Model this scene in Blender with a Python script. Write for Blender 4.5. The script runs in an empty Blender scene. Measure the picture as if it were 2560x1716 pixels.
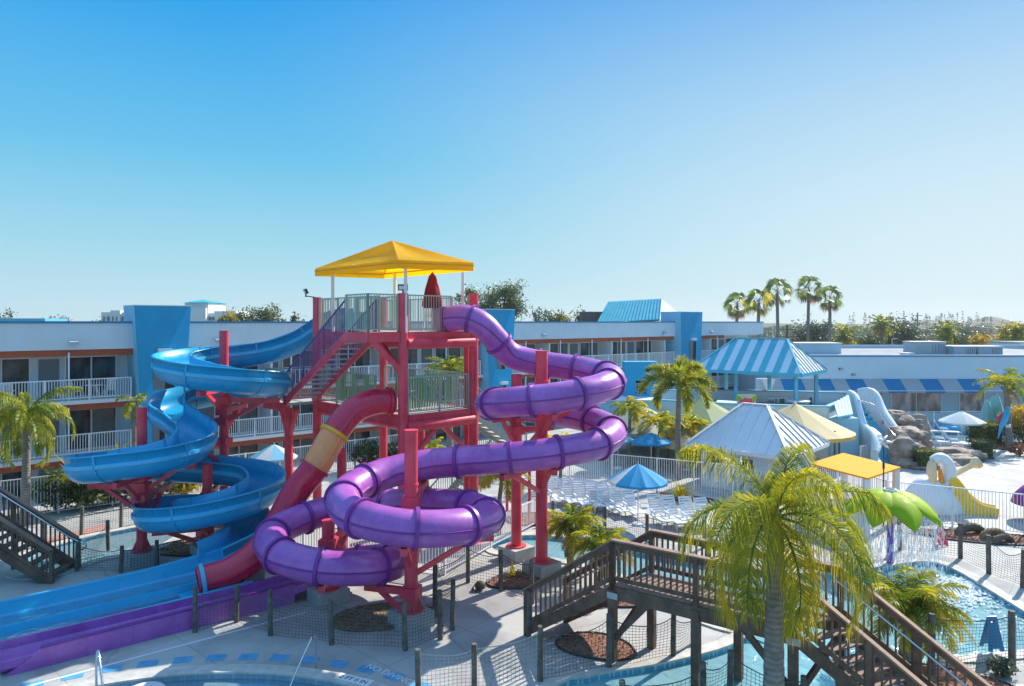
import bpy, math, random
from mathutils import Vector, Matrix, noise
V = Vector
rng = random.Random(7)
K, H, HOR = 1750.0, 9.0, 805.0
sc = bpy.context.scene
COL = sc.collection

def U(px, py, Y):
    return V(((px-1280)/K*Y, Y, H-(py-HOR)/K*Y))
def G(px, py, z=0.0):
    Y = (H-z)*K/(py-HOR)
    return V(((px-1280)/K*Y, Y, z))

# ------------------------------------------------------------------ materials
def _nodes(name):
    m = bpy.data.materials.new(name); m.use_nodes = True
    nt = m.node_tree
    return m, nt, nt.nodes, nt.links, nt.nodes['Principled BSDF']
def rgb(c): return (c[0], c[1], c[2], 1.0)
def pm(name, col, rough=0.5, var=0.12, scale=2.0, bump=0.0, bscale=20.0, metal=0.0, col2=None, spec=0.5, coat=0.0, streak=0.0):
    """painted or natural surface: large soft mottling plus fine grain, optional bump and vertical streaks"""
    m, nt, N, L, b = _nodes(name)
    tc = N.new('ShaderNodeTexCoord')
    n1 = N.new('ShaderNodeTexNoise'); n1.inputs['Scale'].default_value = scale; n1.inputs['Detail'].default_value = 6; n1.inputs['Roughness'].default_value = .65
    L.new(tc.outputs['Object'], n1.inputs['Vector'])
    mp = N.new('ShaderNodeMapRange'); mp.inputs[1].default_value = .3; mp.inputs[2].default_value = .7
    L.new(n1.outputs['Fac'], mp.inputs[0])
    mx = N.new('ShaderNodeMix'); mx.data_type = 'RGBA'
    lo = [max(0, c*(1-var)) for c in col]
    hi = list(col2) if col2 else [min(1, c*(1+var*.6)+.004) for c in col]
    mx.inputs[6].default_value = rgb(lo); mx.inputs[7].default_value = rgb(hi)
    L.new(mp.outputs[0], mx.inputs[0])
    out = mx.outputs[2]
    if streak:
        mpg = N.new('ShaderNodeMapping'); mpg.inputs['Scale'].default_value = (5, 5, .35)
        L.new(tc.outputs['Object'], mpg.inputs['Vector'])
        n2 = N.new('ShaderNodeTexNoise'); n2.inputs['Scale'].default_value = 1.6; n2.inputs['Detail'].default_value = 5
        L.new(mpg.outputs[0], n2.inputs['Vector'])
        m2 = N.new('ShaderNodeMapRange'); m2.inputs[1].default_value = .52; m2.inputs[2].default_value = .75
        m2.inputs[3].default_value = 0; m2.inputs[4].default_value = streak
        L.new(n2.outputs['Fac'], m2.inputs[0])
        mx2 = N.new('ShaderNodeMix'); mx2.data_type = 'RGBA'
        L.new(m2.outputs[0], mx2.inputs[0]); L.new(out, mx2.inputs[6])
        mx2.inputs[7].default_value = rgb([c*.45+.03 for c in col])
        out = mx2.outputs[2]
    L.new(out, b.inputs['Base Color'])
    rm = N.new('ShaderNodeMapRange'); rm.inputs[1].default_value = .3; rm.inputs[2].default_value = .7; rm.inputs[3].default_value = max(.05, rough-.09); rm.inputs[4].default_value = min(1, rough+.11)
    n3 = N.new('ShaderNodeTexNoise'); n3.inputs['Scale'].default_value = scale*3.1; n3.inputs['Detail'].default_value = 5; L.new(tc.outputs['Object'], n3.inputs['Vector']); L.new(n3.outputs['Fac'], rm.inputs[0]); L.new(rm.outputs[0], b.inputs['Roughness']); b.inputs['Metallic'].default_value = metal
    b.inputs['Specular IOR Level'].default_value = spec
    b.inputs['Coat Weight'].default_value = coat
    if coat: b.inputs['Coat Roughness'].default_value = .12
    if bump:
        nb = N.new('ShaderNodeTexNoise'); nb.inputs['Scale'].default_value = bscale; nb.inputs['Detail'].default_value = 4
        L.new(tc.outputs['Object'], nb.inputs['Vector'])
        bp = N.new('ShaderNodeBump'); bp.inputs['Strength'].default_value = bump; bp.inputs['Distance'].default_value = .03
        L.new(nb.outputs['Fac'], bp.inputs['Height']); L.new(bp.outputs[0], b.inputs['Normal'])
    return m
def leafmat(name, col, col2, trans=.45, scale=.8):
    m, nt, N, L, b = _nodes(name)
    N.remove(b)
    out = N['Material Output']
    tc = N.new('ShaderNodeTexCoord')
    n1 = N.new('ShaderNodeTexNoise'); n1.inputs['Scale'].default_value = scale; n1.inputs['Detail'].default_value = 5
    L.new(tc.outputs['Object'], n1.inputs['Vector'])
    mp = N.new('ShaderNodeMapRange'); mp.inputs[1].default_value = .36; mp.inputs[2].default_value = .66
    L.new(n1.outputs['Fac'], mp.inputs[0])
    mx = N.new('ShaderNodeMix'); mx.data_type = 'RGBA'; mx.inputs[6].default_value = rgb(col); mx.inputs[7].default_value = rgb(col2)
    L.new(mp.outputs[0], mx.inputs[0])
    d = N.new('ShaderNodeBsdfPrincipled'); d.inputs['Roughness'].default_value = .45
    L.new(mx.outputs[2], d.inputs['Base Color'])
    t = N.new('ShaderNodeBsdfTranslucent')
    hs = N.new('ShaderNodeHueSaturation'); hs.inputs['Value'].default_value = 1.7; hs.inputs['Hue'].default_value = .485
    L.new(mx.outputs[2], hs.inputs['Color']); L.new(hs.outputs[0], t.inputs['Color'])
    ms = N.new('ShaderNodeMixShader'); ms.inputs[0].default_value = trans
    L.new(d.outputs[0], ms.inputs[1]); L.new(t.outputs[0], ms.inputs[2]); L.new(ms.outputs[0], out.inputs['Surface'])
    return m
def clothmat(name, col, trans=.4):
    m, nt, N, L, b = _nodes(name)
    out = N['Material Output']
    tc = N.new('ShaderNodeTexCoord')
    n1 = N.new('ShaderNodeTexNoise'); n1.inputs['Scale'].default_value = 1.2; n1.inputs['Detail'].default_value = 6
    L.new(tc.outputs['Object'], n1.inputs['Vector'])
    mx = N.new('ShaderNodeMix'); mx.data_type = 'RGBA'; mx.inputs[6].default_value = rgb([c*.86 for c in col]); mx.inputs[7].default_value = rgb(col)
    L.new(n1.outputs['Fac'], mx.inputs[0]); L.new(mx.outputs[2], b.inputs['Base Color']); b.inputs['Roughness'].default_value = .75
    t = N.new('ShaderNodeBsdfTranslucent'); L.new(mx.outputs[2], t.inputs['Color'])
    ms = N.new('ShaderNodeMixShader'); ms.inputs[0].default_value = trans
    L.new(b.outputs[0], ms.inputs[1]); L.new(t.outputs[0], ms.inputs[2]); L.new(ms.outputs[0], out.inputs['Surface'])
    return m
def watermat(name, tint, ripple=3.0, strength=.35, gl=.09, body=.3):
    m, nt, N, L, b = _nodes(name)
    N.remove(b); out = N['Material Output']
    tc = N.new('ShaderNodeTexCoord')
    n1 = N.new('ShaderNodeTexNoise'); n1.inputs['Scale'].default_value = ripple; n1.inputs['Detail'].default_value = 5; n1.inputs['Distortion'].default_value = 1.2
    L.new(tc.outputs['Object'], n1.inputs['Vector'])
    bp = N.new('ShaderNodeBump'); bp.inputs['Strength'].default_value = strength; bp.inputs['Distance'].default_value = .12
    L.new(n1.outputs['Fac'], bp.inputs['Height'])
    tr = N.new('ShaderNodeBsdfTransparent'); tr.inputs['Color'].default_value = rgb(tint)
    di = N.new('ShaderNodeBsdfDiffuse'); di.inputs['Color'].default_value = rgb([c*.8 for c in tint]); L.new(bp.outputs[0], di.inputs['Normal'])
    m0 = N.new('ShaderNodeMixShader'); m0.inputs[0].default_value = body
    L.new(tr.outputs[0], m0.inputs[1]); L.new(di.outputs[0], m0.inputs[2])
    g = N.new('ShaderNodeBsdfGlossy'); g.inputs['Roughness'].default_value = gl; L.new(bp.outputs[0], g.inputs['Normal'])
    fr = N.new('ShaderNodeFresnel'); fr.inputs['IOR'].default_value = 1.33; L.new(bp.outputs[0], fr.inputs['Normal'])
    ms = N.new('ShaderNodeMixShader'); L.new(fr.outputs[0], ms.inputs[0]); L.new(m0.outputs[0], ms.inputs[1]); L.new(g.outputs[0], ms.inputs[2])
    L.new(ms.outputs[0], out.inputs['Surface'])
    return m
def stripemat(name, c1, c2, period, axis=0, rough=.5, duty=.5):
    """alternating painted stripes along one object axis"""
    m, nt, N, L, b = _nodes(name)
    tc = N.new('ShaderNodeTexCoord'); sp = N.new('ShaderNodeSeparateXYZ'); L.new(tc.outputs['Object'], sp.inputs[0])
    a = N.new('ShaderNodeMath'); a.operation = 'DIVIDE'; a.inputs[1].default_value = period; L.new(sp.outputs[axis], a.inputs[0])
    fr = N.new('ShaderNodeMath'); fr.operation = 'FLOORED_MODULO'; fr.inputs[1].default_value = 1.0; L.new(a.outputs[0], fr.inputs[0])
    gt = N.new('ShaderNodeMath'); gt.operation = 'GREATER_THAN'; gt.inputs[1].default_value = duty; L.new(fr.outputs[0], gt.inputs[0])
    n1 = N.new('ShaderNodeTexNoise'); n1.inputs['Scale'].default_value = 1.3; n1.inputs['Detail'].default_value = 5; L.new(tc.outputs['Object'], n1.inputs['Vector'])
    mx = N.new('ShaderNodeMix'); mx.data_type = 'RGBA'; mx.inputs[6].default_value = rgb(c1); mx.inputs[7].default_value = rgb(c2); L.new(gt.outputs[0], mx.inputs[0])
    m2 = N.new('ShaderNodeMix'); m2.data_type = 'RGBA'; m2.blend_type = 'MULTIPLY'; m2.inputs[0].default_value = .25
    L.new(mx.outputs[2], m2.inputs[6]); L.new(n1.outputs['Color'], m2.inputs[7]); L.new(m2.outputs[2], b.inputs['Base Color'])
    b.inputs['Roughness'].default_value = rough
    return m
def deckmat(name):
    m, nt, N, L, b = _nodes(name)
    tc = N.new('ShaderNodeTexCoord')
    n1 = N.new('ShaderNodeTexNoise'); n1.inputs['Scale'].default_value = .45; n1.inputs['Detail'].default_value = 8; n1.inputs['Roughness'].default_value = .62
    n2 = N.new('ShaderNodeTexNoise'); n2.inputs['Scale'].default_value = 5; n2.inputs['Detail'].default_value = 6
    mpg = N.new('ShaderNodeMapping'); mpg.inputs['Rotation'].default_value = (0, 0, .72); L.new(tc.outputs['Object'], mpg.inputs['Vector'])
    br = N.new('ShaderNodeTexBrick'); br.offset = 0; br.inputs['Scale'].default_value = 1; br.inputs['Brick Width'].default_value = 2.9; br.inputs['Row Height'].default_value = 2.9
    br.inputs['Mortar Size'].default_value = .018; br.inputs['Mortar Smooth'].default_value = .3
    L.new(mpg.outputs[0], br.inputs['Vector'])
    for n in (n1, n2): L.new(tc.outputs['Object'], n.inputs['Vector'])
    cr = N.new('ShaderNodeValToRGB'); e = cr.color_ramp.elements
    e[0].position = .3; e[0].color = (.29, .287, .28, 1); e[1].position = .56; e[1].color = (.47, .462, .44, 1)
    L.new(n1.outputs['Fac'], cr.inputs[0])
    mx = N.new('ShaderNodeMix'); mx.data_type = 'RGBA'; mx.blend_type = 'MULTIPLY'; mx.inputs[0].default_value = .22
    L.new(cr.outputs[0], mx.inputs[6]); L.new(n2.outputs['Color'], mx.inputs[7])
    m2 = N.new('ShaderNodeMix'); m2.data_type = 'RGBA'; m2.inputs[7].default_value = (.2, .2, .19, 1)
    ml = N.new('ShaderNodeMath'); ml.operation = 'MULTIPLY'; ml.inputs[1].default_value = .55; L.new(br.outputs['Fac'], ml.inputs[0])
    L.new(ml.outputs[0], m2.inputs[0]); L.new(mx.outputs[2], m2.inputs[6])
    n4 = N.new('ShaderNodeTexNoise'); n4.inputs['Scale'].default_value = .55; n4.inputs['Detail'].default_value = 7; n4.inputs['Roughness'].default_value = .7; n4.inputs['Distortion'].default_value = .8
    of = N.new('ShaderNodeMapping'); of.inputs['Location'].default_value = (17, 5, 3); L.new(tc.outputs['Object'], of.inputs['Vector']); L.new(of.outputs[0], n4.inputs['Vector'])
    w4 = N.new('ShaderNodeMapRange'); w4.inputs[1].default_value = .60; w4.inputs[2].default_value = .70; w4.inputs[4].default_value = .5; L.new(n4.outputs['Fac'], w4.inputs[0])
    m4 = N.new('ShaderNodeMix'); m4.data_type = 'RGBA'; m4.inputs[7].default_value = (.22, .215, .21, 1); L.new(w4.outputs[0], m4.inputs[0]); L.new(m2.outputs[2], m4.inputs[6])
    vo = N.new('ShaderNodeTexVoronoi'); vo.feature = 'DISTANCE_TO_EDGE'; vo.inputs['Scale'].default_value = .16; wn = N.new('ShaderNodeVectorMath'); wn.operation = 'ADD'; L.new(tc.outputs['Object'], wn.inputs[0]); L.new(n1.outputs['Color'], wn.inputs[1]); L.new(wn.outputs[0], vo.inputs['Vector'])
    vc = N.new('ShaderNodeMapRange'); vc.inputs[1].default_value = 0; vc.inputs[2].default_value = .006; vc.inputs[3].default_value = .6; vc.inputs[4].default_value = 0; L.new(vo.outputs['Distance'], vc.inputs[0])
    m5 = N.new('ShaderNodeMix'); m5.data_type = 'RGBA'; m5.inputs[7].default_value = (.16, .155, .15, 1); L.new(vc.outputs[0], m5.inputs[0]); L.new(m4.outputs[2], m5.inputs[6]); L.new(m5.outputs[2], b.inputs['Base Color'])
    rr = N.new('ShaderNodeMapRange'); rr.inputs[2].default_value = .5; rr.inputs[3].default_value = .78; rr.inputs[4].default_value = .35; L.new(w4.outputs[0], rr.inputs[0]); L.new(rr.outputs[0], b.inputs['Roughness'])
    bp = N.new('ShaderNodeBump'); bp.inputs['Strength'].default_value = .25; bp.inputs['Distance'].default_value = .02; L.new(n2.outputs['Fac'], bp.inputs['Height']); L.new(bp.outputs[0], b.inputs['Normal'])
    return m
def tilemat(name, c1, c2, mortar, sx, sy, rough=.25, rotz=0.0):
    m, nt, N, L, b = _nodes(name)
    tc = N.new('ShaderNodeTexCoord'); mpg = N.new('ShaderNodeMapping'); mpg.inputs['Rotation'].default_value = (0, 0, rotz); L.new(tc.outputs['Object'], mpg.inputs['Vector'])
    br = N.new('ShaderNodeTexBrick'); br.offset = 0; br.inputs['Scale'].default_value = 1; br.inputs['Brick Width'].default_value = sx; br.inputs['Row Height'].default_value = sy; br.inputs['Mortar Size'].default_value = .012
    br.inputs['Color1'].default_value = rgb(c1); br.inputs['Color2'].default_value = rgb(c2); br.inputs['Mortar'].default_value = rgb(mortar)
    L.new(mpg.outputs[0], br.inputs['Vector']); L.new(br.outputs['Color'], b.inputs['Base Color']); b.inputs['Roughness'].default_value = rough
    return m

def glassmat(name, col=(.02, .025, .03)):
    m, nt, N, L, b = _nodes(name)
    tc = N.new('ShaderNodeTexCoord')
    mpg = N.new('ShaderNodeMapping'); mpg.inputs['Scale'].default_value = (1.1, 1.1, .5)
    L.new(tc.outputs['Object'], mpg.inputs['Vector'])
    n1 = N.new('ShaderNodeTexNoise'); n1.inputs['Scale'].default_value = 1.4; n1.inputs['Detail'].default_value = 5; L.new(mpg.outputs[0], n1.inputs['Vector'])
    cr = N.new('ShaderNodeValToRGB'); e = cr.color_ramp.elements
    e[0].position = .42; e[0].color = rgb(col); e[1].position = .72; e[1].color = rgb([c*4+.03 for c in col])
    L.new(n1.outputs['Fac'], cr.inputs[0]); L.new(cr.outputs[0], b.inputs['Base Color'])
    b.inputs['Roughness'].default_value = .08; b.inputs['Specular IOR Level'].default_value = .6
    return m

M = {}
M['deck'] = deckmat('concrete_deck')
M['conc'] = pm('concrete', (.42, .42, .41), .8, .2, 1.5, .3, 30)
M['coping'] = pm('coping_stone', (.5, .48, .44), .7, .25, 3, .3, 12)
M['basin'] = tilemat('basin_plaster', (.47, .79, .82), (.40, .75, .80), (.36, .7, .75), .6, .6, .5)
M['bluebasin'] = tilemat('blue_basin', (.16, .50, .78), (.13, .46, .75), (.08, .34, .62), .5, .5, .4)
M['greytile'] = tilemat('grey_pool_tile', (.22, .36, .44), (.26, .38, .44), (.42, .45, .46), .25, .25, .3, .6)
M['tile'] = tilemat('pool_tile', (.10, .42, .55), (.07, .33, .50), (.5, .6, .6), .25, .25, .2, .6)
M['water'] = watermat('pool_water', (.72, .95, .97), 2.2, .5)
M['splashwater'] = watermat('splash_pool_water', (.50, .90, .96), 1.9, .6, .07, .45)
M['bluewater'] = watermat('blue_pool_water', (.55, .86, .98), 2.0, .35)
M['padblue'] = pm('blue_pad', (.09, .34, .55), .6, .3, 3)
M['mulch'] = pm('mulch', (.22, .085, .05), .9, .5, 9, 1.0, 40, col2=(.42, .2, .12))
M['brownmulch'] = pm('brown_mulch', (.16, .09, .045), .9, .5, 8, 1.0, 40, col2=(.36, .24, .13))
M['brick'] = tilemat('red_brick_paving', (.42, .14, .10), (.5, .2, .15), (.45, .38, .34), .22, .11, .8)
M['red'] = pm('red_paint', (.74, .03, .07), .38, .14, 1.2, col2=(.80, .09, .13), streak=.15)
M['redtube'] = pm('red_fibreglass', (.62, .01, .06), .27, .16, 1.0, coat=.3)
M['purple'] = pm('purple_fibreglass', (.36, .07, .41), .35, .18, .8, coat=.35, col2=(.49, .15, .53), streak=.38)
M['purpledark'] = pm('purple_flange', (.20, .03, .27), .4, .15, 2)
M['bluetube'] = pm('blue_fibreglass', (.008, .36, .64), .33, .12, .8, coat=.2, streak=.2)
M['bluerib'] = pm('light_blue_rib', (.05, .46, .74), .4, .12, 1)
M['yellowtube'] = pm('yellow_fibreglass', (1.0, .33, .12), .42, .10, 1.5, streak=.2)
M['yellowflange'] = pm('yellow_flange', (.85, .42, .01), .4, .15, 2)
M['canopy'] = clothmat('yellow_canvas', (1.0, .57, .0), .58)
M['white'] = pm('white_paint', (.72, .73, .73), .5, .06, 1.5)
M['whitemetal'] = pm('white_metal', (.78, .79, .80), .4, .05, 2)
M['plastic'] = pm('white_plastic', (.78, .79, .80), .35, .06, 2)
M['greenrail'] = pm('green_rail_paint', (.34, .44, .37), .45, .15, 2)
M['greenslat'] = pm('green_slats', (.13, .36, .13), .5, .2, 2)
M['purplerail'] = pm('violet_rail_paint', (.13, .08, .26), .45, .15, 2)
M['stucco'] = pm('motel_stucco', (.62, .69, .745), .85, .06, .8, .35, 60, streak=.06)
M['stucco2'] = pm('restaurant_stucco', (.55, .65, .72), .85, .05, .6, .3, 60)
M['capblue'] = pm('blue_trim', (.02, .20, .40), .5, .1, 1)
M['header'] = pm('terracotta_header', (.40, .085, .035), .7, .15, 1.4)
M['pylon'] = pm('pylon_blue', (.003, .30, .54), .7, .10, .6, .2, 60)
M['pylonlight'] = pm('pylon_wave_blue', (.01, .37, .66), .7, .10, .6, .2, 60)
M['pylonlitside'] = pm('pylon_lit_side_blue', (.22, .52, .72), .7, .08, .6)  # paler blue paints the light on the left side face into the colour
M['teal'] = pm('teal_metal_roof', (.03, .42, .54), .45, .15, 1.2)
M['tealpost'] = pm('aqua_paint', (.12, .46, .62), .5, .08, 1)
M['tealwall'] = pm('aqua_wall', (.30, .58, .70), .7, .08, 1)
M['glass'] = glassmat('dark_window_glass')
M['glassreflect'] = glassmat('restaurant_glass_reflection_tint', (.23, .155, .14))  # pinkish reflection of unseen surroundings painted into the glass colour
M['curtain'] = pm('curtain_cloth', (.20, .18, .16), .8, .3, 3)
M['doorgrey'] = pm('grey_door', (.16, .18, .2), .5, .1, 1)
M['dark'] = pm('dark_void', (.02, .02, .022), .8, .3, 2)
M['black'] = pm('black_plastic', (.02, .02, .022), .4, .2, 2)
M['steel'] = pm('stainless_steel', (.62, .64, .66), .2, .08, 3, metal=1.0)
M['wood'] = pm('dark_weathered_wood', (.115, .062, .04), .75, .4, 2.2, .5, 18, col2=(.21, .125, .085), streak=.3)
M['woodtop'] = pm('worn_rail_top', (.27, .165, .115), .7, .35, 2.5, .4, 18)
M['tread'] = pm('worn_wood_tread', (.26, .165, .125), .8, .3, 2.5, .4, 18)
M['post'] = pm('grey_timber_post', (.10, .085, .07), .85, .4, 5, .5, 18, col2=(.19, .165, .14))
M['rope'] = pm('net_cord', (.10, .095, .085), .8, .2, 5)
M['ropelight'] = pm('net_cord_pale', (.42, .41, .38), .8, .2, 5)
M['trunk'] = pm('palm_trunk', (.27, .235, .20), .9, .35, 4, .8, 14)
def ringed(m, k=.3):
    nt = m.node_tree; N, L = nt.nodes, nt.links; b = N['Principled BSDF']; tc = N.new('ShaderNodeTexCoord')
    wv = N.new('ShaderNodeTexWave'); wv.bands_direction = 'Z'; wv.inputs['Scale'].default_value = 2.6; wv.inputs['Distortion'].default_value = 3; wv.inputs['Detail'].default_value = 3; wv.inputs['Detail Scale'].default_value = 2; L.new(tc.outputs['Object'], wv.inputs['Vector'])
    src = b.inputs['Base Color'].links[0].from_socket; mx = N.new('ShaderNodeMix'); mx.data_type = 'RGBA'; mx.blend_type = 'MULTIPLY'; mx.inputs[0].default_value = k
    L.new(src, mx.inputs[6]); L.new(wv.outputs['Color'], mx.inputs[7]); L.new(mx.outputs[2], b.inputs['Base Color'])
ringed(M['trunk'])
M['bark'] = pm('tree_bark', (.12, .09, .065), .9, .35, 4, .8, 14)
M['shaft'] = pm('palm_crownshaft', (.20, .22, .07), .6, .3, 3)
M['frond'] = leafmat('palm_leaf', (.085, .15, .012), (.37, .37, .018), .5)
M['frondy'] = leafmat('palm_leaf_yellow', (.34, .33, .012), (.62, .43, .012), .5)
M['frondd'] = leafmat('palm_leaf_dark', (.055, .11, .015), (.17, .22, .025), .4)
M['deadleaf'] = leafmat('dead_palm_leaf', (.16, .10, .05), (.27, .18, .08), .3)
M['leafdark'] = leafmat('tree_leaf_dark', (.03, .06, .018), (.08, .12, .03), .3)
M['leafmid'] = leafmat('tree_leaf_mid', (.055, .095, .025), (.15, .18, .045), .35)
M['leafyellow'] = leafmat('tree_leaf_yellow', (.30, .22, .01), (.50, .36, .02), .4)
M['leafrust'] = leafmat('tree_leaf_rust', (.13, .06, .03), (.22, .11, .05), .3)
M['leafgrey'] = leafmat('tree_leaf_greygreen', (.06, .085, .06), (.12, .15, .10), .3)
M['hedge'] = leafmat('hedge_leaf', (.05, .075, .012), (.17, .19, .02), .3, 2)
M['rock'] = pm('sandstone_rock', (.33, .215, .16), .85, .45, 1.3, .9, 6, col2=(.56, .44, .36))
M['whiteroof'] = pm('white_metal_roof', (.70, .73, .77), .42, .06, .8)
M['seam'] = pm('roof_seam', (.40, .43, .47), .5, .1, 2)
M['beige'] = clothmat('beige_canvas', (.70, .55, .29), .2)
M['beigetrim'] = clothmat('ochre_canvas_trim', (.74, .46, .12), .25)
M['olive'] = clothmat('olive_canvas', (.33, .40, .19), .25)
M['sage'] = clothmat('sage_canvas', (.42, .47, .42), .25)
M['awningy'] = clothmat('orange_yellow_canvas', (.95, .50, .0), .35)
M['umb'] = clothmat('blue_umbrella_cloth', (.02, .36, .70), .35)
M['umbw'] = clothmat('white_umbrella_cloth', (.72, .78, .80), .35)
M['umbsky'] = clothmat('sky_blue_umbrella_cloth', (.22, .55, .74), .35)
M['umbteal'] = clothmat('pale_teal_cloth', (.35, .66, .68), .3)
M['umbred'] = clothmat('crimson_umbrella_cloth', (.32, .006, .04), .15)
M['leafgreen'] = pm('lime_green_fibreglass', (.29, .42, .0), .6, .15, 1.5, spec=.2)
M['violet'] = pm('violet_pole_paint', (.22, .08, .5), .4, .12, 2)
M['peli'] = pm('pelican_white', (.74, .76, .77), .4, .08, 2)
M['cream'] = pm('pelican_cream', (.78, .60, .34), .45, .12, 2)
M['yellow'] = pm('slide_yellow', (.80, .54, .02), .4, .12, 2)
M['orange'] = pm('slide_orange', (.85, .30, .02), .5, .12, 2)
M['signred'] = pm('sign_red_plastic', (.85, .02, .08), .4, .1, 2)
M['signblue'] = pm('sign_blue_plastic', (.0, .23, .46), .4, .1, 2)
M['pink'] = pm('pink_plastic', (.62, .22, .45), .5, .1, 2)
M['magenta'] = pm('plum_fibreglass', (.22, .01, .20), .4, .12, 2)
M['parrotred'] = pm('parrot_red', (.6, .03, .03), .5, .1, 4)
M['roofgrey'] = pm('flat_roof_grey', (.22, .25, .28), .85, .25, .4)
M['hvac'] = pm('rooftop_unit_metal', (.42, .46, .5), .5, .1, 1)
M['farwall'] = pm('far_white_wall', (.70, .72, .70), .8, .05, .3)
M['brownwall'] = pm('brown_shingle', (.16, .12, .10), .85, .2, 1)
M['ground'] = pm('far_ground', (.13, .135, .085), .95, .4, .02, col2=(.22, .20, .16))
M['asphalt'] = pm('asphalt', (.07, .07, .07), .9, .2, .5)
M['carpaint'] = pm('silver_car_paint', (.5, .52, .55), .25, .05, 1, metal=.5)
M['tyre'] = pm('tyre_rubber', (.02, .02, .02), .8, .2, 4)
M['foam'] = pm('white_foam', (.86, .88, .90), .5, .05, 5, .4, 20)
m_, nt_, N_, L_, b_ = _nodes('falling_water')
tr_ = N_.new('ShaderNodeBsdfTransparent'); gm_ = N_.new('ShaderNodeMixShader'); gm_.inputs[0].default_value = .72
b_.inputs['Base Color'].default_value = (.85, .88, .92, 1); b_.inputs['Roughness'].default_value = .15
L_.new(tr_.outputs[0], gm_.inputs[1]); L_.new(b_.outputs[0], gm_.inputs[2]); L_.new(gm_.outputs[0], N_['Material Output'].inputs['Surface'])
M['fall'] = m_
m_, nt_, N_, L_, b_ = _nodes('flood_lamp_lens')
b_.inputs['Base Color'].default_value = (.75, .78, .8, 1); b_.inputs['Roughness'].default_value = .2
M['lens'] = m_

ringed(M['rock'], .28)
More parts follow.
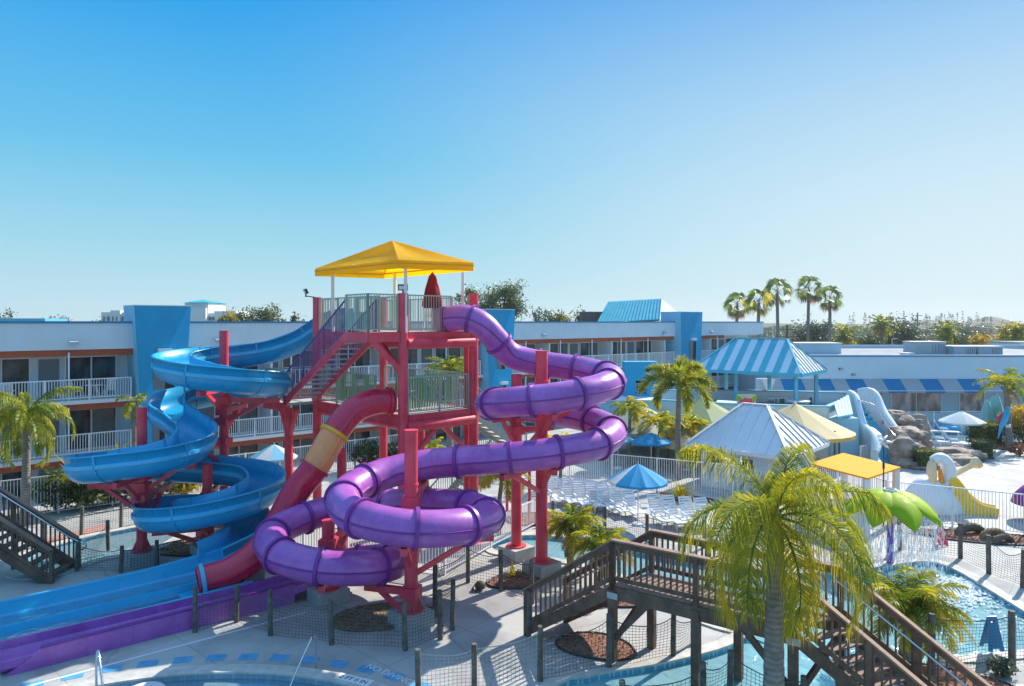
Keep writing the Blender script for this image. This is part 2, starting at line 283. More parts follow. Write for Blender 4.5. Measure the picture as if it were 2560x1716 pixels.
# ------------------------------------------------------------------ mesh builder
class MB:
    def __init__(s): s.v = []; s.f = []; s.m = []; s.sm = []
    def add(s, vs, fs, mi=0, smooth=False):
        o = len(s.v); s.v += [tuple(x) for x in vs]
        for f in fs: s.f.append([i+o for i in f]); s.m.append(mi); s.sm.append(smooth)
    def hexa(s, b, t, mi=0):
        s.add(list(b)+list(t), [(3, 2, 1, 0), (4, 5, 6, 7), (0, 1, 5, 4), (1, 2, 6, 5), (2, 3, 7, 6), (3, 0, 4, 7)], mi)
    def box(s, c, sz, ax=None, mi=0):
        ax = ax or (V((1, 0, 0)), V((0, 1, 0)), V((0, 0, 1)))
        x, y, z = [V(a)*(d/2) for a, d in zip(ax, sz)]; c = V(c)
        s.hexa([c-x-y-z, c+x-y-z, c+x+y-z, c-x+y-z], [c-x-y+z, c+x-y+z, c+x+y+z, c-x+y+z], mi)
    def beam(s, p0, p1, w, h, mi=0, up=(0, 0, 1)):
        p0, p1 = V(p0), V(p1); t = (p1-p0); L = t.length; t.normalize(); upv = V(up)
        if abs(t.dot(upv)) > .99: upv = V((1, 0, 0))
        sd = t.cross(upv).normalized(); u = sd.cross(t)
        s.box((p0+p1)/2, (L, w, h), (t, sd, u), mi)
    def cyl(s, p0, p1, r0, r1=None, n=12, mi=0, caps=True, smooth=True):
        r1 = r0 if r1 is None else r1
        p0, p1 = V(p0), V(p1); t = (p1-p0).normalized()
        a = t.cross(V((0, 0, 1)) if abs(t.z) < .95 else V((1, 0, 0))).normalized(); b = t.cross(a)
        vs = []
        for p, r in ((p0, r0), (p1, r1)):
            for i in range(n):
                q = 2*math.pi*i/n; vs.append(p+a*(r*math.cos(q))+b*(r*math.sin(q)))
        s.add(vs, [(i, (i+1) % n, n+(i+1) % n, n+i) for i in range(n)], mi, smooth)
        if caps:
            s.add(vs[:n], [tuple(range(n))[::-1]], mi); s.add(vs[n:], [tuple(range(n))], mi)
    def tube(s, pts, r, n=10, mi=0, caps=True, smooth=True):
        pts = [V(p) for p in pts]; m = len(pts)
        rs = r if isinstance(r, (list, tuple)) else [r]*m
        t0 = (pts[1]-pts[0]).normalized()
        a = t0.cross(V((0, 0, 1)) if abs(t0.z) < .9 else V((1, 0, 0))).normalized()
        vs = []
        for i in range(m):
            t = (pts[min(i+1, m-1)]-pts[max(i-1, 0)]).normalized()
            a = (a-t*a.dot(t)).normalized(); b = t.cross(a)
            for k in range(n):
                q = 2*math.pi*k/n; vs.append(pts[i]+a*(rs[i]*math.cos(q))+b*(rs[i]*math.sin(q)))
        fs = [(i*n+k, i*n+(k+1) % n, (i+1)*n+(k+1) % n, (i+1)*n+k) for i in range(m-1) for k in range(n)]
        s.add(vs, fs, mi, smooth)
        if caps:
            s.add(vs[:n], [tuple(range(n))[::-1]], mi); s.add(vs[-n:], [tuple(range(n))], mi)
    def sweep(s, pts, prof, mi=0, closed=True, smooth=True, caps=True):
        """profile (side, up) swept along a path with a level frame"""
        m = len(pts); n = len(prof); vs = []
        for i in range(m):
            t = (pts[min(i+1, m-1)]-pts[max(i-1, 0)]).normalized()
            sd = t.cross(V((0, 0, 1))).normalized(); u = sd.cross(t)
            for a, b in prof: vs.append(pts[i]+sd*a+u*b)
        kk = n if closed else n-1
        s.add(vs, [(i*n+k, i*n+(k+1) % n, (i+1)*n+(k+1) % n, (i+1)*n+k) for i in range(m-1) for k in range(kk)], mi, smooth)
        if caps and closed:
            s.add(vs[:n], [tuple(range(n))[::-1]], mi); s.add(vs[-n:], [tuple(range(n))], mi)
    def prism(s, poly, z0, z1, mi=0, top=None):
        n = len(poly)
        b = [V((p[0], p[1], z0)) for p in poly]; t = [V((p[0], p[1], z1)) for p in poly]
        s.add(b+t, [(i, (i+1) % n, n+(i+1) % n, n+i) for i in range(n)], mi)
        s.add(b, [tuple(range(n))[::-1]], mi); s.add(t, [tuple(range(n))], mi if top is None else top)
    def lathe(s, c, prof, n=16, mi=0, smooth=True):
        c = V(c); vs = []
        for r, z in prof:
            for i in range(n):
                q = 2*math.pi*i/n; vs.append(c+V((r*math.cos(q), r*math.sin(q), z)))
        s.add(vs, [(j*n+i, j*n+(i+1) % n, (j+1)*n+(i+1) % n, (j+1)*n+i) for j in range(len(prof)-1) for i in range(n)], mi, smooth)
    def build(s, name, mats, parent=None, origin=None):
        me = bpy.data.meshes.new(name)
        off = V((0, 0, 0))
        if parent is not None:
            p = parent
            while p is not None: off += p.location; p = p.parent
        elif origin is not None: off = V(origin)
        me.from_pydata([(x-off.x, y-off.y, z-off.z) for x, y, z in s.v], [], s.f)
        if not isinstance(mats, (list, tuple)): mats = [mats]
        for mt in mats: me.materials.append(mt)
        me.polygons.foreach_set('material_index', s.m); me.polygons.foreach_set('use_smooth', s.sm)
        me.update()
        o = bpy.data.objects.new(name, me); COL.objects.link(o)
        if parent is not None: o.parent = parent
        elif origin is not None: o.location = V(origin)
        return o

def tag(o, label=None, cat=None, group=None, kind=None):
    if label: o['label'] = label
    if cat: o['category'] = cat
    if group: o['group'] = group
    if kind: o['kind'] = kind
    return o
def thing(name, label, cat, loc, group=None):
    o = bpy.data.objects.new(name, None); COL.objects.link(o); o.location = V(loc); o.empty_display_size = .3
    return tag(o, label, cat, group)
def copy_tree(o, parent=None):
    c = o.copy(); COL.objects.link(c)
    if parent is not None: c.parent = parent
    for ch in list(o.children): copy_tree(ch, c)
    return c
def catmull(ctrl, step=.2, closed=False):
    P = [V(p) for p in ctrl]; n = len(P); out = []
    rng_ = range(n) if closed else range(n-1)
    for i in rng_:
        if closed: p0, p1, p2, p3 = P[i-1], P[i], P[(i+1) % n], P[(i+2) % n]
        else:
            p1, p2 = P[i], P[i+1]; p0 = P[i-1] if i else p1*2-p2; p3 = P[i+2] if i+2 < n else p2*2-p1
        k = max(2, int((p2-p1).length/step))
        for j in range(k):
            t = j/k
            out.append(.5*((2*p1)+(p2-p0)*t+(2*p0-5*p1+4*p2-p3)*t*t+(3*p1-p0-3*p2+p3)*t**3))
    if not closed: out.append(P[-1])
    return out
def inst(data, name, parent, loc, rz=0):
    o = bpy.data.objects.new(name, data); COL.objects.link(o); o.parent = parent; o.location = loc; o.rotation_euler = (0, 0, rz); return o
def railing(mb, pts, h=1.1, gap=.13, pk=.022, bar=.05, post=.07, mi=0, pe=1.8):
    """metal picket railing over a list of floor points"""
    for a, b in zip(pts[:-1], pts[1:]):
        a, b = V(a), V(b); d = b-a; L = V((d.x, d.y)).length
        up = V((0, 0, 1))
        mb.beam(a+up*h, b+up*h, bar, bar, mi); mb.beam(a+up*.12, b+up*.12, bar*.8, bar*.8, mi)
        n = max(1, int(L/gap))
        sx = V((d.x, d.y, 0)).normalized(); sy = V((-sx.y, sx.x, 0))
        for i in range(1, n):
            p = a+d*(i/n); mb.box(p+up*(h/2+.06), (pk, pk, h-.12), (sx, sy, up), mi)
        m = max(1, round(L/pe))
        for i in range(m+1):
            p = a+d*(i/m); mb.box(p+up*((h+.02)/2), (post, post, h+.02), (sx, sy, up), mi)
def net(mb, a, b, ha, hb, sag=.12, step=.1, w=.011, low=.06, mi=0):
    """cord net hung between two posts with a sagging head rope"""
    a, b = V(a), V(b); L = (b-a).length; n = max(2, int(L/step)); d = (b-a).normalized()
    nr = d.cross(V((0, 0, 1)))
    def top(t): return ha+(hb-ha)*t-sag*4*t*(1-t)
    rows = max(3, int((ha-low)/step))
    def P(t, k):
        z = low+(top(t)-low)*k
        return a+(b-a)*t+V((0, 0, z))+nr*(.05*math.sin(6*t+k*3))
    for i in range(n+1):
        t = i/n; vs = []
        for j in range(5):
            p = P(t, j/4); vs += [p-d*w*.5, p+d*w*.5]
        mb.add(vs, [(2*j, 2*j+1, 2*j+3, 2*j+2) for j in range(4)], mi)
    seg = max(4, min(12, n//2))
    for r in range(rows+1):
        k = r/rows; ww = w*.5 if r < rows else w*1.3; vs = []
        for i in range(seg+1):
            p = P(i/seg, k); vs += [p-V((0, 0, ww)), p+V((0, 0, ww))]
        mb.add(vs, [(2*j, 2*j+1, 2*j+3, 2*j+2) for j in range(seg)], mi)
def net_fence(label, pts, heights, nets=None, light=False, group='net fences on timber posts', sag=.12, wpost=.15):
    root = thing('net_fence', label, 'net fence', (pts[0][0], pts[0][1], 0), group)
    for i, p in enumerate(pts):
        mb = MB(); q = rng.uniform(0, .6); h = heights[i]
        lean = V((rng.uniform(-.03, .03), rng.uniform(-.03, .03), 0))
        mb.cyl(V((p[0], p[1], 0)), V((p[0], p[1], h))+lean, wpost*.5, wpost*.46, 8)
        mb.build('post', M['post'], root)
    for i in (nets if nets is not None else range(len(pts)-1)):
        mb = MB(); net(mb, (pts[i][0], pts[i][1], 0), (pts[i+1][0], pts[i+1][1], 0), heights[i]-.12, heights[i+1]-.12, sag)
        mb.build('net', M['ropelight' if light else 'rope'], root)
    return root
# ------------------------------------------------------------------ text
def text_mesh(name, body, size, mat, parent, loc, rot):
    cu = bpy.data.curves.new(name, 'FONT'); cu.body = body; cu.size = size; cu.align_x = 'CENTER'; cu.extrude = .002
    to = bpy.data.objects.new(name+'_tmp', cu); COL.objects.link(to)
    dg = bpy.context.evaluated_depsgraph_get(); me = bpy.data.meshes.new_from_object(to.evaluated_get(dg))
    bpy.data.objects.remove(to); me.materials.clear(); me.materials.append(mat)
    o = bpy.data.objects.new(name, me); COL.objects.link(o)
    if parent is not None: o.parent = parent; o.location = V(loc)-parent.location
    else: o.location = loc
    o.rotation_euler = rot
    return o
# ------------------------------------------------------------------ plants
def frond(mb, base, az, L, el, droop, nl, ll, hang, w, r, plume=False, ym=0.0, stiff=.0, mi=0):
    n = 12; p = V(base); pts = [p.copy()]; ang = el
    ca, sa = math.cos(az), math.sin(az)
    for i in range(n):
        s = (i+1)/n; ang = el-droop*s**1.25
        p = p+V((ca*math.cos(ang), sa*math.cos(ang), math.sin(ang)))*(L/n); pts.append(p.copy())
    mb.tube(pts, [.028*(1-.8*i/n)*max(.6, L/2.4) for i in range(n+1)], 4, 2, False)
    side0 = V((-sa, ca, 0))
    for i in range(nl):
        s = .1+.9*(i+r.random()*.7)/nl; f = s*n; k = min(n-1, int(f)); q = pts[k].lerp(pts[k+1], f-k)
        t = (pts[k+1]-pts[k]).normalized(); up = side0.cross(t)*-1
        if up.z < 0 and abs(t.z) < .7: up = -up
        le = ll*(math.sin(math.pi*min(1, .12+.86*s))**.55)*r.uniform(.8, 1.1)
        for sg in (-1, 1):
            ra = r.uniform(-1.5, 1.5) if plume else r.uniform(-.35, .7)
            d = (side0*sg*math.cos(ra)+up*math.sin(ra)+t*(.55+.5*s)+V((r.uniform(-.1, .1), r.uniform(-.1, .1), r.uniform(-.1, .1)))).normalized()
            d2 = (d+V((0, 0, -hang*(.6+.5*r.random())))).normalized(); d3 = (d2+V((0, 0, -hang))).normalized()
            a0 = q; a1 = q+d*le*.3; a2 = a1+d2*le*.4; a3 = a2+d3*le*.35
            wv = d.cross(V((ca, sa, .3))).normalized() if r.random() < .5 else t
            ww = w*r.uniform(.8, 1.2)
            c = mi if r.random() > ym*(.4+s) else 1
            mb.add([a0-wv*ww*.4, a0+wv*ww*.4, a1+wv*ww*.55, a1-wv*ww*.55, a2+wv*ww*.4, a2-wv*ww*.4, a3],
                   [(0, 1, 2, 3), (3, 2, 4, 5), (5, 4, 6)], c)
    return pts
def palm(label, base, top, nf=16, L=2.2, ll=.55, hang=.7, w=.035, nl=34, trunk_r=.16, mats=('frond', 'frondy', 'frondd'), ym=.12, droop=1.6, plume=False, seed=1, shaft=.7, group=None, el=(.1, 1.25), name='palm_tree', skirt=0, lean=None, azf=None):
    r = random.Random(seed); base = V(base); top = V(top)
    root = thing(name, label, 'palm tree', base, group)
    mid = (base+top)/2+V((r.uniform(-.1, .1), 0, 0)); pts = catmull([base-V((0, 0, .1)), mid, top], .12)
    mb = MB(); m = len(pts)
    mb.tube(pts, [trunk_r*(1.25-.45*(i/m)**.7+(.04 if i % 3 == 0 else 0)) for i in range(m)], 12)
    mb.build('trunk', M['trunk'], root)
    tp = top
    if shaft:
        mb = MB(); tp = top+V((0, 0, shaft)); mb.cyl(top-V((0, 0, .05)), tp, trunk_r*.9, trunk_r*.45, 10); mb.build('crownshaft', M['shaft'], root)
    mb = MB()
    for i in range(nf):
        az = 2.39996*i+r.uniform(-.25, .25); e = el[0]+(el[1]-el[0])*((i+.5)/nf)**1.1
        if azf: az = azf(az)
        frond(mb, tp-V((0, 0, r.uniform(0, shaft*.25 if shaft else .1))), az, L*r.uniform(.85, 1.1)*(1-.12*(i/nf)), e, droop*r.uniform(.85, 1.15)*(1.1-.35*i/nf), nl, ll, hang, w, r, plume, ym*(1.6 if i < nf*.35 else .7))
    for i in range(skirt):
        az = r.uniform(0, 6.28); frond(mb, tp-V((0, 0, .25)), az, L*.7, -.6, .9, nl//2, ll*.7, 1.2, w, r, False, 0, mi=3)
    mb.build('crown', [M[mats[0]], M[mats[1]], M[mats[2]], M['deadleaf']], root)
    return root
def fan_palm(label, base, top, nf=26, R=1.6, seed=1, group=None, mats=('frondd', 'frondy'), yl=.2, trunk_r=.2):
    r = random.Random(seed); base = V(base); top = V(top)
    root = thing('fan_palm', label, 'palm tree', base, group)
    mb = MB(); pts = catmull([base, (base+top)/2+V((r.uniform(-.15, .15), 0, 0)), top], .5); mb.tube(pts, [trunk_r*(1.2-.4*i/len(pts)) for i in range(len(pts))], 8); mb.build('trunk', M['trunk'], root)
    mb = MB()
    for i in range(nf):
        az = 2.4*i+r.uniform(-.3, .3); el = -1.15+2.5*(i/nf)
        d = V((math.cos(az)*math.cos(el), math.sin(az)*math.cos(el), math.sin(el)))
        st = top+V((0, 0, .3*i/nf)); hb = st+d*R*.5; mb.cyl(st, hb, .03, .02, 4, 2, False)
        sd = d.cross(V((0, 0, 1))).normalized(); u = sd.cross(d); rho = r.uniform(-1.3, 1.3); sd = sd*math.cos(rho)+u*math.sin(rho); c = 1 if r.random() < yl else (3 if el < -.85 else 0)
        for k in range(11):
            a = -1.25+2.5*k/10; dd = (d*math.cos(a)+sd*math.sin(a)).normalized(); le = R*.62*r.uniform(.85, 1.1)
            wv = (sd*math.cos(a)-d*math.sin(a))*.042*R
            m1 = hb+dd*le*.6; e1 = m1+(dd+V((0, 0, -1.1))).normalized()*le*.55
            mb.add([hb, m1-wv, m1+wv, e1], [(0, 1, 2), (1, 3, 2)], c)
    mb.build('crown', [M[mats[0]], M[mats[1]], M['trunk'], M['deadleaf']], root)
    return root
def leafquad(mb, p, s, r, mi=0):
    a = V((r.gauss(0, 1), r.gauss(0, 1), r.gauss(0, 1))).normalized(); b = a.cross(V((r.gauss(0, 1), r.gauss(0, 1), r.gauss(0, 1)))).normalized()
    mb.add([p-a*s, p-b*s*.45, p+a*s, p+b*s*.45], [(0, 1, 2, 3)], mi)
def tree(label, base, h, rx, rz=None, n=1800, leaf=.22, mats=('leafmid', 'leafdark'), seed=1, group=None, clumps=16, trunkh=.35, name='broadleaf_tree', spread=.42, cat='tree'):
    r = random.Random(seed); base = V(base); rz = rz or h*(1-trunkh)/2
    root = thing(name, label, cat, base, group)
    mb = MB(); cen = base+V((0, 0, h-rz)); fork = base+V((0, 0, h*trunkh))
    mb.tube([base, (base+fork)/2+V((.1*h*r.uniform(-.3, .3), 0, 0)), fork, cen], [h*.03, h*.024, h*.02, h*.008], 7)
    cl = []
    for i in range(clumps):
        d = V((r.gauss(0, 1), r.gauss(0, 1), r.gauss(0, 1))).normalized()*(r.uniform(.35, 1)**.6)
        c = cen+V((d.x*rx*.8, d.y*rx*.8, d.z*rz*.8)); cl.append((c, r.uniform(.6, 1.25)))
        mb.tube([fork+(cen-fork)*r.uniform(0, .6), (fork+c)/2+V((0, 0, .03*h)), c], [h*.012, h*.008, h*.003], 4)
    mb.build('trunk', M['bark'], root)
    mb = MB()
    for i in range(n):
        c, s = cl[r.randrange(clumps)]; q = s*spread
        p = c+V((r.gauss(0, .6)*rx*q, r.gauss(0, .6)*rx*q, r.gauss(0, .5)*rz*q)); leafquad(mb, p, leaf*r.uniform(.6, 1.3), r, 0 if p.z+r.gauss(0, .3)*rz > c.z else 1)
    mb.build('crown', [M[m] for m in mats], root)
    return root
def shrub(label, base, rx, ry, h, n=500, leaf=.1, mats=('leafmid', 'leafdark'), seed=1, group=None, boxy=False, name='shrub', cat='shrub', rotz=0.0):
    r = random.Random(seed); base = V(base); root = thing(name, label, cat, base, group)
    mb = MB(); cr, srr = math.cos(rotz), math.sin(rotz)
    for i in range(5): mb.cyl(base, base+V((r.uniform(-rx, rx)*.4, r.uniform(-ry, ry)*.4, h*.6)), .03, .015, 5)
    mb.build('stem', M['bark'], root); mb = MB()
    for i in range(n):
        if boxy:
            q = [r.uniform(-1, 1) for _ in range(3)]; k = r.randrange(3); q[k] = (1 if q[k] > 0 else -1)*r.uniform(.82, 1.02)
            if r.random() < .25: q = [r.uniform(-.85, .85) for _ in range(3)]
            sc_ = .86+.14*(q[2]+1)/2
        else:
            d = V((r.gauss(0, 1), r.gauss(0, 1), r.gauss(0, 1))).normalized()*(r.random()**.35)*(.85+.3*noise.noise(V((i*.01, seed, 0)))); q = d; sc_ = 1
        x, y = q[0]*rx*sc_, q[1]*ry*sc_
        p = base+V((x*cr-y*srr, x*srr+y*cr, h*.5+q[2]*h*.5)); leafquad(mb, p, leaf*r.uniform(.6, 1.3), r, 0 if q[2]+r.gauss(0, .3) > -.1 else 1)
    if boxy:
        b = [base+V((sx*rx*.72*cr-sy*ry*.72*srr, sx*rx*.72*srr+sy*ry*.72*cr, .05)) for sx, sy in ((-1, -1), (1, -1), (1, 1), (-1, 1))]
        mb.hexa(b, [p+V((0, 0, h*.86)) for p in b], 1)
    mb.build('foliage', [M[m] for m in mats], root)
    return root
def spiky(label, base, h=1.0, n=40, L=.9, mat='frondy', seed=1, group=None, name='spiky_plant', w=.05):
    r = random.Random(seed); base = V(base); root = thing(name, label, 'plant', base, group); mb = MB()
    for i in range(n):
        az = r.uniform(0, 6.28); el = r.uniform(.3, 1.45); d = V((math.cos(az)*math.cos(el), math.sin(az)*math.cos(el), math.sin(el))); le = L*r.uniform(.7, 1.1)
        sd = d.cross(V((0, 0, 1))).normalized()*w*.5; a = base+V((0, 0, .05)); m1 = a+d*le*.55; e = m1+(d+V((0, 0, -.8))).normalized()*le*.5
        mb.add([a-sd*.7, a+sd*.7, m1+sd, m1-sd, e], [(0, 1, 2, 3), (3, 2, 4)], 0 if r.random() < .7 else 1)
    mb.build('leaves', [M[mat], M['frond']], root); mb = MB(); mb.cyl(base-V((0, 0, .05)), base+V((0, 0, .12)), .1, .07, 7); mb.build('stem', M['bark'], root)
    return root
# ================================================================== slide tower
TA = V((-4.05, 26.0, 0)); ta = V((.7337, .6794, 0)); tb = V((-.6794, .7337, 0)); UP = V((0, 0, 1))
def T(s, w, z): return TA+tb*s+ta*w+UP*z
ZT, ZM = 8.6, 5.5
tower = thing('slide_tower', 'red steel slide tower with two railed decks, open stairs and flood lamps', 'slide tower', TA)
def tbox(mb, s0, s1, w0, w1, z0, z1, mi=0):
    mb.hexa([T(s0, w0, z0), T(s0, w1, z0), T(s1, w1, z0), T(s1, w0, z0)], [T(s0, w0, z1), T(s0, w1, z1), T(s1, w1, z1), T(s1, w0, z1)], mi)
for (s, w, top) in ((0, 0, 10.03), (6.7, 0, 10.05), (6.7, 3.4, 10.1), (0, 3.4, 10.12)):
    mb = MB(); mb.cyl(T(s, w, -.1), T(s, w, top), .19, .19, 20); mb.cyl(T(s, w, top), T(s, w, top+.03), .2, .2, 20)
    mb.cyl(T(s, w, 0), T(s, w, .06), .36, .36, 12); mb.build('column', M['red'], tower)
for (s, w) in ((7.6, -.9), (3.4, 3.2)):
    mb = MB(); mb.cyl(T(s, w, -.1), T(s, w, ZM-.3), .19, .19, 18); mb.build('column', M['red'], tower)
mb = MB(); mb.cyl(T(.45, 3.4, 0), T(.45, 3.4, 8.3), .11, .11, 12); mb.build('column', M['red'], tower)
# decks
mb = MB(); tbox(mb, .02, 6.68, .02, 3.38, ZT-.1, ZT); tbox(mb, 0, 1.6, -1.5, .02, ZT-.098, ZT+.002); mb.build('upper_deck', M['conc'], tower)
mb = MB(); tbox(mb, .02, 6.68, .02, 3.38, ZM-.1, ZM); tbox(mb, 6.7, 8.7, -1.5, 1.2, ZM-.1, ZM); mb.build('middle_deck', M['conc'], tower)
for z, lst in ((ZT, ((T(0, -.02, 0), T(6.7, -.02, 0)), (T(0, 3.42, 0), T(6.7, 3.42, 0)), (T(-.02, .2, 0), T(-.02, 3.2, 0)), (T(6.72, .2, 0), T(6.72, 3.2, 0)), (T(-.05, -1.5, 0), T(1.62, -1.5, 0)), (T(-.03, -1.5, 0), T(-.03, -.2, 0)), (T(1.64, -1.45, 0), T(1.64, -.1, 0)))),
               (ZM, ((T(0, -.02, 0), T(6.7, -.02, 0)), (T(0, 3.42, 0), T(6.7, 3.42, 0)), (T(-.02, .2, 0), T(-.02, 3.2, 0)), (T(6.72, .2, 0), T(6.72, 3.2, 0)), (T(6.7, -1.52, 0), T(8.72, -1.52, 0)), (T(8.74, -1.5, 0), T(8.74, 1.2, 0)), (T(6.9, 1.24, 0), T(8.7, 1.24, 0))))):
    for a, b in lst: mb = MB(); mb.beam(a+UP*(z-.16), b+UP*(z-.16), .12, .36); mb.build('edge_beam', M['red'], tower)
for z in (ZT-.42, ZM-.42):
    for a, b, r_ in ((T(-.1, .1, z), T(-.1, 3.3, z), .2), (T(.2, .1, z), T(6.5, .1, z), .16), (T(6.6, .1, z), T(6.6, 3.3, z), .16)):
        mb = MB(); mb.cyl(a, b, r_, r_, 14); mb.build('cross_beam', M['red'], tower)
for p0, p1 in ((T(.05, -1.3, ZT-.3), T(0, -.15, ZT-1.35)), (T(1.5, -.05, ZT-.3), T(.1, -.05, ZT-1.5)), (T(0, 1.6, ZM-.5), T(0, .15, ZM-1.9)), (T(0, 1.8, ZM-.5), T(0, 3.3, ZM-1.9)), (T(5.2, 0, ZM-.4), T(6.6, 0, ZM-1.8)), (T(8.4, -.9, ZM-.3), T(7.7, -.9, ZM-1.5)), (T(6.8, -.9, ZM-.3), T(7.5, -.9, ZM-1.5)), (T(6.7, 1.5, ZT-.4), T(6.7, .2, ZT-1.6))):
    mb = MB(); mb.beam(p0, p1, .16, .16); mb.build('brace', M['red'], tower)
# rails
def trail(name, pts, mat, **k):
    mb = MB(); railing(mb, pts, **k); return mb.build(name, M[mat], tower)
R1 = dict(h=1.4, gap=.12, pk=.02, bar=.05, post=.065)
trail('guard_rail', [T(1.6, -1.45, ZT), T(.05, -1.45, ZT), T(.05, -.2, ZT)], 'greenrail', **R1)
trail('guard_rail', [T(.05, .25, ZT), T(.05, 2.3, ZT)], 'greenrail', **R1)
trail('guard_rail', [T(1.65, .0, ZT), T(6.5, .0, ZT)], 'greenrail', **R1)
trail('guard_rail', [T(.2, 3.35, ZT), T(6.5, 3.35, ZT)], 'greenrail', **R1)
trail('guard_rail', [T(1.7, .9, ZT), T(5.0, .9, ZT)], 'greenrail', **R1)
trail('guard_rail', [T(6.65, .25, ZT), T(6.65, 1.0, ZT)], 'greenrail', **R1)
trail('guard_rail', [T(.05, .25, ZM), T(.05, 3.2, ZM)], 'greenrail', **R1)
trail('guard_rail', [T(1.9, .0, ZM), T(6.5, .0, ZM)], 'greenrail', **R1)
trail('guard_rail', [T(1.0, 3.35, ZM), T(6.5, 3.35, ZM)], 'greenrail', **R1)
trail('guard_rail', [T(6.9, -1.45, ZM), T(8.65, -1.45, ZM), T(8.65, 1.15, ZM), T(6.9, 1.15, ZM)], 'greenrail', **R1)
for s0, s1 in ((2.6, 5.6),):
    mb = MB()
    for i in range(22): mb.box(T(s0+(s1-s0)*i/21, .45, ZM+.7), (.05, .03, 1.25), (tb, ta, UP))
    mb.build('slatted_screen', M['greenslat'], tower)
mb = MB()
for i in range(22): mb.box(T(1.2, .5+2.6*i/21, ZM+.72), (.055, .03, 1.3), (ta, tb, UP))
mb.build('slatted_screen', M['greenslat'], tower)
for w0, w1 in ((.5, 1.7), (1.7, 3.0)):
    mb = MB(); mb.beam(T(1.1, w0, ZM+1.2), T(1.1, w1, ZM+.2), .05, .08); mb.build('diagonal_rail', M['greenrail'], tower)
# stairs
def stair(root, p_top, dirv, side, width, run, ztop, zbot, n, matS, matT, railmat=None, rh=1.2, tread=.28, name='stair', pick=True):
    """straight open flight from p_top going down along dirv; side points across"""
    a = V(p_top)
    for w in (0, width):
        mb = MB(); p0 = a+side*w+UP*(ztop-.12); p1 = a+side*w+dirv*run+UP*(zbot+.02); mb.beam(p0, p1, .07, .3); mb.build('stringer', M[matS], root)
    mb = MB()
    for i in range(1, n+1):
        q = i/(n+1); c = a+dirv*(run*q)+side*(width/2)+UP*(ztop+(zbot-ztop)*q); mb.box(c, (tread, width-.08, .05), (dirv, side, UP))
    mb.build('treads', M[matT], root)
    if railmat:
        for w in (0, width):
            mb = MB(); railing(mb, [a+side*w+UP*ztop, a+side*w+dirv*run+UP*zbot], rh, .12, .02, .05, .055); mb.build('stair_rail', M[railmat], root)
dn = tb; sd = ta
stair(tower, T(1.62, -1.45, 0), tb, ta, 1.3, 5.2, ZT, ZM, 13, 'red', 'conc', 'purplerail', 1.25, .26)
stair(tower, T(.3, 3.45, 0), ta, tb, 1.1, 3.2, ZM, 3.3, 9, 'greenrail', 'conc', 'greenrail', 1.1, .26)
mb = MB(); tbox(mb, .1, 2.8, 6.65, 7.9, 3.2, 3.3); mb.build('stair_landing', M['conc'], tower)
stair(tower, T(1.6, 6.6, 0), -ta, tb, 1.1, 4.4, 3.3, 0, 15, 'greenrail', 'conc', 'greenrail', 1.1, .26)
for q in (T(.2, 7.7, 0), T(2.7, 7.7, 0), T(.2, 6.75, 0)):
    mb = MB(); mb.cyl(q, q+UP*3.2, .07, .07, 8); mb.build('landing_post', M['red'], tower)
# canopy roof of the tower
def px_(p): return V(p)
cN, cL, cR = V((-4.09, 25.2, 10.92)), V((-8.3, 29.5, 10.92)), V((-1.45, 26.5, 10.92)); cB = cL+cR-cN; cB.y += .3
cA = V((-4.86, 28.4, 12.3))
cn = [cN, cR, cB, cL]
mb = MB(); NS = 10
def lerp(a, b, t): return a+(b-a)*t
for i in range(4):
    a, b = cn[i]+UP*.32, cn[(i+1) % 4]+UP*.32
    g = []
    for r_ in range(NS+1):
        f = r_/NS; l, rr = lerp(cA, a, f), lerp(cA, b, f)
        row = [lerp(l, rr, c/NS)-UP*(.16*math.sin(math.pi*f)*math.sin(math.pi*c/NS)+.02*math.sin(c*2.1+i)*f*math.sin(math.pi*c/NS)) for c in range(NS+1)]; g += row
    fs = [(r_*(NS+1)+c, (r_+1)*(NS+1)+c, (r_+1)*(NS+1)+c+1, r_*(NS+1)+c+1) for r_ in range(NS) for c in range(NS)]
    mb.add(g, fs, 0, True)
canopy = mb.build('canopy_roof', M['canopy'], tower)
mb = MB()
for i in range(4):
    a, b = cn[i], cn[(i+1) % 4]; vs = []
    for c in range(13):
        t = c/12; p = lerp(a, b, t); o_ = .015*math.sin(c*1.9+i); vs += [p+UP*.32, p+V((o_, o_, 0))]
    mb.add(vs, [(2*c, 2*c+1, 2*c+3, 2*c+2) for c in range(12)], 0)
mb.build('valance', M['canopy'], canopy)
mb = MB()
for i in range(4):
    mb.cyl(cA-UP*.1, lerp(cn[i], cA, .02)+UP*.2, .03, .03, 6); mb.cyl(cn[i]+UP*.22, cn[(i+1) % 4]+UP*.22, .03, .03, 6)
    mb.cyl(lerp(cn[i], cA, .5)+UP*-.02, lerp(cn[(i+1) % 4], cA, .5)-UP*.02, .02, .02, 6)
mb.build('canopy_frame', M['yellowflange'], canopy)
for q in (U(832, 745, 28.9), U(987, 745, 30.3), U(1014, 740, 25.9), U(1157, 745, 28.7)):
    mb = MB(); mb.box(V((q.x, q.y, (ZT+11.1)/2)), (.11, .11, 11.1-ZT)); mb.build('canopy_post', M['white'], tower)
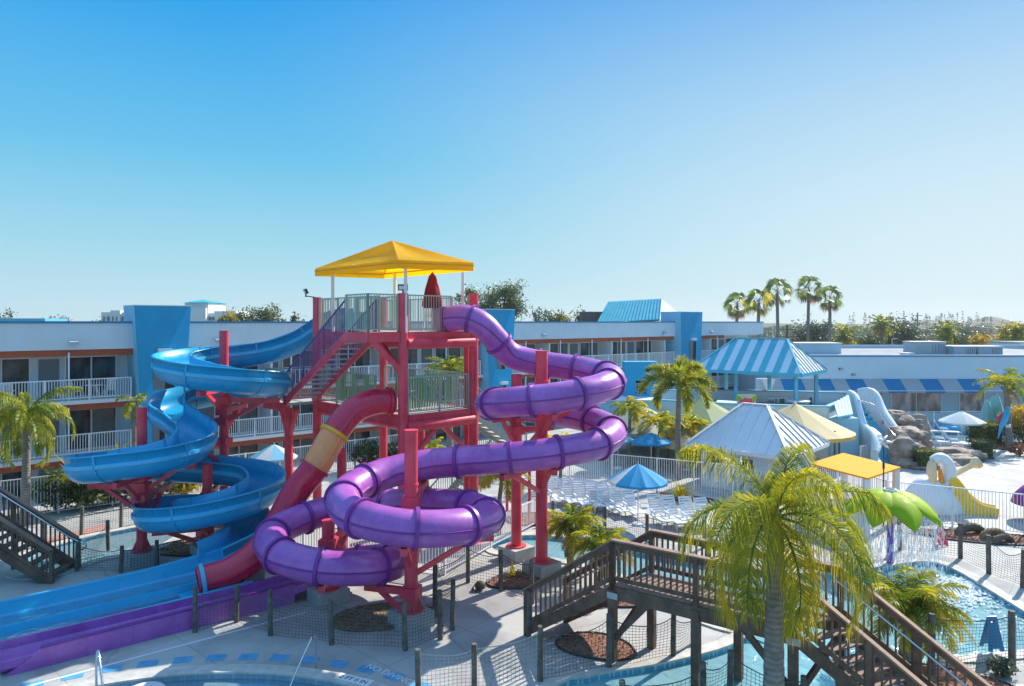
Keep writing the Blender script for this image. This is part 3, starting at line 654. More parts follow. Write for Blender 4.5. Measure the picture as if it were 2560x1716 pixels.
# lamps on the tower
for p, d in ((T(0, 0, 10.06), V((.05, -1, -.25))), (T(6.7, -.1, 10.06)+V((-.35, -.2, .05)), V((-.9, -.5, -.5)))):
    mb = MB(); d = d.normalized(); s_ = d.cross(UP).normalized(); u_ = s_.cross(d)
    mb.cyl(p-UP*.03, p+UP*.12, .03, .03, 8); mb.beam(p+UP*.02-(V((-.35, -.2, .05)) if p.x < -8 else V((0, 0, .1))), p+UP*.02, .04, .04); mb.box(p+UP*.22, (.10, .36, .22), (d, s_, u_)); o = mb.build('flood_lamp', M['black'], tower)
    mb = MB(); mb.box(p+UP*.22+d*.056, (.012, .28, .14), (d, s_, u_)); mb.build('lens', M['lens'], o)
# things on the upper deck
def plastic_chair(mb, c, ang, s=1.0):
    f = V((math.cos(ang), math.sin(ang), 0)); l = V((-f.y, f.x, 0)); c = V(c)
    mb.box(c+UP*.42*s, (.46*s, .46*s, .04), (f, l, UP)); mb.box(c-f*.24*s+UP*.7*s, (.04, .46*s, .55*s), ((f-UP*.2).normalized(), l, (UP+f*-.2).normalized()))
    for x in (-1, 1):
        mb.box(c+l*x*.25*s+UP*.64*s, (.42*s, .05, .04), (f, l, UP))
        for y in (-1, 1): mb.beam(c+l*x*.2*s+f*y*.2*s+UP*.42*s, c+l*x*.25*s+f*y*.25*s, .045, .045)
def chair_thing(label, c, ang, group=None, s=1.0):
    root = thing('plastic_chair', label, 'chair', c, group); f = V((math.cos(ang), math.sin(ang), 0)); l = V((-f.y, f.x, 0)); c = V(c)
    mb = MB(); mb.box(c+UP*.42*s, (.46*s, .46*s, .04), (f, l, UP)); mb.build('seat', M['plastic'], root)
    mb = MB(); bu = (UP+f*-.2).normalized()
    for k in range(5): mb.box(c-f*(.24+.02)*s+l*(k-2)*.095*s+UP*.7*s, (.03, .07*s, .55*s), (f, l, bu))
    mb.box(c-f*.32*s+UP*.97*s, (.04, .46*s, .07), (f, l, UP)); mb.build('backrest', M['plastic'], root)
    for x in (-1, 1):
        mb = MB(); mb.box(c+l*x*.25*s+UP*.64*s, (.42*s, .05, .04), (f, l, UP)); mb.build('armrest', M['plastic'], root)
        for y in (-1, 1):
            mb = MB(); mb.beam(c+l*x*.2*s+f*y*.2*s+UP*.42*s, c+l*x*.25*s+f*y*.25*s+UP*(.0), .045, .045); mb.build('leg', M['plastic'], root)
    return root
chair_thing('white lifeguard chair standing on the upper tower deck', T(1.6, 2.6, ZT), -1.2, s=1.45)
chair_thing('white plastic chair on the middle tower deck behind the green rail', T(1.5, 1.3, ZM), -2.2, s=1.2)
def closed_umbrella(label, c, h, r, mat, sleeve=.5, group=None):
    root = thing('folded_umbrella', label, 'umbrella', c, group); c = V(c)
    mb = MB(); mb.cyl(c, c+UP*(h+.05), .025, .02, 8); mb.cyl(c, c+UP*.08, .25, .2, 12); mb.build('pole', M['whitemetal'], root)
    mb = MB(); n = 16; vs = []
    prof = [(.02, h), (r*.35, h*.93), (r*.7, h*.72), (r, h*.45), (r*.85, h*.40)]
    for (rr, z) in prof:
        for i in range(n):
            q = 6.2832*i/n; k = rr*(1+.22*(1 if i % 2 else -1)*(1 if z < h*.95 else 0)); vs.append(c+V((k*math.cos(q), k*math.sin(q), z)))
    mb.add(vs, [(j*n+i, j*n+(i+1) % n, (j+1)*n+(i+1) % n, (j+1)*n+i) for j in range(len(prof)-1) for i in range(n)], 0, True)
    mb.build('cloth', M[mat], root); return root
closed_umbrella('folded crimson umbrella standing under the yellow tower canopy', U(1081, 829, 27.6)*1, 2.35, .35, 'umbred')
for o in COL.objects:
    if o.name.startswith('folded_umbrella'): o.location.z = ZT
# ================================================================== purple tube slide
def ring_profile(r, n=20): return [(r*math.cos(2*math.pi*i/n), r*math.sin(2*math.pi*i/n)) for i in range(n)]
def tube_slide(root, path, r, sections, flange_every, fl_mat, seam_mat, tname='tube', skip_first=0):
    """sections: list of (index0, index1, material); hollow tube with flange collars and side seams"""
    for i0, i1, mt in sections:
        mb = MB(); pts = path[i0:i1+1]
        mb.sweep(pts, ring_profile(r, 24), 0, True, True, False); mb.sweep(pts, [(x*.955, y*.955) for x, y in ring_profile(r, 24)], 0, True, True, False)
        for e in (0, -1):
            t = (pts[1]-pts[0]).normalized() if e == 0 else (pts[-1]-pts[-2]).normalized(); s_ = t.cross(UP).normalized(); u_ = s_.cross(t); P = ring_profile(r, 24)
            vs = [pts[e]+s_*a+u_*b for a, b in P]+[pts[e]+s_*a*.955+u_*b*.955 for a, b in P]
            mb.add(vs, [(k, (k+1) % 24, 24+(k+1) % 24, 24+k) for k in range(24)])
        for sg in (-1, 1):
            mb.sweep(pts, [(sg*(r-.01), -.03), (sg*(r+.045), -.022), (sg*(r+.045), .022), (sg*(r-.01), .03)], 1, True, False, True)
        mb.build(tname, [mt, seam_mat if mt != M['yellowtube'] else mt], root)
    acc = 0.0; nxt = flange_every*.5
    for i in range(1, len(path)-1):
        acc += (path[i]-path[i-1]).length
        if acc >= nxt:
            nxt += flange_every
            t = (path[i+1]-path[i-1]).normalized(); s_ = t.cross(UP).normalized(); u_ = s_.cross(t)
            mb = MB(); n = 28
            for (ra, da, rb, db) in ((r*1.0, -.055, r+.075, -.055), (r+.075, -.055, r+.075, .055), (r+.075, .055, r, .055)):
                A = [path[i]+t*da+s_*(ra*math.cos(6.28319*k/n))+u_*(ra*math.sin(6.28319*k/n)) for k in range(n)]
                B = [path[i]+t*db+s_*(rb*math.cos(6.28319*k/n))+u_*(rb*math.sin(6.28319*k/n)) for k in range(n)]
                mb.add(A+B, [(k, (k+1) % n, n+(k+1) % n, n+k) for k in range(n)], 0, ra == rb)
            mb.build('flange', fl_mat, root)
def pcol(root, p, top, r=.21, base=True, fins=True):
    mb = MB(); p = V(p); mb.cyl(p-UP*.1, p+UP*top, r, r, 20); mb.cyl(p+UP*top, p+UP*(top+.03), r*1.06, r*1.06, 20)
    if base:
        mb.cyl(p+UP*.45, p+UP*.5, r*1.9, r*1.9, 14)
        for i in range(4 if fins else 0):
            d = V((math.cos(i*1.571+.4), math.sin(i*1.571+.4), 0)); s_ = V((-d.y, d.x, 0))*.02
            a, b, c = p+d*r*.9+UP*.5, p+d*r*1.85+UP*.5, p+d*r*.95+UP*.9
            mb.add([a-s_, b-s_, c-s_, a+s_, b+s_, c+s_], [(0, 1, 2), (5, 4, 3), (0, 3, 4, 1), (1, 4, 5, 2), (2, 5, 3, 0)])
    for z in (top*.5, top*.72): mb.cyl(p+UP*z, p+UP*(z+.06), r*1.12, r*1.12, 20)
    o = mb.build('support_column', M['red'], root)
    mb = MB(); mb.box(p+UP*.2, (1.0, 1.0, .5), (V((.75, .66, 0)), V((-.66, .75, 0)), UP)); mb.build('concrete_footing', M['conc'], o)
    return o
def arm(root, p, target, drop=.95, brace=True):
    """cradle beam from a column to under the slide, with a diagonal brace below it"""
    p = V(p); e = V((target[0], target[1], 0)); z = target[2]; d = (e-p).normalized(); a = p+UP*z+d*.15; b = e+UP*z+d*.25
    mb = MB(); mb.beam(a, b, .17, .2)
    if brace: mb.beam(p+UP*(z-drop)+d*.12, p+(e-p)*.8+UP*(z-.06), .13, .14)
    mb.box(p+UP*z, (.5, .5, .32), (d, V((-d.y, d.x, 0)), UP))
    mb.build('support_arm', M['red'], root)
Q1, Q2, F_, G_ = V((1.06, 25, 0)), V((.17, 26.7, 0)), V((-2.99, 20.75, 0)), V((-5.9, 22.5, 0))
purple = thing('purple_tube_slide', 'twisting purple tube slide winding down from the top deck in loops', 'water slide', F_)
pp = [(-2.45, 27.35, 9.12), (-1.75, 27.05, 9.16), (-1.1, 26.95, 8.85), (-.6, 27.05, 8.28), (0, 27.3, 7.68), (1.2, 27.3, 7.36), (2.3, 27.0, 7.22), (3.05, 26.4, 7.1), (3.55, 25, 6.95), (2.9, 23.45, 6.75), (1.35, 22.8, 6.52), (-.2, 23.45, 6.3), (-.85, 25, 6.05), (-.2, 26.55, 5.8), (1.35, 27.2, 5.5), (2.9, 26.55, 5.3), (3.55, 25, 5.1), (2.9, 23.45, 4.92), (1.35, 22.8, 4.74), (-.2, 22.8, 4.56), (-1.6, 23.0, 4.42), (-2.9, 23.15, 4.27), (-4.3, 22.5, 4.05), (-5.0, 21, 3.82), (-4.4, 19.5, 3.62), (-2.9, 18.85, 3.45), (-1.4, 19.5, 3.3), (-.75, 21, 3.15), (-1.4, 22.5, 3.05), (-2.9, 23.3, 2.95), (-4.4, 24.1, 2.72), (-5.6, 24.8, 2.5), (-6.95, 24.05, 2.33), (-7.7, 22.7, 2.15), (-7.1, 21.2, 1.98), (-5.6, 20.55, 1.82), (-4.3, 20.9, 1.65), (-3.7, 21.9, 1.45), (-4.1, 23.0, 1.2), (-5.1, 23.5, .95), (-6.2, 23.3, .8)]
ppath = catmull(pp, .16)
tube_slide(purple, ppath, .5, [(0, len(ppath)-1, M['purple'])], 1.62, M['purpledark'], M['purpledark'])
mb = MB(); mb.box((-2.75, 27.75, 9.1), (.6, .5, 1.0), (ta, tb, UP)); mb.build('entry_tub', M['pink'], purple)
for p, top in ((Q1, 7.94), (Q2, 6.97), (F_, 5.77), (G_, 2.6)): pcol(purple, p, top, .2 if p != Q1 else .215, True, p == F_ or p == G_)
def at(z, path, near): return min((q for q in path if abs(q.z-z) < .35), key=lambda q: (q-V((near[0], near[1], z))).length)
for c, x, y, z in ((Q1, 1.35, 27.2, 7.36), (Q1, 3.4, 25.2, 6.97), (Q1, 1.35, 22.9, 6.52), (Q2, -.5, 26.0, 6.0), (Q1, 3.4, 25.2, 5.12), (Q1, 1.35, 22.9, 4.74), (Q2, 1.35, 27.2, 5.5), (Q1, -.2, 22.9, 4.56), (F_, -2.9, 23.1, 4.28), (F_, -4.9, 21.0, 3.82), (F_, -2.9, 18.9, 3.46), (F_, -.8, 21, 3.15), (F_, -2.9, 23.3, 2.95), (F_, -4.2, 21.1, 1.62), (G_, -7.6, 22.7, 2.15), (G_, -5.6, 20.6, 1.82), (G_, -5.6, 24.7, 2.5)):
    arm(purple, c, (x, y, z-.62), .75 if z < 2 else 1.0)
# run-out trough of the purple slide and the three-lane flume
LN0 = V((-7.0, 22.45, 0)); ll_ = V((-.785, -.62, 0)); ln_ = V((.62, -.785, 0))
def LN(t, c, z=0): return LN0+ll_*t+ln_*c+UP*z
tr = [V((-5.9, 23.4, .66)), V((-6.6, 23.2, .42)), LN(.3, -.6, .24), LN(1.5, -.6, .19), LN(4, -.6, .17), LN(7.6, -.6, .16)]
tpath = catmull(tr, .25)
prof = [(-.56, .2), (-.62, .2), (-.62, .0), (-.45, -.14), (.45, -.14), (.62, .0), (.62, .3), (.56, .3), (.52, .08), (.4, -.06), (-.4, -.06), (-.52, .08)]
mb = MB(); mb.sweep(tpath, prof, 0, True, False); mb.build('runout_trough', M['purple'], purple)
mb = MB(); vs = []
for t in [i*.38 for i in range(0, 18)]: vs += [LN(t, .085, 0), LN(t, .085, .4)]
b0 = [LN(0, -.03, 0), LN(7.5, -.03, 0), LN(7.5, .08, 0), LN(0, .08, 0)]
mb.hexa(b0, [LN(0, -.03, .62), LN(6.7, -.03, .5), LN(6.7, .08, .5), LN(0, .08, .62)]); mb.build('lane_wall', M['purple'], purple)
mb = MB(); mb.beam(LN(0, .02, .64), LN(6.75, .02, .52), .14, .05); mb.build('wall_cap', M['purpledark'], purple)
# ================================================================== blue open slide
P1, P2, P3 = V((-12.1, 29.4, 0)), V((-13.8, 26.1, 0)), V((-11.75, 27.0, 0))
blue = thing('blue_body_slide', 'long open blue slide curling down around three red columns to a wide flume', 'water slide', P2)
bp_ = [(-7.4, 32.3, 8.62), (-8.5, 32.3, 8.35), (-9.7, 32.1, 7.62), (-11, 31.7, 7.12), (-12.2, 31.45, 6.93), (-13.5, 30.9, 6.83), (-14.1, 29.5, 6.7), (-13.6, 28.1, 6.55), (-12.2, 27.4, 6.33), (-10.75, 27.9, 6.1), (-10.0, 29.3, 5.85), (-10.5, 30.8, 5.6), (-12, 31.4, 5.4), (-13.6, 31.0, 5.2), (-14.5, 29.9, 4.97), (-14.15, 28.7, 4.66), (-13.1, 27.9, 4.3), (-12.15, 27.0, 3.95), (-12.0, 25.9, 3.7), (-12.7, 24.95, 3.55), (-13.9, 24.7, 3.4), (-15.1, 25.0, 3.22), (-15.7, 26.2, 3.0), (-15.1, 27.4, 2.8), (-13.7, 28.0, 2.6), (-12, 28.4, 2.4), (-10.4, 28.3, 2.2), (-9.55, 27.2, 1.98), (-9.9, 25.9, 1.8), (-11.3, 25.2, 1.55), (-12.8, 25.4, 1.35), (-13.4, 26.4, 1.2), (-12.8, 27.5, 1.03), (-11.5, 27.8, .88), (-10.35, 27.2, .74), (-9.8, 26.1, .6), (-9.85, 25.2, .42), (-10.4, 24.2, .26)]
bpath = catmull(bp_, .16)
def trough_profile(r=.68, wall=.46, th=.045, n=14, lip=.06):
    out = [(-r-lip, wall+.02), (-r-lip, wall-.03), (-r-.0, wall-.03)]
    inn = []
    for i in range(n+1):
        a = math.pi+math.pi*i/n; out.append((r*math.cos(a), r*.82*math.sin(a))); inn.append(((r-th)*math.cos(a), (r*.82-th)*math.sin(a)))
    out += [(r, wall-.03), (r+lip, wall-.03), (r+lip, wall+.02), (r-th, wall+.02)]
    return out+inn[::-1]+[(-r+th, wall+.02)]
nB = len(bpath); cuts = [0]
acc = 0
for i in range(1, nB):
    acc += (bpath[i]-bpath[i-1]).length
    if acc > 2.15 and nB-i > 6: cuts.append(i); acc = 0
cuts.append(nB-1)
LIFT = UP*.56
bl = [q+LIFT for q in bpath]
for a, b in zip(cuts[:-1], cuts[1:]):
    mb = MB(); mb.sweep(bl[a:b+1], trough_profile(), 0, True, True)
    for sg in (-1, 1):
        mb.sweep(bl[a:b+1], [(sg*.66, .0), (sg*.745, .02), (sg*.745, .15), (sg*.66, .17)], 1, True, False)
    mb.build('trough_section', [M['bluetube'], M['bluerib']], blue)
for i in cuts[1:-1]:
    mb = MB(); t = (bl[i+1]-bl[i-1]).normalized()
    mb.sweep([bl[i]-t*.04, bl[i]+t*.04], trough_profile(.72, .47, .09, 14, .04), 0, True, False); mb.build('section_flange', M['bluetube'], blue)
mb = MB(); mb.box((-7.2, 32.25, 9.05), (1.3, .8, .8), (ta, tb, UP)); mb.build('entry_tub', M['bluetube'], blue)
for p, top in ((P1, 8.6), (P2, 5.78), (P3, 3.48)): pcol(blue, p, top, .185)
for c, x, y, z in ((P1, -12.2, 31.4, 6.93), (P1, -14.0, 29.5, 6.7), (P1, -12.2, 27.5, 6.33), (P1, -10.0, 29.3, 5.85), (P1, -12.0, 31.3, 5.4), (P1, -14.4, 29.8, 4.97), (P1, -12.6, 27.6, 4.12), (P2, -13.9, 24.75, 3.4), (P2, -15.6, 26.2, 3.0), (P2, -12.1, 26.2, 3.75), (P2, -13.7, 27.9, 2.6), (P3, -9.7, 27.1, 1.98), (P3, -11.3, 25.3, 1.55), (P3, -13.3, 26.4, 1.2), (P3, -12, 28.3, 2.4)):
    arm(blue, c, (x, y, z-.14), .9 if z > 2.2 else .6)
# wide flume, two blue lanes
mb = MB()
def lane_sec(t, zf, zw, zd):
    cs = [(-4.25, 0), (-4.25, zw), (-4.15, zw), (-4.05, zf+.08), (-3.95, zf), (-2.78, zf), (-2.72, zf+.2), (-2.62, zf+.2), (-2.56, zf), (-1.45, zf), (-1.36, zf+.1), (-1.28, zd), (-1.2, zd), (-1.2, 0)]
    return [LN(t, c, z) for c, z in cs]
LSEC = ((.9, .26, .85, .5), (1.6, .23, .78, .48), (2.4, .2, .7, .45), (3.6, .17, .6, .42), (5, .15, .56, .4), (7, .13, .52, .38), (9, .12, .5, .37), (12.5, .1, .46, .35))
secs = [lane_sec(*q) for q in LSEC]
n_ = len(secs[0])
for s0, s1 in zip(secs[:-1], secs[1:]):
    mb.add(s0+s1, [(k, k+1, n_+k+1, n_+k) for k in range(n_-1)])
mb.add(secs[0], [tuple(range(n_))])
mb.build('runout_flume', M['bluetube'], blue)
mb = MB()
for c, k in ((-4.2, 2), (-1.24, 3)):
    mb = MB(); mb.sweep([LN(q[0], c, q[k]+.02) for q in LSEC], [(-.065, -.03), (-.065, .03), (.065, .03), (.065, -.03)], 0, True, False); mb.build('flume_rim', M['bluerib'], blue)
for c0, c1, t0, z in ((-3.98, -2.76, 1.5, .01), (-2.58, -1.43, 2.9, .01)):
    mb = MB(); mb.add([LN(t0, c0, .265 if t0 < 2 else .225), LN(t0, c1, .265 if t0 < 2 else .225), LN(5, c1, .175), LN(5, c0, .175), LN(12.4, c1, .13), LN(12.4, c0, .13)], [(0, 1, 2, 3), (3, 2, 4, 5)])
    mb.build('lane_water', M['bluewater'], blue)
# ================================================================== red and yellow tube slide
redt = thing('red_tube_slide', 'short crimson tube slide with a yellow middle section leaving the lower deck', 'water slide', (-7.3, 23.9, 0))
rp = [(-4.55, 26.5, 5.98), (-5.2, 26.1, 6.0), (-5.85, 25.65, 5.7), (-6.38, 25.15, 4.98), (-6.95, 24.65, 3.85), (-7.55, 24.45, 3.05), (-8.05, 23.95, 1.95), (-8.5, 23.4, 1.28), (-9.2, 22.9, .82), (-10.05, 22.4, .66)]
rpath = catmull(rp, .14)
iy0 = min(range(len(rpath)), key=lambda i: (rpath[i]-V((-6.4, 25.12, 4.95))).length); iy1 = min(range(len(rpath)), key=lambda i: (rpath[i]-V((-6.97, 24.64, 3.8))).length)
tube_slide(redt, rpath, .49, [(0, iy0, M['redtube']), (iy0, iy1, M['yellowtube']), (iy1, len(rpath)-1, M['redtube'])], 99, M['redtube'], M['redtube'])
for i, mt in ((iy0, 'yellowflange'), (iy1, 'redtube'), (len(rpath)-2, 'bluerib'), (1, 'redtube')):
    t = (rpath[i+1]-rpath[i-1]).normalized(); mb = MB(); mb.sweep([rpath[i]-t*.06, rpath[i]+t*.06], [(x*1.15, y*1.15) for x, y in ring_profile(.49, 24)]+[(.485, 0)]+[(x*.97, y*.97) for x, y in ring_profile(.49, 24)][::-1], 0, True, False, False)
    s_ = t.cross(UP).normalized(); u_ = s_.cross(t)
    for sgn in (-1, 1):
        Pn = ring_profile(.49, 24); c_ = rpath[i]+t*.06*sgn
        mb.add([c_+s_*a*1.15+u_*b*1.15 for a, b in Pn]+[c_+s_*a*.97+u_*b*.97 for a, b in Pn], [(k, (k+1) % 24, 24+(k+1) % 24, 24+k) for k in range(24)])
    mb.build('flange', M[mt], redt)
mb = MB(); mb.cyl((-6.3, 25.9, 0), (-6.3, 25.9, 4.3), .17, .17, 16); mb.beam((-6.3, 25.9, 4.2), (-6.4, 25.15, 4.35), .15, .16); mb.build('support_column', M['red'], redt)
mb = MB(); mb.box((-8.6, 23.5, .4), (.5, .3, .8), (ll_, ln_, UP)); mb.build('support_block', M['conc'], redt)
# ================================================================== ground and pools
def struct(o): o['kind'] = 'structure'; return o
mb = MB(); R_ = 3000
N_g = 24
mb.add([(-R_+2*R_*i/N_g, -200+(R_+200)*j/N_g, -1.5) for j in range(N_g+1) for i in range(N_g+1)], [(j*(N_g+1)+i, j*(N_g+1)+i+1, (j+1)*(N_g+1)+i+1, (j+1)*(N_g+1)+i) for j in range(N_g) for i in range(N_g)])
struct(mb.build('ground', M['ground']))
def gpoly(l): return [G(x, y) for x, y in l]
riv = [(1395, 1716), (1460, 1697), (1527, 1681), (1636, 1664), (1730, 1643), (1817, 1618), (1866, 1588), (1830, 1572), (1775, 1556), (1738, 1524), (1680, 1487), (1600, 1456), (1520, 1430), (1450, 1410), (1380, 1398), (1300, 1390), (1240, 1380), (1225, 1362), (1270, 1346), (1340, 1340), (1440, 1350), (1560, 1374), (1700, 1402), (1850, 1424), (2000, 1436), (2150, 1430), (2270, 1408), (2340, 1408), (2400, 1432), (2470, 1474), (2560, 1530), (2620, 1570), (2630, 1600), (2560, 1629), (2441, 1642), (2330, 1654)]
rivp = gpoly(riv)+[V((8.6, 16.6, 0)), V((8.6, 14.0, 0)), V((6.5, 12.0, 0)), V((3, 12.0, 0)), V((.3, 14.5, 0))]
river = catmull(rivp, .35, True)
lriv = gpoly([(215, 1345), (290, 1330), (370, 1316), (450, 1314), (440, 1340), (392, 1368), (330, 1384), (250, 1398), (185, 1420), (120, 1440), (40, 1436), (60, 1395), (130, 1368)])
left_river = catmull(lriv, .35, True)
cp = V((-7.1, 10.12, 0)); front_pool = [cp+V((7.8*math.cos(i*.0654498), 7.8*math.sin(i*.0654498), 0)) for i in range(96)]
back_pool = catmull([V((x, y, 0)) for x, y in ((36, 50.5), (41, 52.5), (43, 55.5), (39, 57), (33, 56.5), (30.5, 54), (31.5, 51.5))], .4, True)
outer = [V((-60, -30, 0)), V((90, -30, 0)), V((90, 66, 0)), V((10, 66, 0)), V((-60, 20, 0))]
def orient(p):
    a = sum(p[i].x*p[(i+1) % len(p)].y-p[(i+1) % len(p)].x*p[i].y for i in range(len(p)))
    return p if a > 0 else p[::-1]
pools = [orient(p) for p in (river, left_river, front_pool, back_pool)]
cu = bpy.data.curves.new('deckcurve', 'CURVE'); cu.dimensions = '2D'; cu.fill_mode = 'BOTH'
for p in [outer]+pools:
    s = cu.splines.new('POLY'); s.points.add(len(p)-1); s.use_cyclic_u = True
    for k, q in enumerate(p): s.points[k].co = (q.x, q.y, 0, 1)
to = bpy.data.objects.new('deck_tmp', cu); COL.objects.link(to); dg = bpy.context.evaluated_depsgraph_get()
me = bpy.data.meshes.new_from_object(to.evaluated_get(dg)); bpy.data.objects.remove(to); me.materials.clear(); me.materials.append(M['deck'])
do = bpy.data.objects.new('pool_deck', me); COL.objects.link(do); struct(do)
def offset(p, d):
    n = len(p); out = []
    for i in range(n):
        t = (p[(i+1) % n]-p[i-1]).normalized(); out.append(p[i]+V((t.y, -t.x, 0))*d)
    return out
for nm, p, wm, bm, cw, ct in (('lazy_river', pools[0], 'splashwater', 'basin', .36, 'coping'), ('lazy_river_left_arm', pools[1], 'water', 'basin', .36, 'coping'), ('front_pool', pools[2], 'bluewater', 'bluebasin', .4, 'coping'), ('back_pool', pools[3], 'bluewater', 'bluebasin', .4, 'coping')):
    n = len(p); f = offset(p, .002)
    mb = MB(); mb.add([q-UP*.75 for q in p], [tuple(range(n))]); struct(mb.build(nm+'_floor', M[bm]))
    mb = MB(); vs = [q-UP*.75 for q in p]+[q+UP*.0 for q in p]; mb.add(vs, [(i, n+i, n+(i+1) % n, (i+1) % n) for i in range(n)]); struct(mb.build(nm+'_wall', M['greytile' if nm == 'front_pool' else 'tile']))
    inn = offset(p, -.01)
    mb = MB(); mb.add([q-UP*.13 for q in inn], [tuple(range(n))]); struct(mb.build(nm+'_water', M[wm]))
    o_ = offset(p, cw); mb = MB()
    vs = [q+UP*.0 for q in offset(p, -.03)]+[q+UP*.05 for q in offset(p, -.03)]+[q+UP*.05 for q in o_]+[q+UP*.0 for q in o_]
    mb.add(vs, [(k*n+i, k*n+(i+1) % n, (k+1)*n+(i+1) % n, (k+1)*n+i) for k in range(3) for i in range(n)]); struct(mb.build(nm+'_coping', M[ct]))
# ramp of the river, pale concrete entry
mb = MB(); mb.add([G(1773, 1560)+UP*.06, G(1864, 1592)+UP*.06, G(1862, 1592)+V((.8, -.25, -.2)), G(1780, 1556)+V((1.0, .3, -.2))], [(0, 1, 2, 3)]); struct(mb.build('entry_ramp', M['coping']))
# painted pads round the front pool
for i in range(19):
    a = 2.45-i*.098; r0, r1 = 8.5, 8.86; da = .028
    ps = [cp+V((r*math.cos(a+d), r*math.sin(a+d), .005)) for r, d in ((r0, -da), (r1, -da), (r1, da), (r0, da))]
    mb = MB(); mb.add(ps, [(3, 2, 1, 0)]); tag(struct(mb.build('painted_pad', M['padblue'])))
# white painted line beside the purple lane and painted words
mb = MB(); mb.add([LN(0, .95, .006), LN(9, .95, .006), LN(9, 1.03, .006), LN(0, 1.03, .006)], [(0, 1, 2, 3)]); struct(mb.build('painted_line', M['white']))
a_ = math.atan2(17.83-10.5, -2.6+7.1)
for txt, loc, rz, sz, mt in (('NO DIVING', G(966, 1689, .006), -.6, .3, 'white'), ('NO DIVING', G(1745, 1626, .006), .42, .28, 'white')):
    o = text_mesh('painted_words', txt, sz, M[mt], None, loc, (0, 0, rz)); struct(o)
# depth markers on the pool edge
root = thing('depth_marker', 'white pool edge tile reading 2 FT 0 IN in black letters', 'depth marker', V((-3.95, 17.5, .055)))
mb = MB(); mdir = V((.92, -.392, 0)); mnr = V((.392, .92, 0)); mb.box(V((-3.95, 17.5, .06)), (1.0, .3, .012), (mdir, mnr, UP)); mb.build('tile_plate', M['white'], root)
text_mesh('lettering', '2 FT 0 IN', .21, M['black'], root, V((-3.95, 17.5, .069))-mnr*.085, (0, 0, math.atan2(-.392, .92)))
root = thing('depth_marker', 'black depth lettering 2 FT 0 IN on the lazy river tile band', 'depth marker', G(1748, 1646, -.05))
text_mesh('lettering', '2 FT 0 IN', .15, M['black'], root, G(1742, 1655, 0)+V((.06, -.1, -.10)), (1.57, 0, .52))
# mulch beds
def bed(nm, c, rx, ry, m, rz=0, edge=True, seed=1):
    c = V(c); r = random.Random(seed); mb = MB(); n = 28; ring = []
    for i in range(n):
        a = 6.28319*i/n; k = 1+.05*math.sin(3*a+seed); x, y = rx*k*math.cos(a), ry*k*math.sin(a); ring.append(c+V((x*math.cos(rz)-y*math.sin(rz), x*math.sin(rz)+y*math.cos(rz), .03)))
    mid = [c+(q-c)*.55+UP*.07 for q in ring]
    mb.add(ring+mid+[c+UP*.1], [(i, (i+1) % n, n+(i+1) % n, n+i) for i in range(n)]+[(n+i, n+(i+1) % n, 2*n) for i in range(n)], 0, True)
    for i in range(int(260*rx*ry)):
        a, q = r.uniform(0, 6.28), math.sqrt(r.random())*.95; x, y = rx*q*math.cos(a), ry*q*math.sin(a)
        leafquad(mb, c+V((x*math.cos(rz)-y*math.sin(rz), x*math.sin(rz)+y*math.cos(rz), .09)), .05, r)
    o = mb.build(nm, M[m]); tag(o, kind='stuff', label='bark mulch covering a planting bed', cat='mulch')
    if edge:
        mb = MB(); mb.tube(ring+[ring[0], ring[1]], .045, 5, 0, False); struct(mb.build('bed_edging', M['black']))
bed('mulch', (-3.9, 21.35, 0), 1.65, 1.0, 'brownmulch', .2, False, 2)
bed('mulch', G(1490, 1618), 1.1, .75, 'mulch', -.4, True, 3)
bed('mulch', G(1290, 1455), 1.0, .7, 'mulch', .2, True, 4)
bed('mulch', G(1560, 1495), 1.3, .8, 'mulch', .2, True, 5)
bed('mulch', G(2455, 1345), 2.5, .85, 'mulch', -.25, True, 6)
bed('mulch', G(1700, 1246), 1.6, .6, 'mulch', -.4, True, 7)
bed('mulch', G(1350, 1300), 1.6, 1.0, 'mulch', 0, True, 8)
bed('mulch', G(2330, 1700), 1.9, .7, 'mulch', -.3, True, 9)
bed('mulch', G(2560, 1118), 3.4, 2.2, 'mulch', -.3, True, 10)
bed('mulch', (-11.6, 28.4, 0), 2.6, 1.4, 'brownmulch', .4, True, 12)
mb = MB(); mb.add([G(100, 1350, .006), G(270, 1308, .006), G(280, 1322, .006), G(120, 1372, .006)], [(0, 1, 2, 3)]); struct(mb.build('brick_paving', M['brick']))
# ================================================================== motel
FA, fa, fo = V((-25.1, 34.3, 0)), V((.753, .658, 0)), V((.658, -.753, 0))
FANG = math.atan2(.658, .753)
def F(u, v, z): return FA+fa*u+fo*v+UP*z
def fu(px):
    k = (px-1280)/K; return (k*FA.y-FA.x)/(fa.x-k*fa.y)
def fbox(mb, u0, u1, v0, v1, z0, z1, mi=0):
    mb.hexa([F(u0, v0, z0), F(u1, v0, z0), F(u1, v1, z0), F(u0, v1, z0)][::-1], [F(u0, v0, z1), F(u1, v0, z1), F(u1, v1, z1), F(u0, v1, z1)][::-1], mi)
UE = 72.4; U0 = -8.0
motel = thing('motel_building', 'long three storey white motel wing with railed balconies and blue flared stair pylons', 'motel', F(20, 0, 0))
def mpart(name, mat, boxes, parent=motel):
    mb = MB()
    for b in boxes: fbox(mb, *b)
    return mb.build(name, M[mat], parent)
mpart('parapet', 'stucco', [(U0, UE, -.35, 0, 7.55, 8.92), (UE-.3, UE, -12, -.36, 7.55, 8.92), (U0, UE, -12, -11.7, 7.55, 8.92)])
mpart('parapet_cap', 'capblue', [(U0-.05, UE+.08, -.42, .06, 8.922, 9.03), (UE-.36, UE+.08, -12, -.43, 8.922, 9.03)])
mpart('roof', 'roofgrey', [(U0, UE-.3, -11.7, -.36, 7.6, 8.3)])
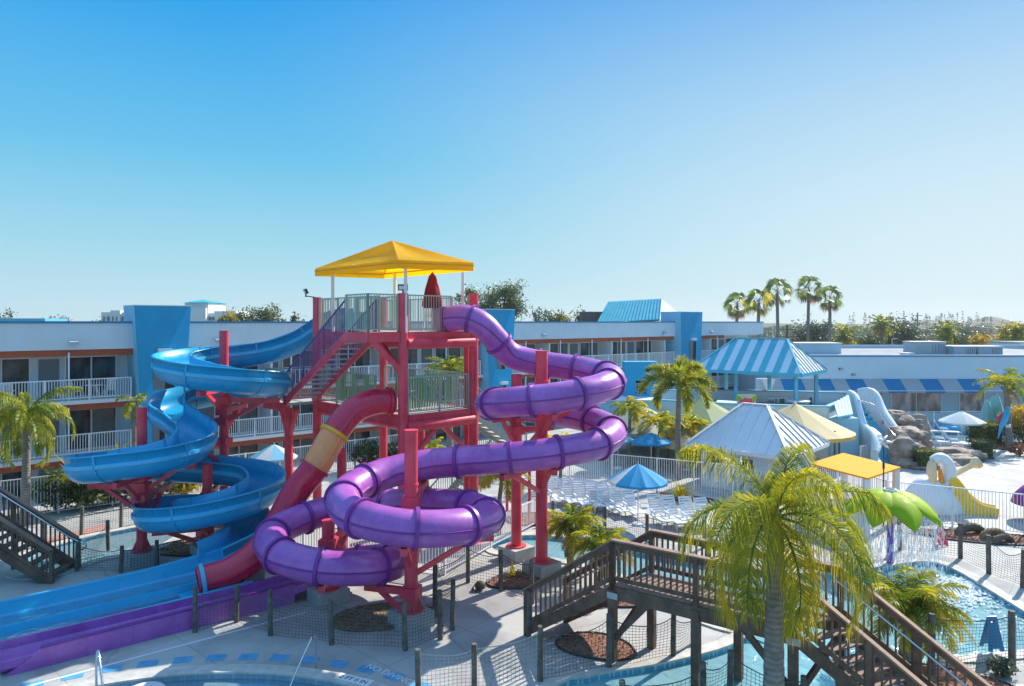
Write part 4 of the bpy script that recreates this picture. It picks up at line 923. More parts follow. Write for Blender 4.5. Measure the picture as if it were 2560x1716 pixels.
mpart('rear_wall', 'stucco', [(U0, UE-.4, -2.0, -1.7, -1.4, 7.58), (U0, UE-.4, -11.9, -2.02, -1.4, 7.58)])
for z0, z1 in ((7.2, 7.55), (4.38, 4.70), (1.52, 1.84)): mpart('header_band', 'header', [(U0, UE-8 if z0 > 7 else UE-4, -.3, -.16, z0, z1)])
for z0 in (4.702, 1.842): mpart('floor_slab', 'white', [(U0, UE-.5, -1.7, .02, z0, z0+.2)])
mpart('soffit', 'white', [(U0, UE-.5, -1.7, -.37, 7.45, 7.549)])
pyl = [(fu(312)+.3, fu(472)-.1), (fu(1196)+.2, fu(1272)), (fu(1686), fu(1742)-.1)]
skip = [(a-.3, b+.2) for a, b in pyl]
def inpyl(u0, u1): return any(u1 > a and u0 < b for a, b in skip)
# windows, doors, partitions: shared meshes copied along the facade
def flat_mesh(name, boxes, mat):
    mb = MB()
    for (c, s) in boxes: mb.box(c, s)
    me = bpy.data.meshes.new(name); me.from_pydata(mb.v, [], mb.f); me.materials.append(M[mat]); me.update(); return me
ww, wh = 2.5, 2.25
me_win = flat_mesh('window', [((0, 0, .04), (ww, .09, .08)), ((0, 0, wh-.04), (ww, .09, .08)), ((-ww/2+.04, 0, wh/2), (.08, .09, wh-.16)), ((ww/2-.04, 0, wh/2), (.08, .09, wh-.16)), ((0, 0, wh/2), (.07, .08, wh-.16))], 'white')
me_pane = flat_mesh('pane', [((0, 0, wh/2), (ww-.16, .03, wh-.16))], 'glass')
me_cur = [flat_mesh('curtain', [((x, .028 if False else -.028, wh/2), (w_, .02, wh-.18)) for x, w_ in q], 'curtain') for q in ([(-.95, .42)], [(.9, .6)], [(.55, 1.1)])]
me_door = flat_mesh('door', [((0, 0, 1.05), (.9, .08, 2.1))], 'doorgrey')
me_fin = flat_mesh('partition', [((0, .8, 1.15), (.12, 1.6, 2.3))], 'white')
me_post = flat_mesh('balcony_post', [((0, 0, 0), (.07, .07, 2.5))], 'whitemetal')
ML = motel.location
for fl, zf in enumerate((-.9, 2.045, 4.905)):
    k = -3
    while True:
        up = 2.9+4.0*k; k += 1
        if up > UE-3: break
        if up < U0+1: continue
        for uu, dat, nm, w in ((up+.05+ww/2, me_win, 'window', ww), (up+3.35, me_door, 'door', .9)):
            if inpyl(uu-w/2, uu+w/2): continue
            o = inst(dat, nm, motel, F(uu, -1.66, zf)-ML, FANG)
            if nm == 'window':
                if rng.random() < .6:
                    cq = bpy.data.objects.new('curtain', me_cur[rng.randrange(3)]); COL.objects.link(cq); cq.parent = o; cq.location = (0, 0, 0)
                p_ = bpy.data.objects.new('pane', me_pane); COL.objects.link(p_); p_.parent = o; p_.location = (0, .0, 0)
        if not inpyl(up+2.7, up+2.8) and (k % 2): inst(me_fin, 'partition', motel, F(up+2.75, -1.69, zf)-ML, FANG-math.pi)
        if fl and not inpyl(up-.1, up+.1): inst(me_post, 'balcony_post', motel, F(up, -.08, zf+1.25)-ML, FANG)
segs = []; u = U0
for a, b in pyl: segs.append((u, a)); u = b
segs.append((u, UE-.6))
for z in (4.902, 2.042):
    for a, b in segs:
        mb = MB(); railing(mb, [F(a, -.03, z), F(b, -.03, z)], 1.08, .125, .03, .055, .075, 0, 2.0); mb.build('balcony_railing', M['whitemetal'], motel)
# flared pylons
def pylon(u0, u1, top, zb, wb, vf, wave, wins, label=None):
    mid = (u0+u1)/2; hb = (u1-u0)/2*wb; hw = (u1-u0)/2
    mb = MB()
    A = [F(mid-hb, vf*.7, zb), F(mid+hb, vf*.7, zb), F(mid+hb, -1.7, zb), F(mid-hb, -1.7, zb)]; B = [F(u0, vf, top), F(u1, vf, top), F(u1, -1.7, top), F(u0, -1.7, top)]
    mb.hexa(A[::-1], B[::-1])
    o = mb.build('stair_pylon', [M['pylon']], motel)
    def P(x, z, e=.012):
        f = (z-zb)/(top-zb); h = hb+(hw-hb)*f; return F(mid+h*x, (vf*.7+(vf-vf*.7)*f)+e, z)
    mb = MB(); n = 24; vs = []
    for i in range(n+1):
        f = i/n; z = zb+(top-zb)*f; xl = wave(f); vs += [P(max(-1, min(.999, xl)), z), P(1, z)]
    mb.add(vs, [(2*i, 2*i+1, 2*i+3, 2*i+2) for i in range(n)]); mb.build('painted_wave', M['pylonlight'], o)
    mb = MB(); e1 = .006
    mb.add([A[0]-fa*e1, A[3]-fa*e1, B[3]-fa*e1, B[0]-fa*e1], [(0, 1, 2, 3)]); mb.build('side_face', M['pylonlitside'], o)
    mb = MB(); c_ = [F(u0-.02, vf+.02, top), F(u1+.02, vf+.02, top), F(u1+.02, -1.72, top), F(u0-.02, -1.72, top)]
    mb.hexa(c_[::-1], [q+UP*.05 for q in c_][::-1]); mb.build('cap', M['white'], o)
    for (x0, x1, z0, z1) in wins:
        mb = MB(); q = [P(x0, z0, .02), P(x1, z0, .02), P(x1, z1, .02), P(x0, z1, .02)]; mb.add(q, [(0, 1, 2, 3)]); mb.build('opening', M['dark'], o)
        mb = MB(); q = [P(x0, z0, .035), P(x0+(x1-x0)*.55, z0, .035), P(x0+(x1-x0)*.55, z1, .035), P(x0, z1, .035)]; mb.add(q, [(0, 1, 2, 3)]); mb.build('door', M['doorgrey'], o)
        mb = MB(); c2 = P((x0+x1)/2, z1+.22, .15); mb.box(c2, (.7, .3, .22), (fa, fo, UP)); mb.build('wall_lamp', M['whitemetal'], o)
pylon(*pyl[0], 9.87, -1.0, .55, .75, lambda f: -1.1+2.0*(max(0, (f-.52)/.48)**.75) if f > .5 else 1.2-5*f if f < .18 else -1, [(-.42, .5, 5.3, 7.2), (-.5, .1, 2.3, 4.0)])
pylon(*pyl[1], 9.95, -1.0, .6, .75, lambda f: -1.1+1.9*f*f, [(-.3, .4, 5.3, 7.0), (-.1, .55, 2.3, 4.0)])
pylon(*pyl[2], 9.98, -1.0, .7, .75, lambda f: -.8+1.5*f*f, [(-.2, .5, 5.0, 7.0)])
# flood lights on the parapet
for px in (183, 545, 1358, 1658, 1777):
    u = fu(px); root = thing('flood_light', 'small grey flood light fixed low on the white motel parapet', 'flood light', F(u, .1, 7.9), 'flood lights on the motel parapet')
    mb = MB(); mb.box(F(u, .03, 7.85), (.1, .06, .1), (fa, fo, UP)); mb.build('bracket', M['black'], root)
    mb = MB(); mb.box(F(u, .17, 7.92), (.42, .22, .16), (fa, (fo-UP*.3).normalized(), UP)); mb.build('housing', M['hvac'], root)
# balcony furniture on the left
for i, (u, v, an) in enumerate(((-1.2, -.8, .4), (.4, -.7, 2.0), (3.4, -.8, .3), (4.9, -.8, 2.4))):
    chair_thing(['white plastic chair on the top left balcony, nearest the frame edge', 'second white plastic chair from the left on the top balcony', 'white plastic chair on the top balcony left of the table by the pylon', 'white plastic chair on the top balcony beside the blue pylon'][i], F(u, v, 4.905), an, 'chairs on the left balcony')
root = thing('balcony_table', 'small white table between chairs on the top left balcony', 'table', F(4.15, -.8, 4.905))
mb = MB(); mb.cyl(F(4.15, -.8, 5.58), F(4.15, -.8, 5.62), .42, .42, 16); mb.build('table_top', M['plastic'], root)
for i in range(4):
    mb = MB(); q = V((math.cos(i*1.57), math.sin(i*1.57), 0))*.3; mb.beam(F(4.15, -.8, 5.58)+q*.6, F(4.15, -.8, 4.905)+q, .05, .05); mb.build('leg', M['plastic'], root)
# gabled blue roof rising behind the parapet
root = thing('gabled_roof_block', 'blue gabled metal roof with white end wall rising behind the motel parapet', 'roof', U(1600, 803, 80))
e0, e1, r0, r1, b0 = U(1493, 808, 76), U(1652, 812, 76), U(1521, 755, 80), U(1653, 747, 80), U(1690, 812, 84)
mb = MB(); d = (r1-r0)
mb.add([e0, e0+d*1.12, r1, r0], [(0, 1, 2, 3)]); o = mb.build('roof', M['teal'], root)
mb = MB()
for i in range(19):
    f = i/18; mb.beam(lerp(e0, e0+d*1.12, f)+V((0, -.04, .04)), lerp(r0, r1, f)+V((0, -.04, .04)), .05, .06)
mb.build('seam', M['teal'], o)
mb = MB(); e1b = e0+d*1.12; bk = e1b+V((4.6, 6.5, 0)); mb.add([e1b, bk, r1], [(0, 1, 2)]); mb.add([e1b-UP*3, bk-UP*3, bk, e1b], [(0, 1, 2, 3)]); mb.build('gable_wall', M['stucco'], root)
mb = MB(); mb.add([r0, r1, bk, bk-d*1.12], [(0, 1, 2, 3)]); mb.build('roof', M['teal'], root)
root = thing('rooftop_hut', 'brown shingled hut low on the motel roof beside the blue gable', 'hut', U(1475, 803, 78))
mb = MB(); c = U(1478, 795, 79); mb.box(c-UP*1, (2.4, 2.0, 3.2)); mb.build('wall', M['brownwall'], root); mb = MB(); mb.box(c+UP*.64, (2.6, 2.2, .08)); mb.build('roof', M['roofgrey'], root)
root = thing('rooftop_strip', 'low pale teal roof edge showing above the far left parapet', 'roof', U(60, 800, 60)); mb = MB(); mb.box(U(60, 801, 60), (5.6, 3, .3)); mb.build('roof', M['tealpost'], root); mb = MB(); mb.box(U(60, 812, 60), (5.2, 2.6, .5)); mb.build('wall', M['stucco'], root)
# ================================================================== restaurant on the right
YR = 62.0
def RX(px): return (px-1280)/K*YR
rest = thing('restaurant_building', 'low pale blue flat roofed restaurant block with long windows', 'restaurant', (35, YR, 0))
def bx(name, mat, x0, x1, y0, y1, z0, z1, parent=rest):
    mb = MB(); mb.box(((x0+x1)/2, (y0+y1)/2, (z0+z1)/2), (x1-x0, y1-y0, z1-z0)); return mb.build(name, M[mat], parent)
bx('fascia', 'stucco2', RX(1990), 60, YR, YR+.4, 3.95, 5.9)
bx('fascia_cap', 'capblue', RX(1990)-.05, 60.1, YR-.06, YR+.5, 5.905, 6.05)
bx('wall', 'stucco2', RX(1900), 60, YR+.8, YR+1.2, -.1, 3.9)
bx('roof', 'roofgrey', RX(1990)+.1, 60, YR+.5, YR+24, 5.3, 5.75)
bx('side_wall', 'stucco2', RX(1990), RX(1990)+.3, YR+.5, YR+24, -.1, 5.9)
bx('rear_parapet', 'stucco2', RX(1990), 75, YR+24, YR+24.4, 3, 6.15)
for x0, x1 in ((RX(2180), RX(2218)), (RX(2240), RX(2366)), (RX(2412), RX(2475)), (RX(2040), RX(2120))):
    mb = MB(); z0, z1 = .75, 2.8; n = max(1, round((x1-x0)/2.0))
    for i in range(n+1): x = x0+(x1-x0)*i/n; mb.box((x, YR+.77, (z0+z1)/2), (.08, .08, z1-z0))
    mb.box(((x0+x1)/2, YR+.77, z0), (x1-x0, .08, .08)); mb.box(((x0+x1)/2, YR+.77, z1), (x1-x0, .08, .08)); w_ = mb.build('window', M['whitemetal'], rest)
    mb = MB(); mb.box(((x0+x1)/2, YR+.785, (z0+z1)/2), (x1-x0-.08, .02, z1-z0-.08)); mb.build('pane', M['glassreflect'], w_)
# striped awning
AW = []
edges = [1905, 1950, 2003, 2040, 2076, 2113, 2157, 2205, 2250, 2297, 2344, 2391, 2438, 2485, 2532, 2580]
root = thing('striped_awning', 'blue and grey striped canvas awning along the restaurant wall', 'awning', (RX(2200), YR, 3.0))
awm = (clothmat('grey_awning_canvas', (.42, .42, .45), .1), clothmat('royal_blue_awning_canvas', (.002, .20, .42), .1))
for i, (p0, p1) in enumerate(zip(edges[:-1], edges[1:])):
    x0, x1 = RX(p0), RX(p1); mbb = MB()
    mbb.add([(x0, YR+.02, 3.94), (x1, YR+.02, 3.94), (x1-.0, YR-1.1, 3.0), (x0-.0, YR-1.1, 3.0), (x1, YR-1.1, 2.8), (x0, YR-1.1, 2.8)], [(0, 3, 2, 1), (3, 5, 4, 2)])
    mbb.build('canvas_strip', awm[i % 2], root)
mb = MB(); mb.cyl((RX(1905), YR-1.1, 2.99), (RX(2580), YR-1.1, 2.99), .03, .03, 6); mb.build('frame', M['whitemetal'], root)
# rooftop plant
def unit(label, px0, px1, ztop, y, mat='hvac', name='rooftop_unit', depth=2.0, grp='units on the restaurant roof'):
    x0, x1 = (px0-1280)/K*y, (px1-1280)/K*y; root = thing(name, label, 'rooftop unit', ((x0+x1)/2, y, 5.75), grp)
    mb = MB(); mb.box(((x0+x1)/2, y+depth/2, (5.75+ztop)/2), (x1-x0, depth, ztop-5.75)); mb.build('casing', M[mat], root)
    mb = MB()
    for i in range(5):
        mb.box((x0+(x1-x0)*(.58+.35*i/4), y-.012, (5.9+ztop)/2-.05), (.05, .02, (ztop-5.9)*.8))
    mb.build('louvre', M['doorgrey'], root)
    mb = MB(); mb.box(((x0+x1)/2, y+depth/2, ztop+.03), (x1-x0+.12, depth+.1, .06)); mb.build('lid', M['white'], root)
unit('large pale blue metal unit with ribbed side on the restaurant roof', 2287, 2365, 7.05, 67)
unit('low grey roof unit with open dark front on the restaurant roof, left one', 2385, 2440, 6.65, 66)
unit('low grey roof unit with open dark front on the restaurant roof, right one', 2446, 2507, 6.65, 66)
unit('small flat white vent box beside the large roof unit', 2264, 2284, 6.05, 65, 'white', 'roof_vent', 1)
root = thing('far_roof_block', 'long blue grey roof block at the far right edge behind the restaurant', 'roof', (60, 90, 0)); mb = MB(); mb.box((U(2600, 860, 92).x, 92, 3), (9.5, 6, 6.6)); mb.build('wall', M['stucco2'], root); mb = MB(); mb.box((U(2600, 860, 92).x, 92, 6.35), (9.8, 6.3, .1)); mb.build('roof', M['roofgrey'], root)
root = thing('white_roof_box', 'white boxy roof structure with dark side behind the striped pavilion', 'roof', U(2035, 870, 72)); c = U(2030, 878, 72); mb = MB(); mb.box(c, (4.6, 3, 1.6)); mb.build('wall', M['stucco2'], root); mb = MB(); mb.box(c+UP*.84, (4.8, 3.2, .08)); mb.build('roof', M['white'], root)
for px, py, lb in ((2102, 923, 'small dark flood light high on the blank restaurant wall'), (2134, 937, 'outlined rectangular flood light on the restaurant wall above the awning')):
    p = U(px, py, YR-.1); root = thing('wall_light', lb, 'wall light', p); mb = MB(); mb.box(p, (.3, .16, .14)); mb.build('housing', M['black'], root); mb = MB(); mb.box(p-V((0, .09, 0)), (.2, .02, .07)); mb.build('lens', M['lens'], root)
# ================================================================== raised bar deck, striped pavilion, wall slide
rd = thing('raised_deck', 'raised aqua walled bar terrace carrying the striped pavilion', 'terrace', (19, 51, 0))
dk = [U(1640, 1009, 50).xy, U(1840, 1009, 47.5).xy, U(2068, 1003, 46).xy, U(2110, 985, 50).xy, U(2135, 985, 55).xy, U(1850, 972, 57).xy, U(1640, 980, 57).xy]
mb = MB(); mb.prism(dk, 2.3, 2.5); mb.build('floor', M['conc'], rd)
for i in range(len(dk)):
    a, b = V((*dk[i], 0)), V((*dk[(i+1) % len(dk)], 0)); mb = MB(); mb.beam(a+UP*1.7, b+UP*1.7, .2, 3.38); w_ = mb.build('wall', M['stucco'], rd)
    mb = MB(); mb.beam(a+UP*3.43, b+UP*3.43, .34, .09); mb.build('wall_cap', M['tealpost'], w_)
pav = thing('striped_pavilion', 'open pavilion with blue and white striped hip roof on aqua posts', 'pavilion', (19, 52, 2.5))
th = math.radians(40); C0 = V((20.8, 50.3, 5.25)); fx = V((-math.cos(th), math.sin(th), 0)); sx_ = V((math.sin(th), math.cos(th), 0)); Lf, Ls = 8.5, 6.0
e = [C0, C0+fx*Lf, C0+fx*Lf+sx_*Ls, C0+sx_*Ls]; cz = 3.0
rr_ = C0+sx_*Ls*.5+fx*2.0+UP*2.4; rl_ = C0+sx_*Ls*.5+fx*(Lf-2.4)+UP*2.4
sw, ss = pm('pavilion_white_strip', (.62, .70, .78), .45, .05, 1), M['teal']
def roofface(a, b, rb, ra, n, pal, parent, ribs=None, nm='roof_face'):
    """sloping roof face split into n vertical strips; eave a-b, ridge ra-rb"""
    us = (b-a).normalized(); ua, ub = (ra-a).dot(us), (rb-a).dot(us); L = (b-a).length
    upv = (ra-a)-us*ua if ra != a else (rb-b)
    mbs = [MB() for _ in pal]
    def hgt(u):
        if u < ua: return u/ua if ua else 1
        if u > ub: return (L-u)/(L-ub) if L-ub else 1
        return 1.0
    cuts_ = sorted(set([L*i/n for i in range(n+1)]+[ua, ub]))
    for u0, u1 in zip(cuts_[:-1], cuts_[1:]):
        k = int((u0+u1)/2/(L/n)) % len(pal); h0, h1 = hgt(u0), hgt(u1)
        mbs[k].add([a+us*u0, a+us*u1, a+us*u1+upv*h1, a+us*u0+upv*h0], [(0, 1, 2, 3)])
    first = None
    for q, mt in zip(mbs, pal):
        if q.v: first = q.build(nm, mt, parent) if first is None else (q.build('roof_strips', mt, parent) and first)
    if ribs:
        q = MB(); nr = us.cross(upv).normalized(); nr = nr if nr.z > 0 else -nr
        for i in range(1, ribs[0]):
            u = L*i/ribs[0]; h = hgt(u); q.beam(a+us*u+nr*.03, a+us*u+upv*h+nr*.03, .05, .07, 0, nr)
        q.build('roof_seams', M[ribs[1]], parent)
roofface(e[1], e[0], rr_, rl_, 16, [ss, sw], pav)
roofface(e[0], e[3], rr_, rr_, 9, [M['whiteroof']], pav, (9, 'seam'))
roofface(e[3], e[2], rl_, rr_, 16, [ss, sw], pav)
roofface(e[2], e[1], rl_, rl_, 9, [M['whiteroof']], pav, (9, 'seam'))
mb = MB()
for i in range(4): mb.beam(e[i]-UP*.1, e[(i+1) % 4]-UP*.1, .1, .24)
mb.build('fascia', M['teal'], pav)
mb = MB()
for a, b in ((e[0], rr_), (e[1], rl_), (e[2], rl_), (e[3], rr_), (rr_, rl_)): mb.beam(a+UP*.05, b+UP*.05, .16, .06)
mb.build('hip_trim', M['teal'], pav)
mb = MB(); mb.add([q-UP*.2 for q in e], [(0, 1, 2, 3)]); mb.build('ceiling', M['wood'], pav)
for fx_, sx2 in ((.07, .1), (.6, .1), (.93, .1), (.07, .9), (.5, .9), (.93, .9)):
    p = C0+fx*Lf*fx_+sx_*Ls*sx2; mb = MB(); mb.box((p.x, p.y, 3.82), (.24, .24, 2.62)); mb.build('post', M['tealpost'], pav)
def cafe_table(label, c, r=.55, grp='white tables on the bar terrace'):
    root = thing('cafe_table', label, 'table', c, grp); c = V(c); mb = MB(); mb.cyl(c+UP*.72, c+UP*.76, r, r, 18); mb.build('table_top', M['plastic'], root); mb = MB(); mb.cyl(c, c+UP*.72, .05, .05, 8); mb.cyl(c, c+UP*.03, .3, .3, 12); mb.build('pedestal', M['black'], root)
for lb, px, Y in (('white round table on the terrace left of the flower sign', 1815, 50.5), ('white round table on the terrace under the right pavilion post', 1995, 51), ('white round table on the terrace between the two middle posts', 1940, 53.5)):
    c = V(((px-1280)/K*Y, Y, 2.5)); cafe_table(lb, c, .85)
for i, (px, Y, an) in enumerate(((1793, 50, .3), (1842, 51, 2.8), (1925, 49.5, 1.5), (1950, 50.5, 2), (2020, 51.5, 3))):
    c = V(((px-1280)/K*Y, Y, 2.5)); root = thing('bar_chair', ['black chair left of the terrace table by the flower sign', 'black chair right of the terrace table by the flower sign', 'black chair at the terrace centre below the ladder', 'black chair behind the yellow parasol roof on the terrace', 'black chair right of the table under the pavilion'][i], 'chair', c, 'black chairs on the bar terrace')
    f = V((math.cos(an), math.sin(an), 0)); l = V((-f.y, f.x, 0)); mb = MB(); mb.box(c+UP*.45, (.42, .42, .05), (f, l, UP)); mb.build('seat', M['black'], root); mb = MB(); mb.box(c-f*.2+UP*.72, (.04, .42, .5), (f, l, UP)); mb.build('backrest', M['black'], root)
    for x in (-1, 1):
        for y in (-1, 1): mb = MB(); mb.beam(c+f*x*.17+l*y*.17+UP*.44, c+f*x*.2+l*y*.2, .03, .03); mb.build('leg', M['black'], root)
# flower sign on the terrace wall
sp_ = U(1866, 1012, 47.2); root = thing('flower_sign', 'square sign painted with a red flower and green leaves on the terrace wall', 'sign', sp_)
mb = MB(); mb.box(sp_+UP*.25, (1.25, .06, .85)); mb.build('board', pm('sign_cream', (.45, .5, .44), .6), root)
mb = MB()
for k in range(7):
    a = k*.9; c = sp_+V((.34*math.cos(a), -.05, .05+.22*math.sin(a))); mb.cyl(c, c-V((0, .02, 0)), .2, .16, 10)
mb.build('red_petals', M['red'], root); mb = MB()
for sg in (-1, 1):
    c = sp_+V((.48*sg, -.05, .4)); mb.add([c+V((-.3*sg, 0, -.15)), c+V((0, -.01, -.2)), c+V((.32*sg, 0, .12)), c+V((0, 0, .18))], [(0, 1, 2, 3)])
mb.build('green_leaves', M['leafgreen'], root)
# pale blue portal and stair block beside the tall palm
root = thing('blue_portal', 'bright blue stair portal with a railed opening behind the tall palm', 'stair tower', U(1600, 1010, 50))
def PO(px, py, Y=50): return U(px, py, Y)
mb = MB()
for (x0, x1, y0, y1) in ((1562, 1590, 905, 1100), (1616, 1645, 905, 1100), (1590, 1616, 905, 952), (1590, 1616, 985, 1100)):
    a, b = PO(x0, y1), PO(x1, y0); mb.box(((a.x+b.x)/2, 50.6, (a.z+b.z)/2), (b.x-a.x, 1.2, b.z-a.z))
mb.build('wall', M['pylonlight'], root); a, b = PO(1562, 985), PO(1645, 945)
mb = MB(); railing(mb, [V((a.x+.2, 50.3, a.z)), V((b.x-.2, 50.3, a.z))], .7, .14, .03, .05, .05); mb.build('railing', M['whitemetal'], root)
mb = MB(); mb.box(((a.x+b.x)/2, 51.15, (a.z+b.z)/2), (.9, .05, 1.2)); mb.build('opening', M['dark'], root)
root = thing('low_aqua_block', 'low aqua and white stepped block left of the tall palm', 'building', U(1530, 1060, 48)); a, b = U(1500, 1100, 48), U(1640, 1003, 48); mb = MB(); mb.box(((a.x+b.x)/2, 49, (a.z+b.z)/2), (b.x-a.x, 2, b.z-a.z)); mb.build('wall', M['tealwall'], root); mb = MB(); mb.box(((a.x+b.x)/2, 49, b.z+.05), (b.x-a.x+.2, 2.2, .1)); mb.build('cap', M['white'], root)
# curved white stair slide with blue chute
ws = thing('wall_slide', 'white sculpted slide with wavy side walls and a blue chute', 'water slide', U(2190, 1165, 44.5))
def wavewall(pts_img, thick, nm):
    """side wall: list of (px,py_top,Y)"""
    tops = [U(*q) for q in pts_img]; tp = catmull(tops, .25); mb = MB(); mb.sweep(tp, [(-thick/2, -.05), (-thick/2, .05), (-thick*.3, .14), (thick*.3, .14), (thick/2, .05), (thick/2, -.05)], 0, True, True)
    n = len(tp); vs = []
    for i, q in enumerate(tp):
        t = (tp[min(i+1, n-1)]-tp[max(i-1, 0)]); s_ = V((t.y, -t.x, 0)).normalized()*thick*.5; vs += [q-s_, q+s_, V((q.x, q.y, -.1))-s_, V((q.x, q.y, -.1))+s_]
    mb.add(vs, [(4*i, 4*i+4, 4*i+6, 4*i+2) for i in range(n-1)]+[(4*i+1, 4*i+3, 4*i+7, 4*i+5) for i in range(n-1)]+[(0, 2, 3, 1), (4*n-4, 4*n-3, 4*n-1, 4*n-2)]); mb.build(nm, M['stucco'], ws)
wavewall([(2122, 980, 49.2), (2138, 990, 48.6), (2147, 1022, 47.6), (2160, 1062, 46.6), (2178, 1080, 45.7), (2186, 1100, 45.0), (2186, 1130, 44.3)], .42, 'side_wall')
wavewall([(2146, 977, 50.5), (2170, 974, 50.0), (2190, 985, 49.4), (2206, 1020, 48.4), (2226, 1052, 47.2), (2248, 1085, 46.0), (2250, 1105, 45.0), (2249, 1130, 44.2)], .42, 'side_wall')
mb = MB(); ch = [(2140, 2156, 1008, 49.8), (2154, 2170, 1038, 48.8), (2170, 2192, 1060, 47.6), (2184, 2212, 1086, 46.4), (2189, 2232, 1120, 45.3), (2186, 2246, 1150, 44.4), (2182, 2250, 1184, 43.2)]; vs = []
for a, b, y, Y in ch: vs += [U(a, y, Y), U(b, y, Y)]
mb.add(vs, [(2*i, 2*i+2, 2*i+3, 2*i+1) for i in range(len(ch)-1)], 0, False)
mb.build('chute', pm('wet_teal_chute', (.01, .22, .34), .3, .15, 1), ws)
mb = MB()
for i in range(6):
    y, Y = 1028+i*12, 49.0-i*.5; mb.box(U(2158+i*7.5, y+4, Y), (.7, .5, .14))
mb.build('chute_steps', M['teal'], ws)
mb = MB(); mb.tube(catmull([U(2145, 1000, 48), U(2190, 1015, 47.4), U(2203, 1040, 46.9), U(2225, 1075, 46), U(2238, 1090, 45.3)], .3), .035, 6); mb.build('handrail', M['steel'], ws)
# aqua lean-to with striped glass beside the slide
root = thing('aqua_lean_to', 'small aqua lean-to roof with white slats between terrace and white slide', 'roof', U(2110, 1040, 47))
a, b, c, d = U(2085, 1008, 46.5), U(2122, 988, 48.5), U(2133, 1036, 46.6), U(2095, 1043, 45)
mb = MB(); mb.add([a, b, c, d, a-UP*.12, b-UP*.12, c-UP*.12, d-UP*.12], [(0, 1, 2, 3), (7, 6, 5, 4), (0, 3, 7, 4), (1, 5, 6, 2), (2, 6, 7, 3), (0, 4, 5, 1)]); mb.build('roof', M['tealpost'], root); mb = MB()
for i in range(5): f = .1+.8*i/4; mb.beam(lerp(a, b, f)+UP*.03, lerp(d, c, f)+UP*.03, .16, .03)
mb.build('slats', M['white'], root); mb = MB(); q = lerp(c, d, .5); mb.box((q.x, q.y+1.0, q.z/2-.1), (1.9, 1.6, q.z-.2)); mb.build('wall', M['tealwall'], root)
# ================================================================== kiosk and shade canopies
ki = thing('white_roofed_kiosk', 'kiosk under a white standing seam hip roof by the loungers', 'kiosk', (12.5, 38, 0))
th = math.radians(42); kx = V((-math.cos(th), math.sin(th), 0)); ky = V((math.sin(th), math.cos(th), 0)); KC = V(((1975-1280)/K*34.8, 34.8, 2.25)); KL, KW = 5.7, 5.8
e = [KC, KC+kx*KL, KC+kx*KL+ky*KW, KC+ky*KW]; rr_ = U(1929, 1019, 38.3); rl_ = U(1858, 1016, 39.4); mz = (rr_.z+rl_.z)/2
rr_ = KC+ky*KW*.5+kx*2.3; rl_ = KC+ky*KW*.5+kx*(KL-2.0); rr_.z = rl_.z = 4.38
roofface(e[1], e[0], rr_, rl_, 7, [M['whiteroof']], ki, (9, 'whiteroof')); roofface(e[0], e[3], rr_, rr_, 9, [M['whiteroof']], ki, (9, 'seam'))
roofface(e[3], e[2], rl_, rr_, 7, [M['whiteroof']], ki, (9, 'whiteroof')); roofface(e[2], e[1], rl_, rl_, 9, [M['whiteroof']], ki, (9, 'seam'))
mb = MB()
for i in range(4): mb.beam(e[i]-UP*.09, e[(i+1) % 4]-UP*.09, .08, .2)
for a, b in ((e[0], rr_), (e[1], rl_), (e[2], rl_), (e[3], rr_), (rr_, rl_)): mb.beam(a+UP*.05, b+UP*.05, .2, .06)
mb.build('roof_trim', M['white'], ki)
iw = [KC+kx*KL*f+ky*KW*g for f, g in ((.12, .1), (.88, .1), (.88, .9), (.12, .9))]
for i in range(4):
    a, b = iw[i], iw[(i+1) % 4]; mb = MB(); mb.beam(V((a.x, a.y, 1.05)), V((b.x, b.y, 1.05)), .15, 2.1); w_ = mb.build('wall', M['stucco'], ki)
a, b = iw[1], iw[0]; dd = (b-a).normalized(); nrm = V((dd.y, -dd.x, 0)); nrm = nrm if nrm.y < 0 else -nrm
for f in (.2, .6):
    c = lerp(a, b, f)+nrm*.09; mb = MB(); mb.box(V((c.x, c.y, 1.55)), (.8, .05, .6), (dd, nrm, UP)); w_ = mb.build('window', M['white'], ki); mb = MB(); mb.box(V((c.x, c.y, 1.55))+nrm*.03, (.66, .02, .48), (dd, nrm, UP)); mb.build('pane', M['glass'], w_)
def tent(label, c, r, zt, zr, mats, n=20, trim=.22, posts=6, name='shade_canopy', a0=0, cat='canopy', squash=1.0):
    root = thing(name, label, cat, (c[0], c[1], 0)); C = V((c[0], c[1], zt)); mb = MB(); vs = []
    for j in range(7):
        f = j/6
        for i in range(n):
            q = a0+6.28319*i/n; sc_ = 1-.035*math.sin(math.pi*f)*(1 if i % 2 else 0)
            vs.append(V((c[0]+r*f*sc_*math.cos(q), c[1]+r*f*sc_*math.sin(q)*squash, zt+(zr-zt)*(f**.96))))
    mb.add(vs, [(j*n+i, j*n+(i+1) % n, (j+1)*n+(i+1) % n, (j+1)*n+i) for j in range(6) for i in range(n)], 0, False); o = mb.build('canvas', M[mats[0]], root)
    mb = MB(); R1_ = vs[-n:]; mb.add(R1_+[q-UP*trim for q in R1_], [(i, (i+1) % n, n+(i+1) % n, n+i) for i in range(n)]); mb.build('trim', M[mats[1]], o)
    for i in range(posts):
        q = a0+6.28319*i/posts; p = V((c[0]+r*.8*math.cos(q), c[1]+r*.8*math.sin(q)*squash, 0)); mb = MB(); mb.cyl(p, p+UP*(zr+(zt-zr)*.2), .06, .06, 8); mb.build('post', M['wood'], root)
    mb = MB(); mb.cyl(C-UP*.1, C+UP*.12, .12, .04, 8); mb.build('finial', M['white'], root)
    return root
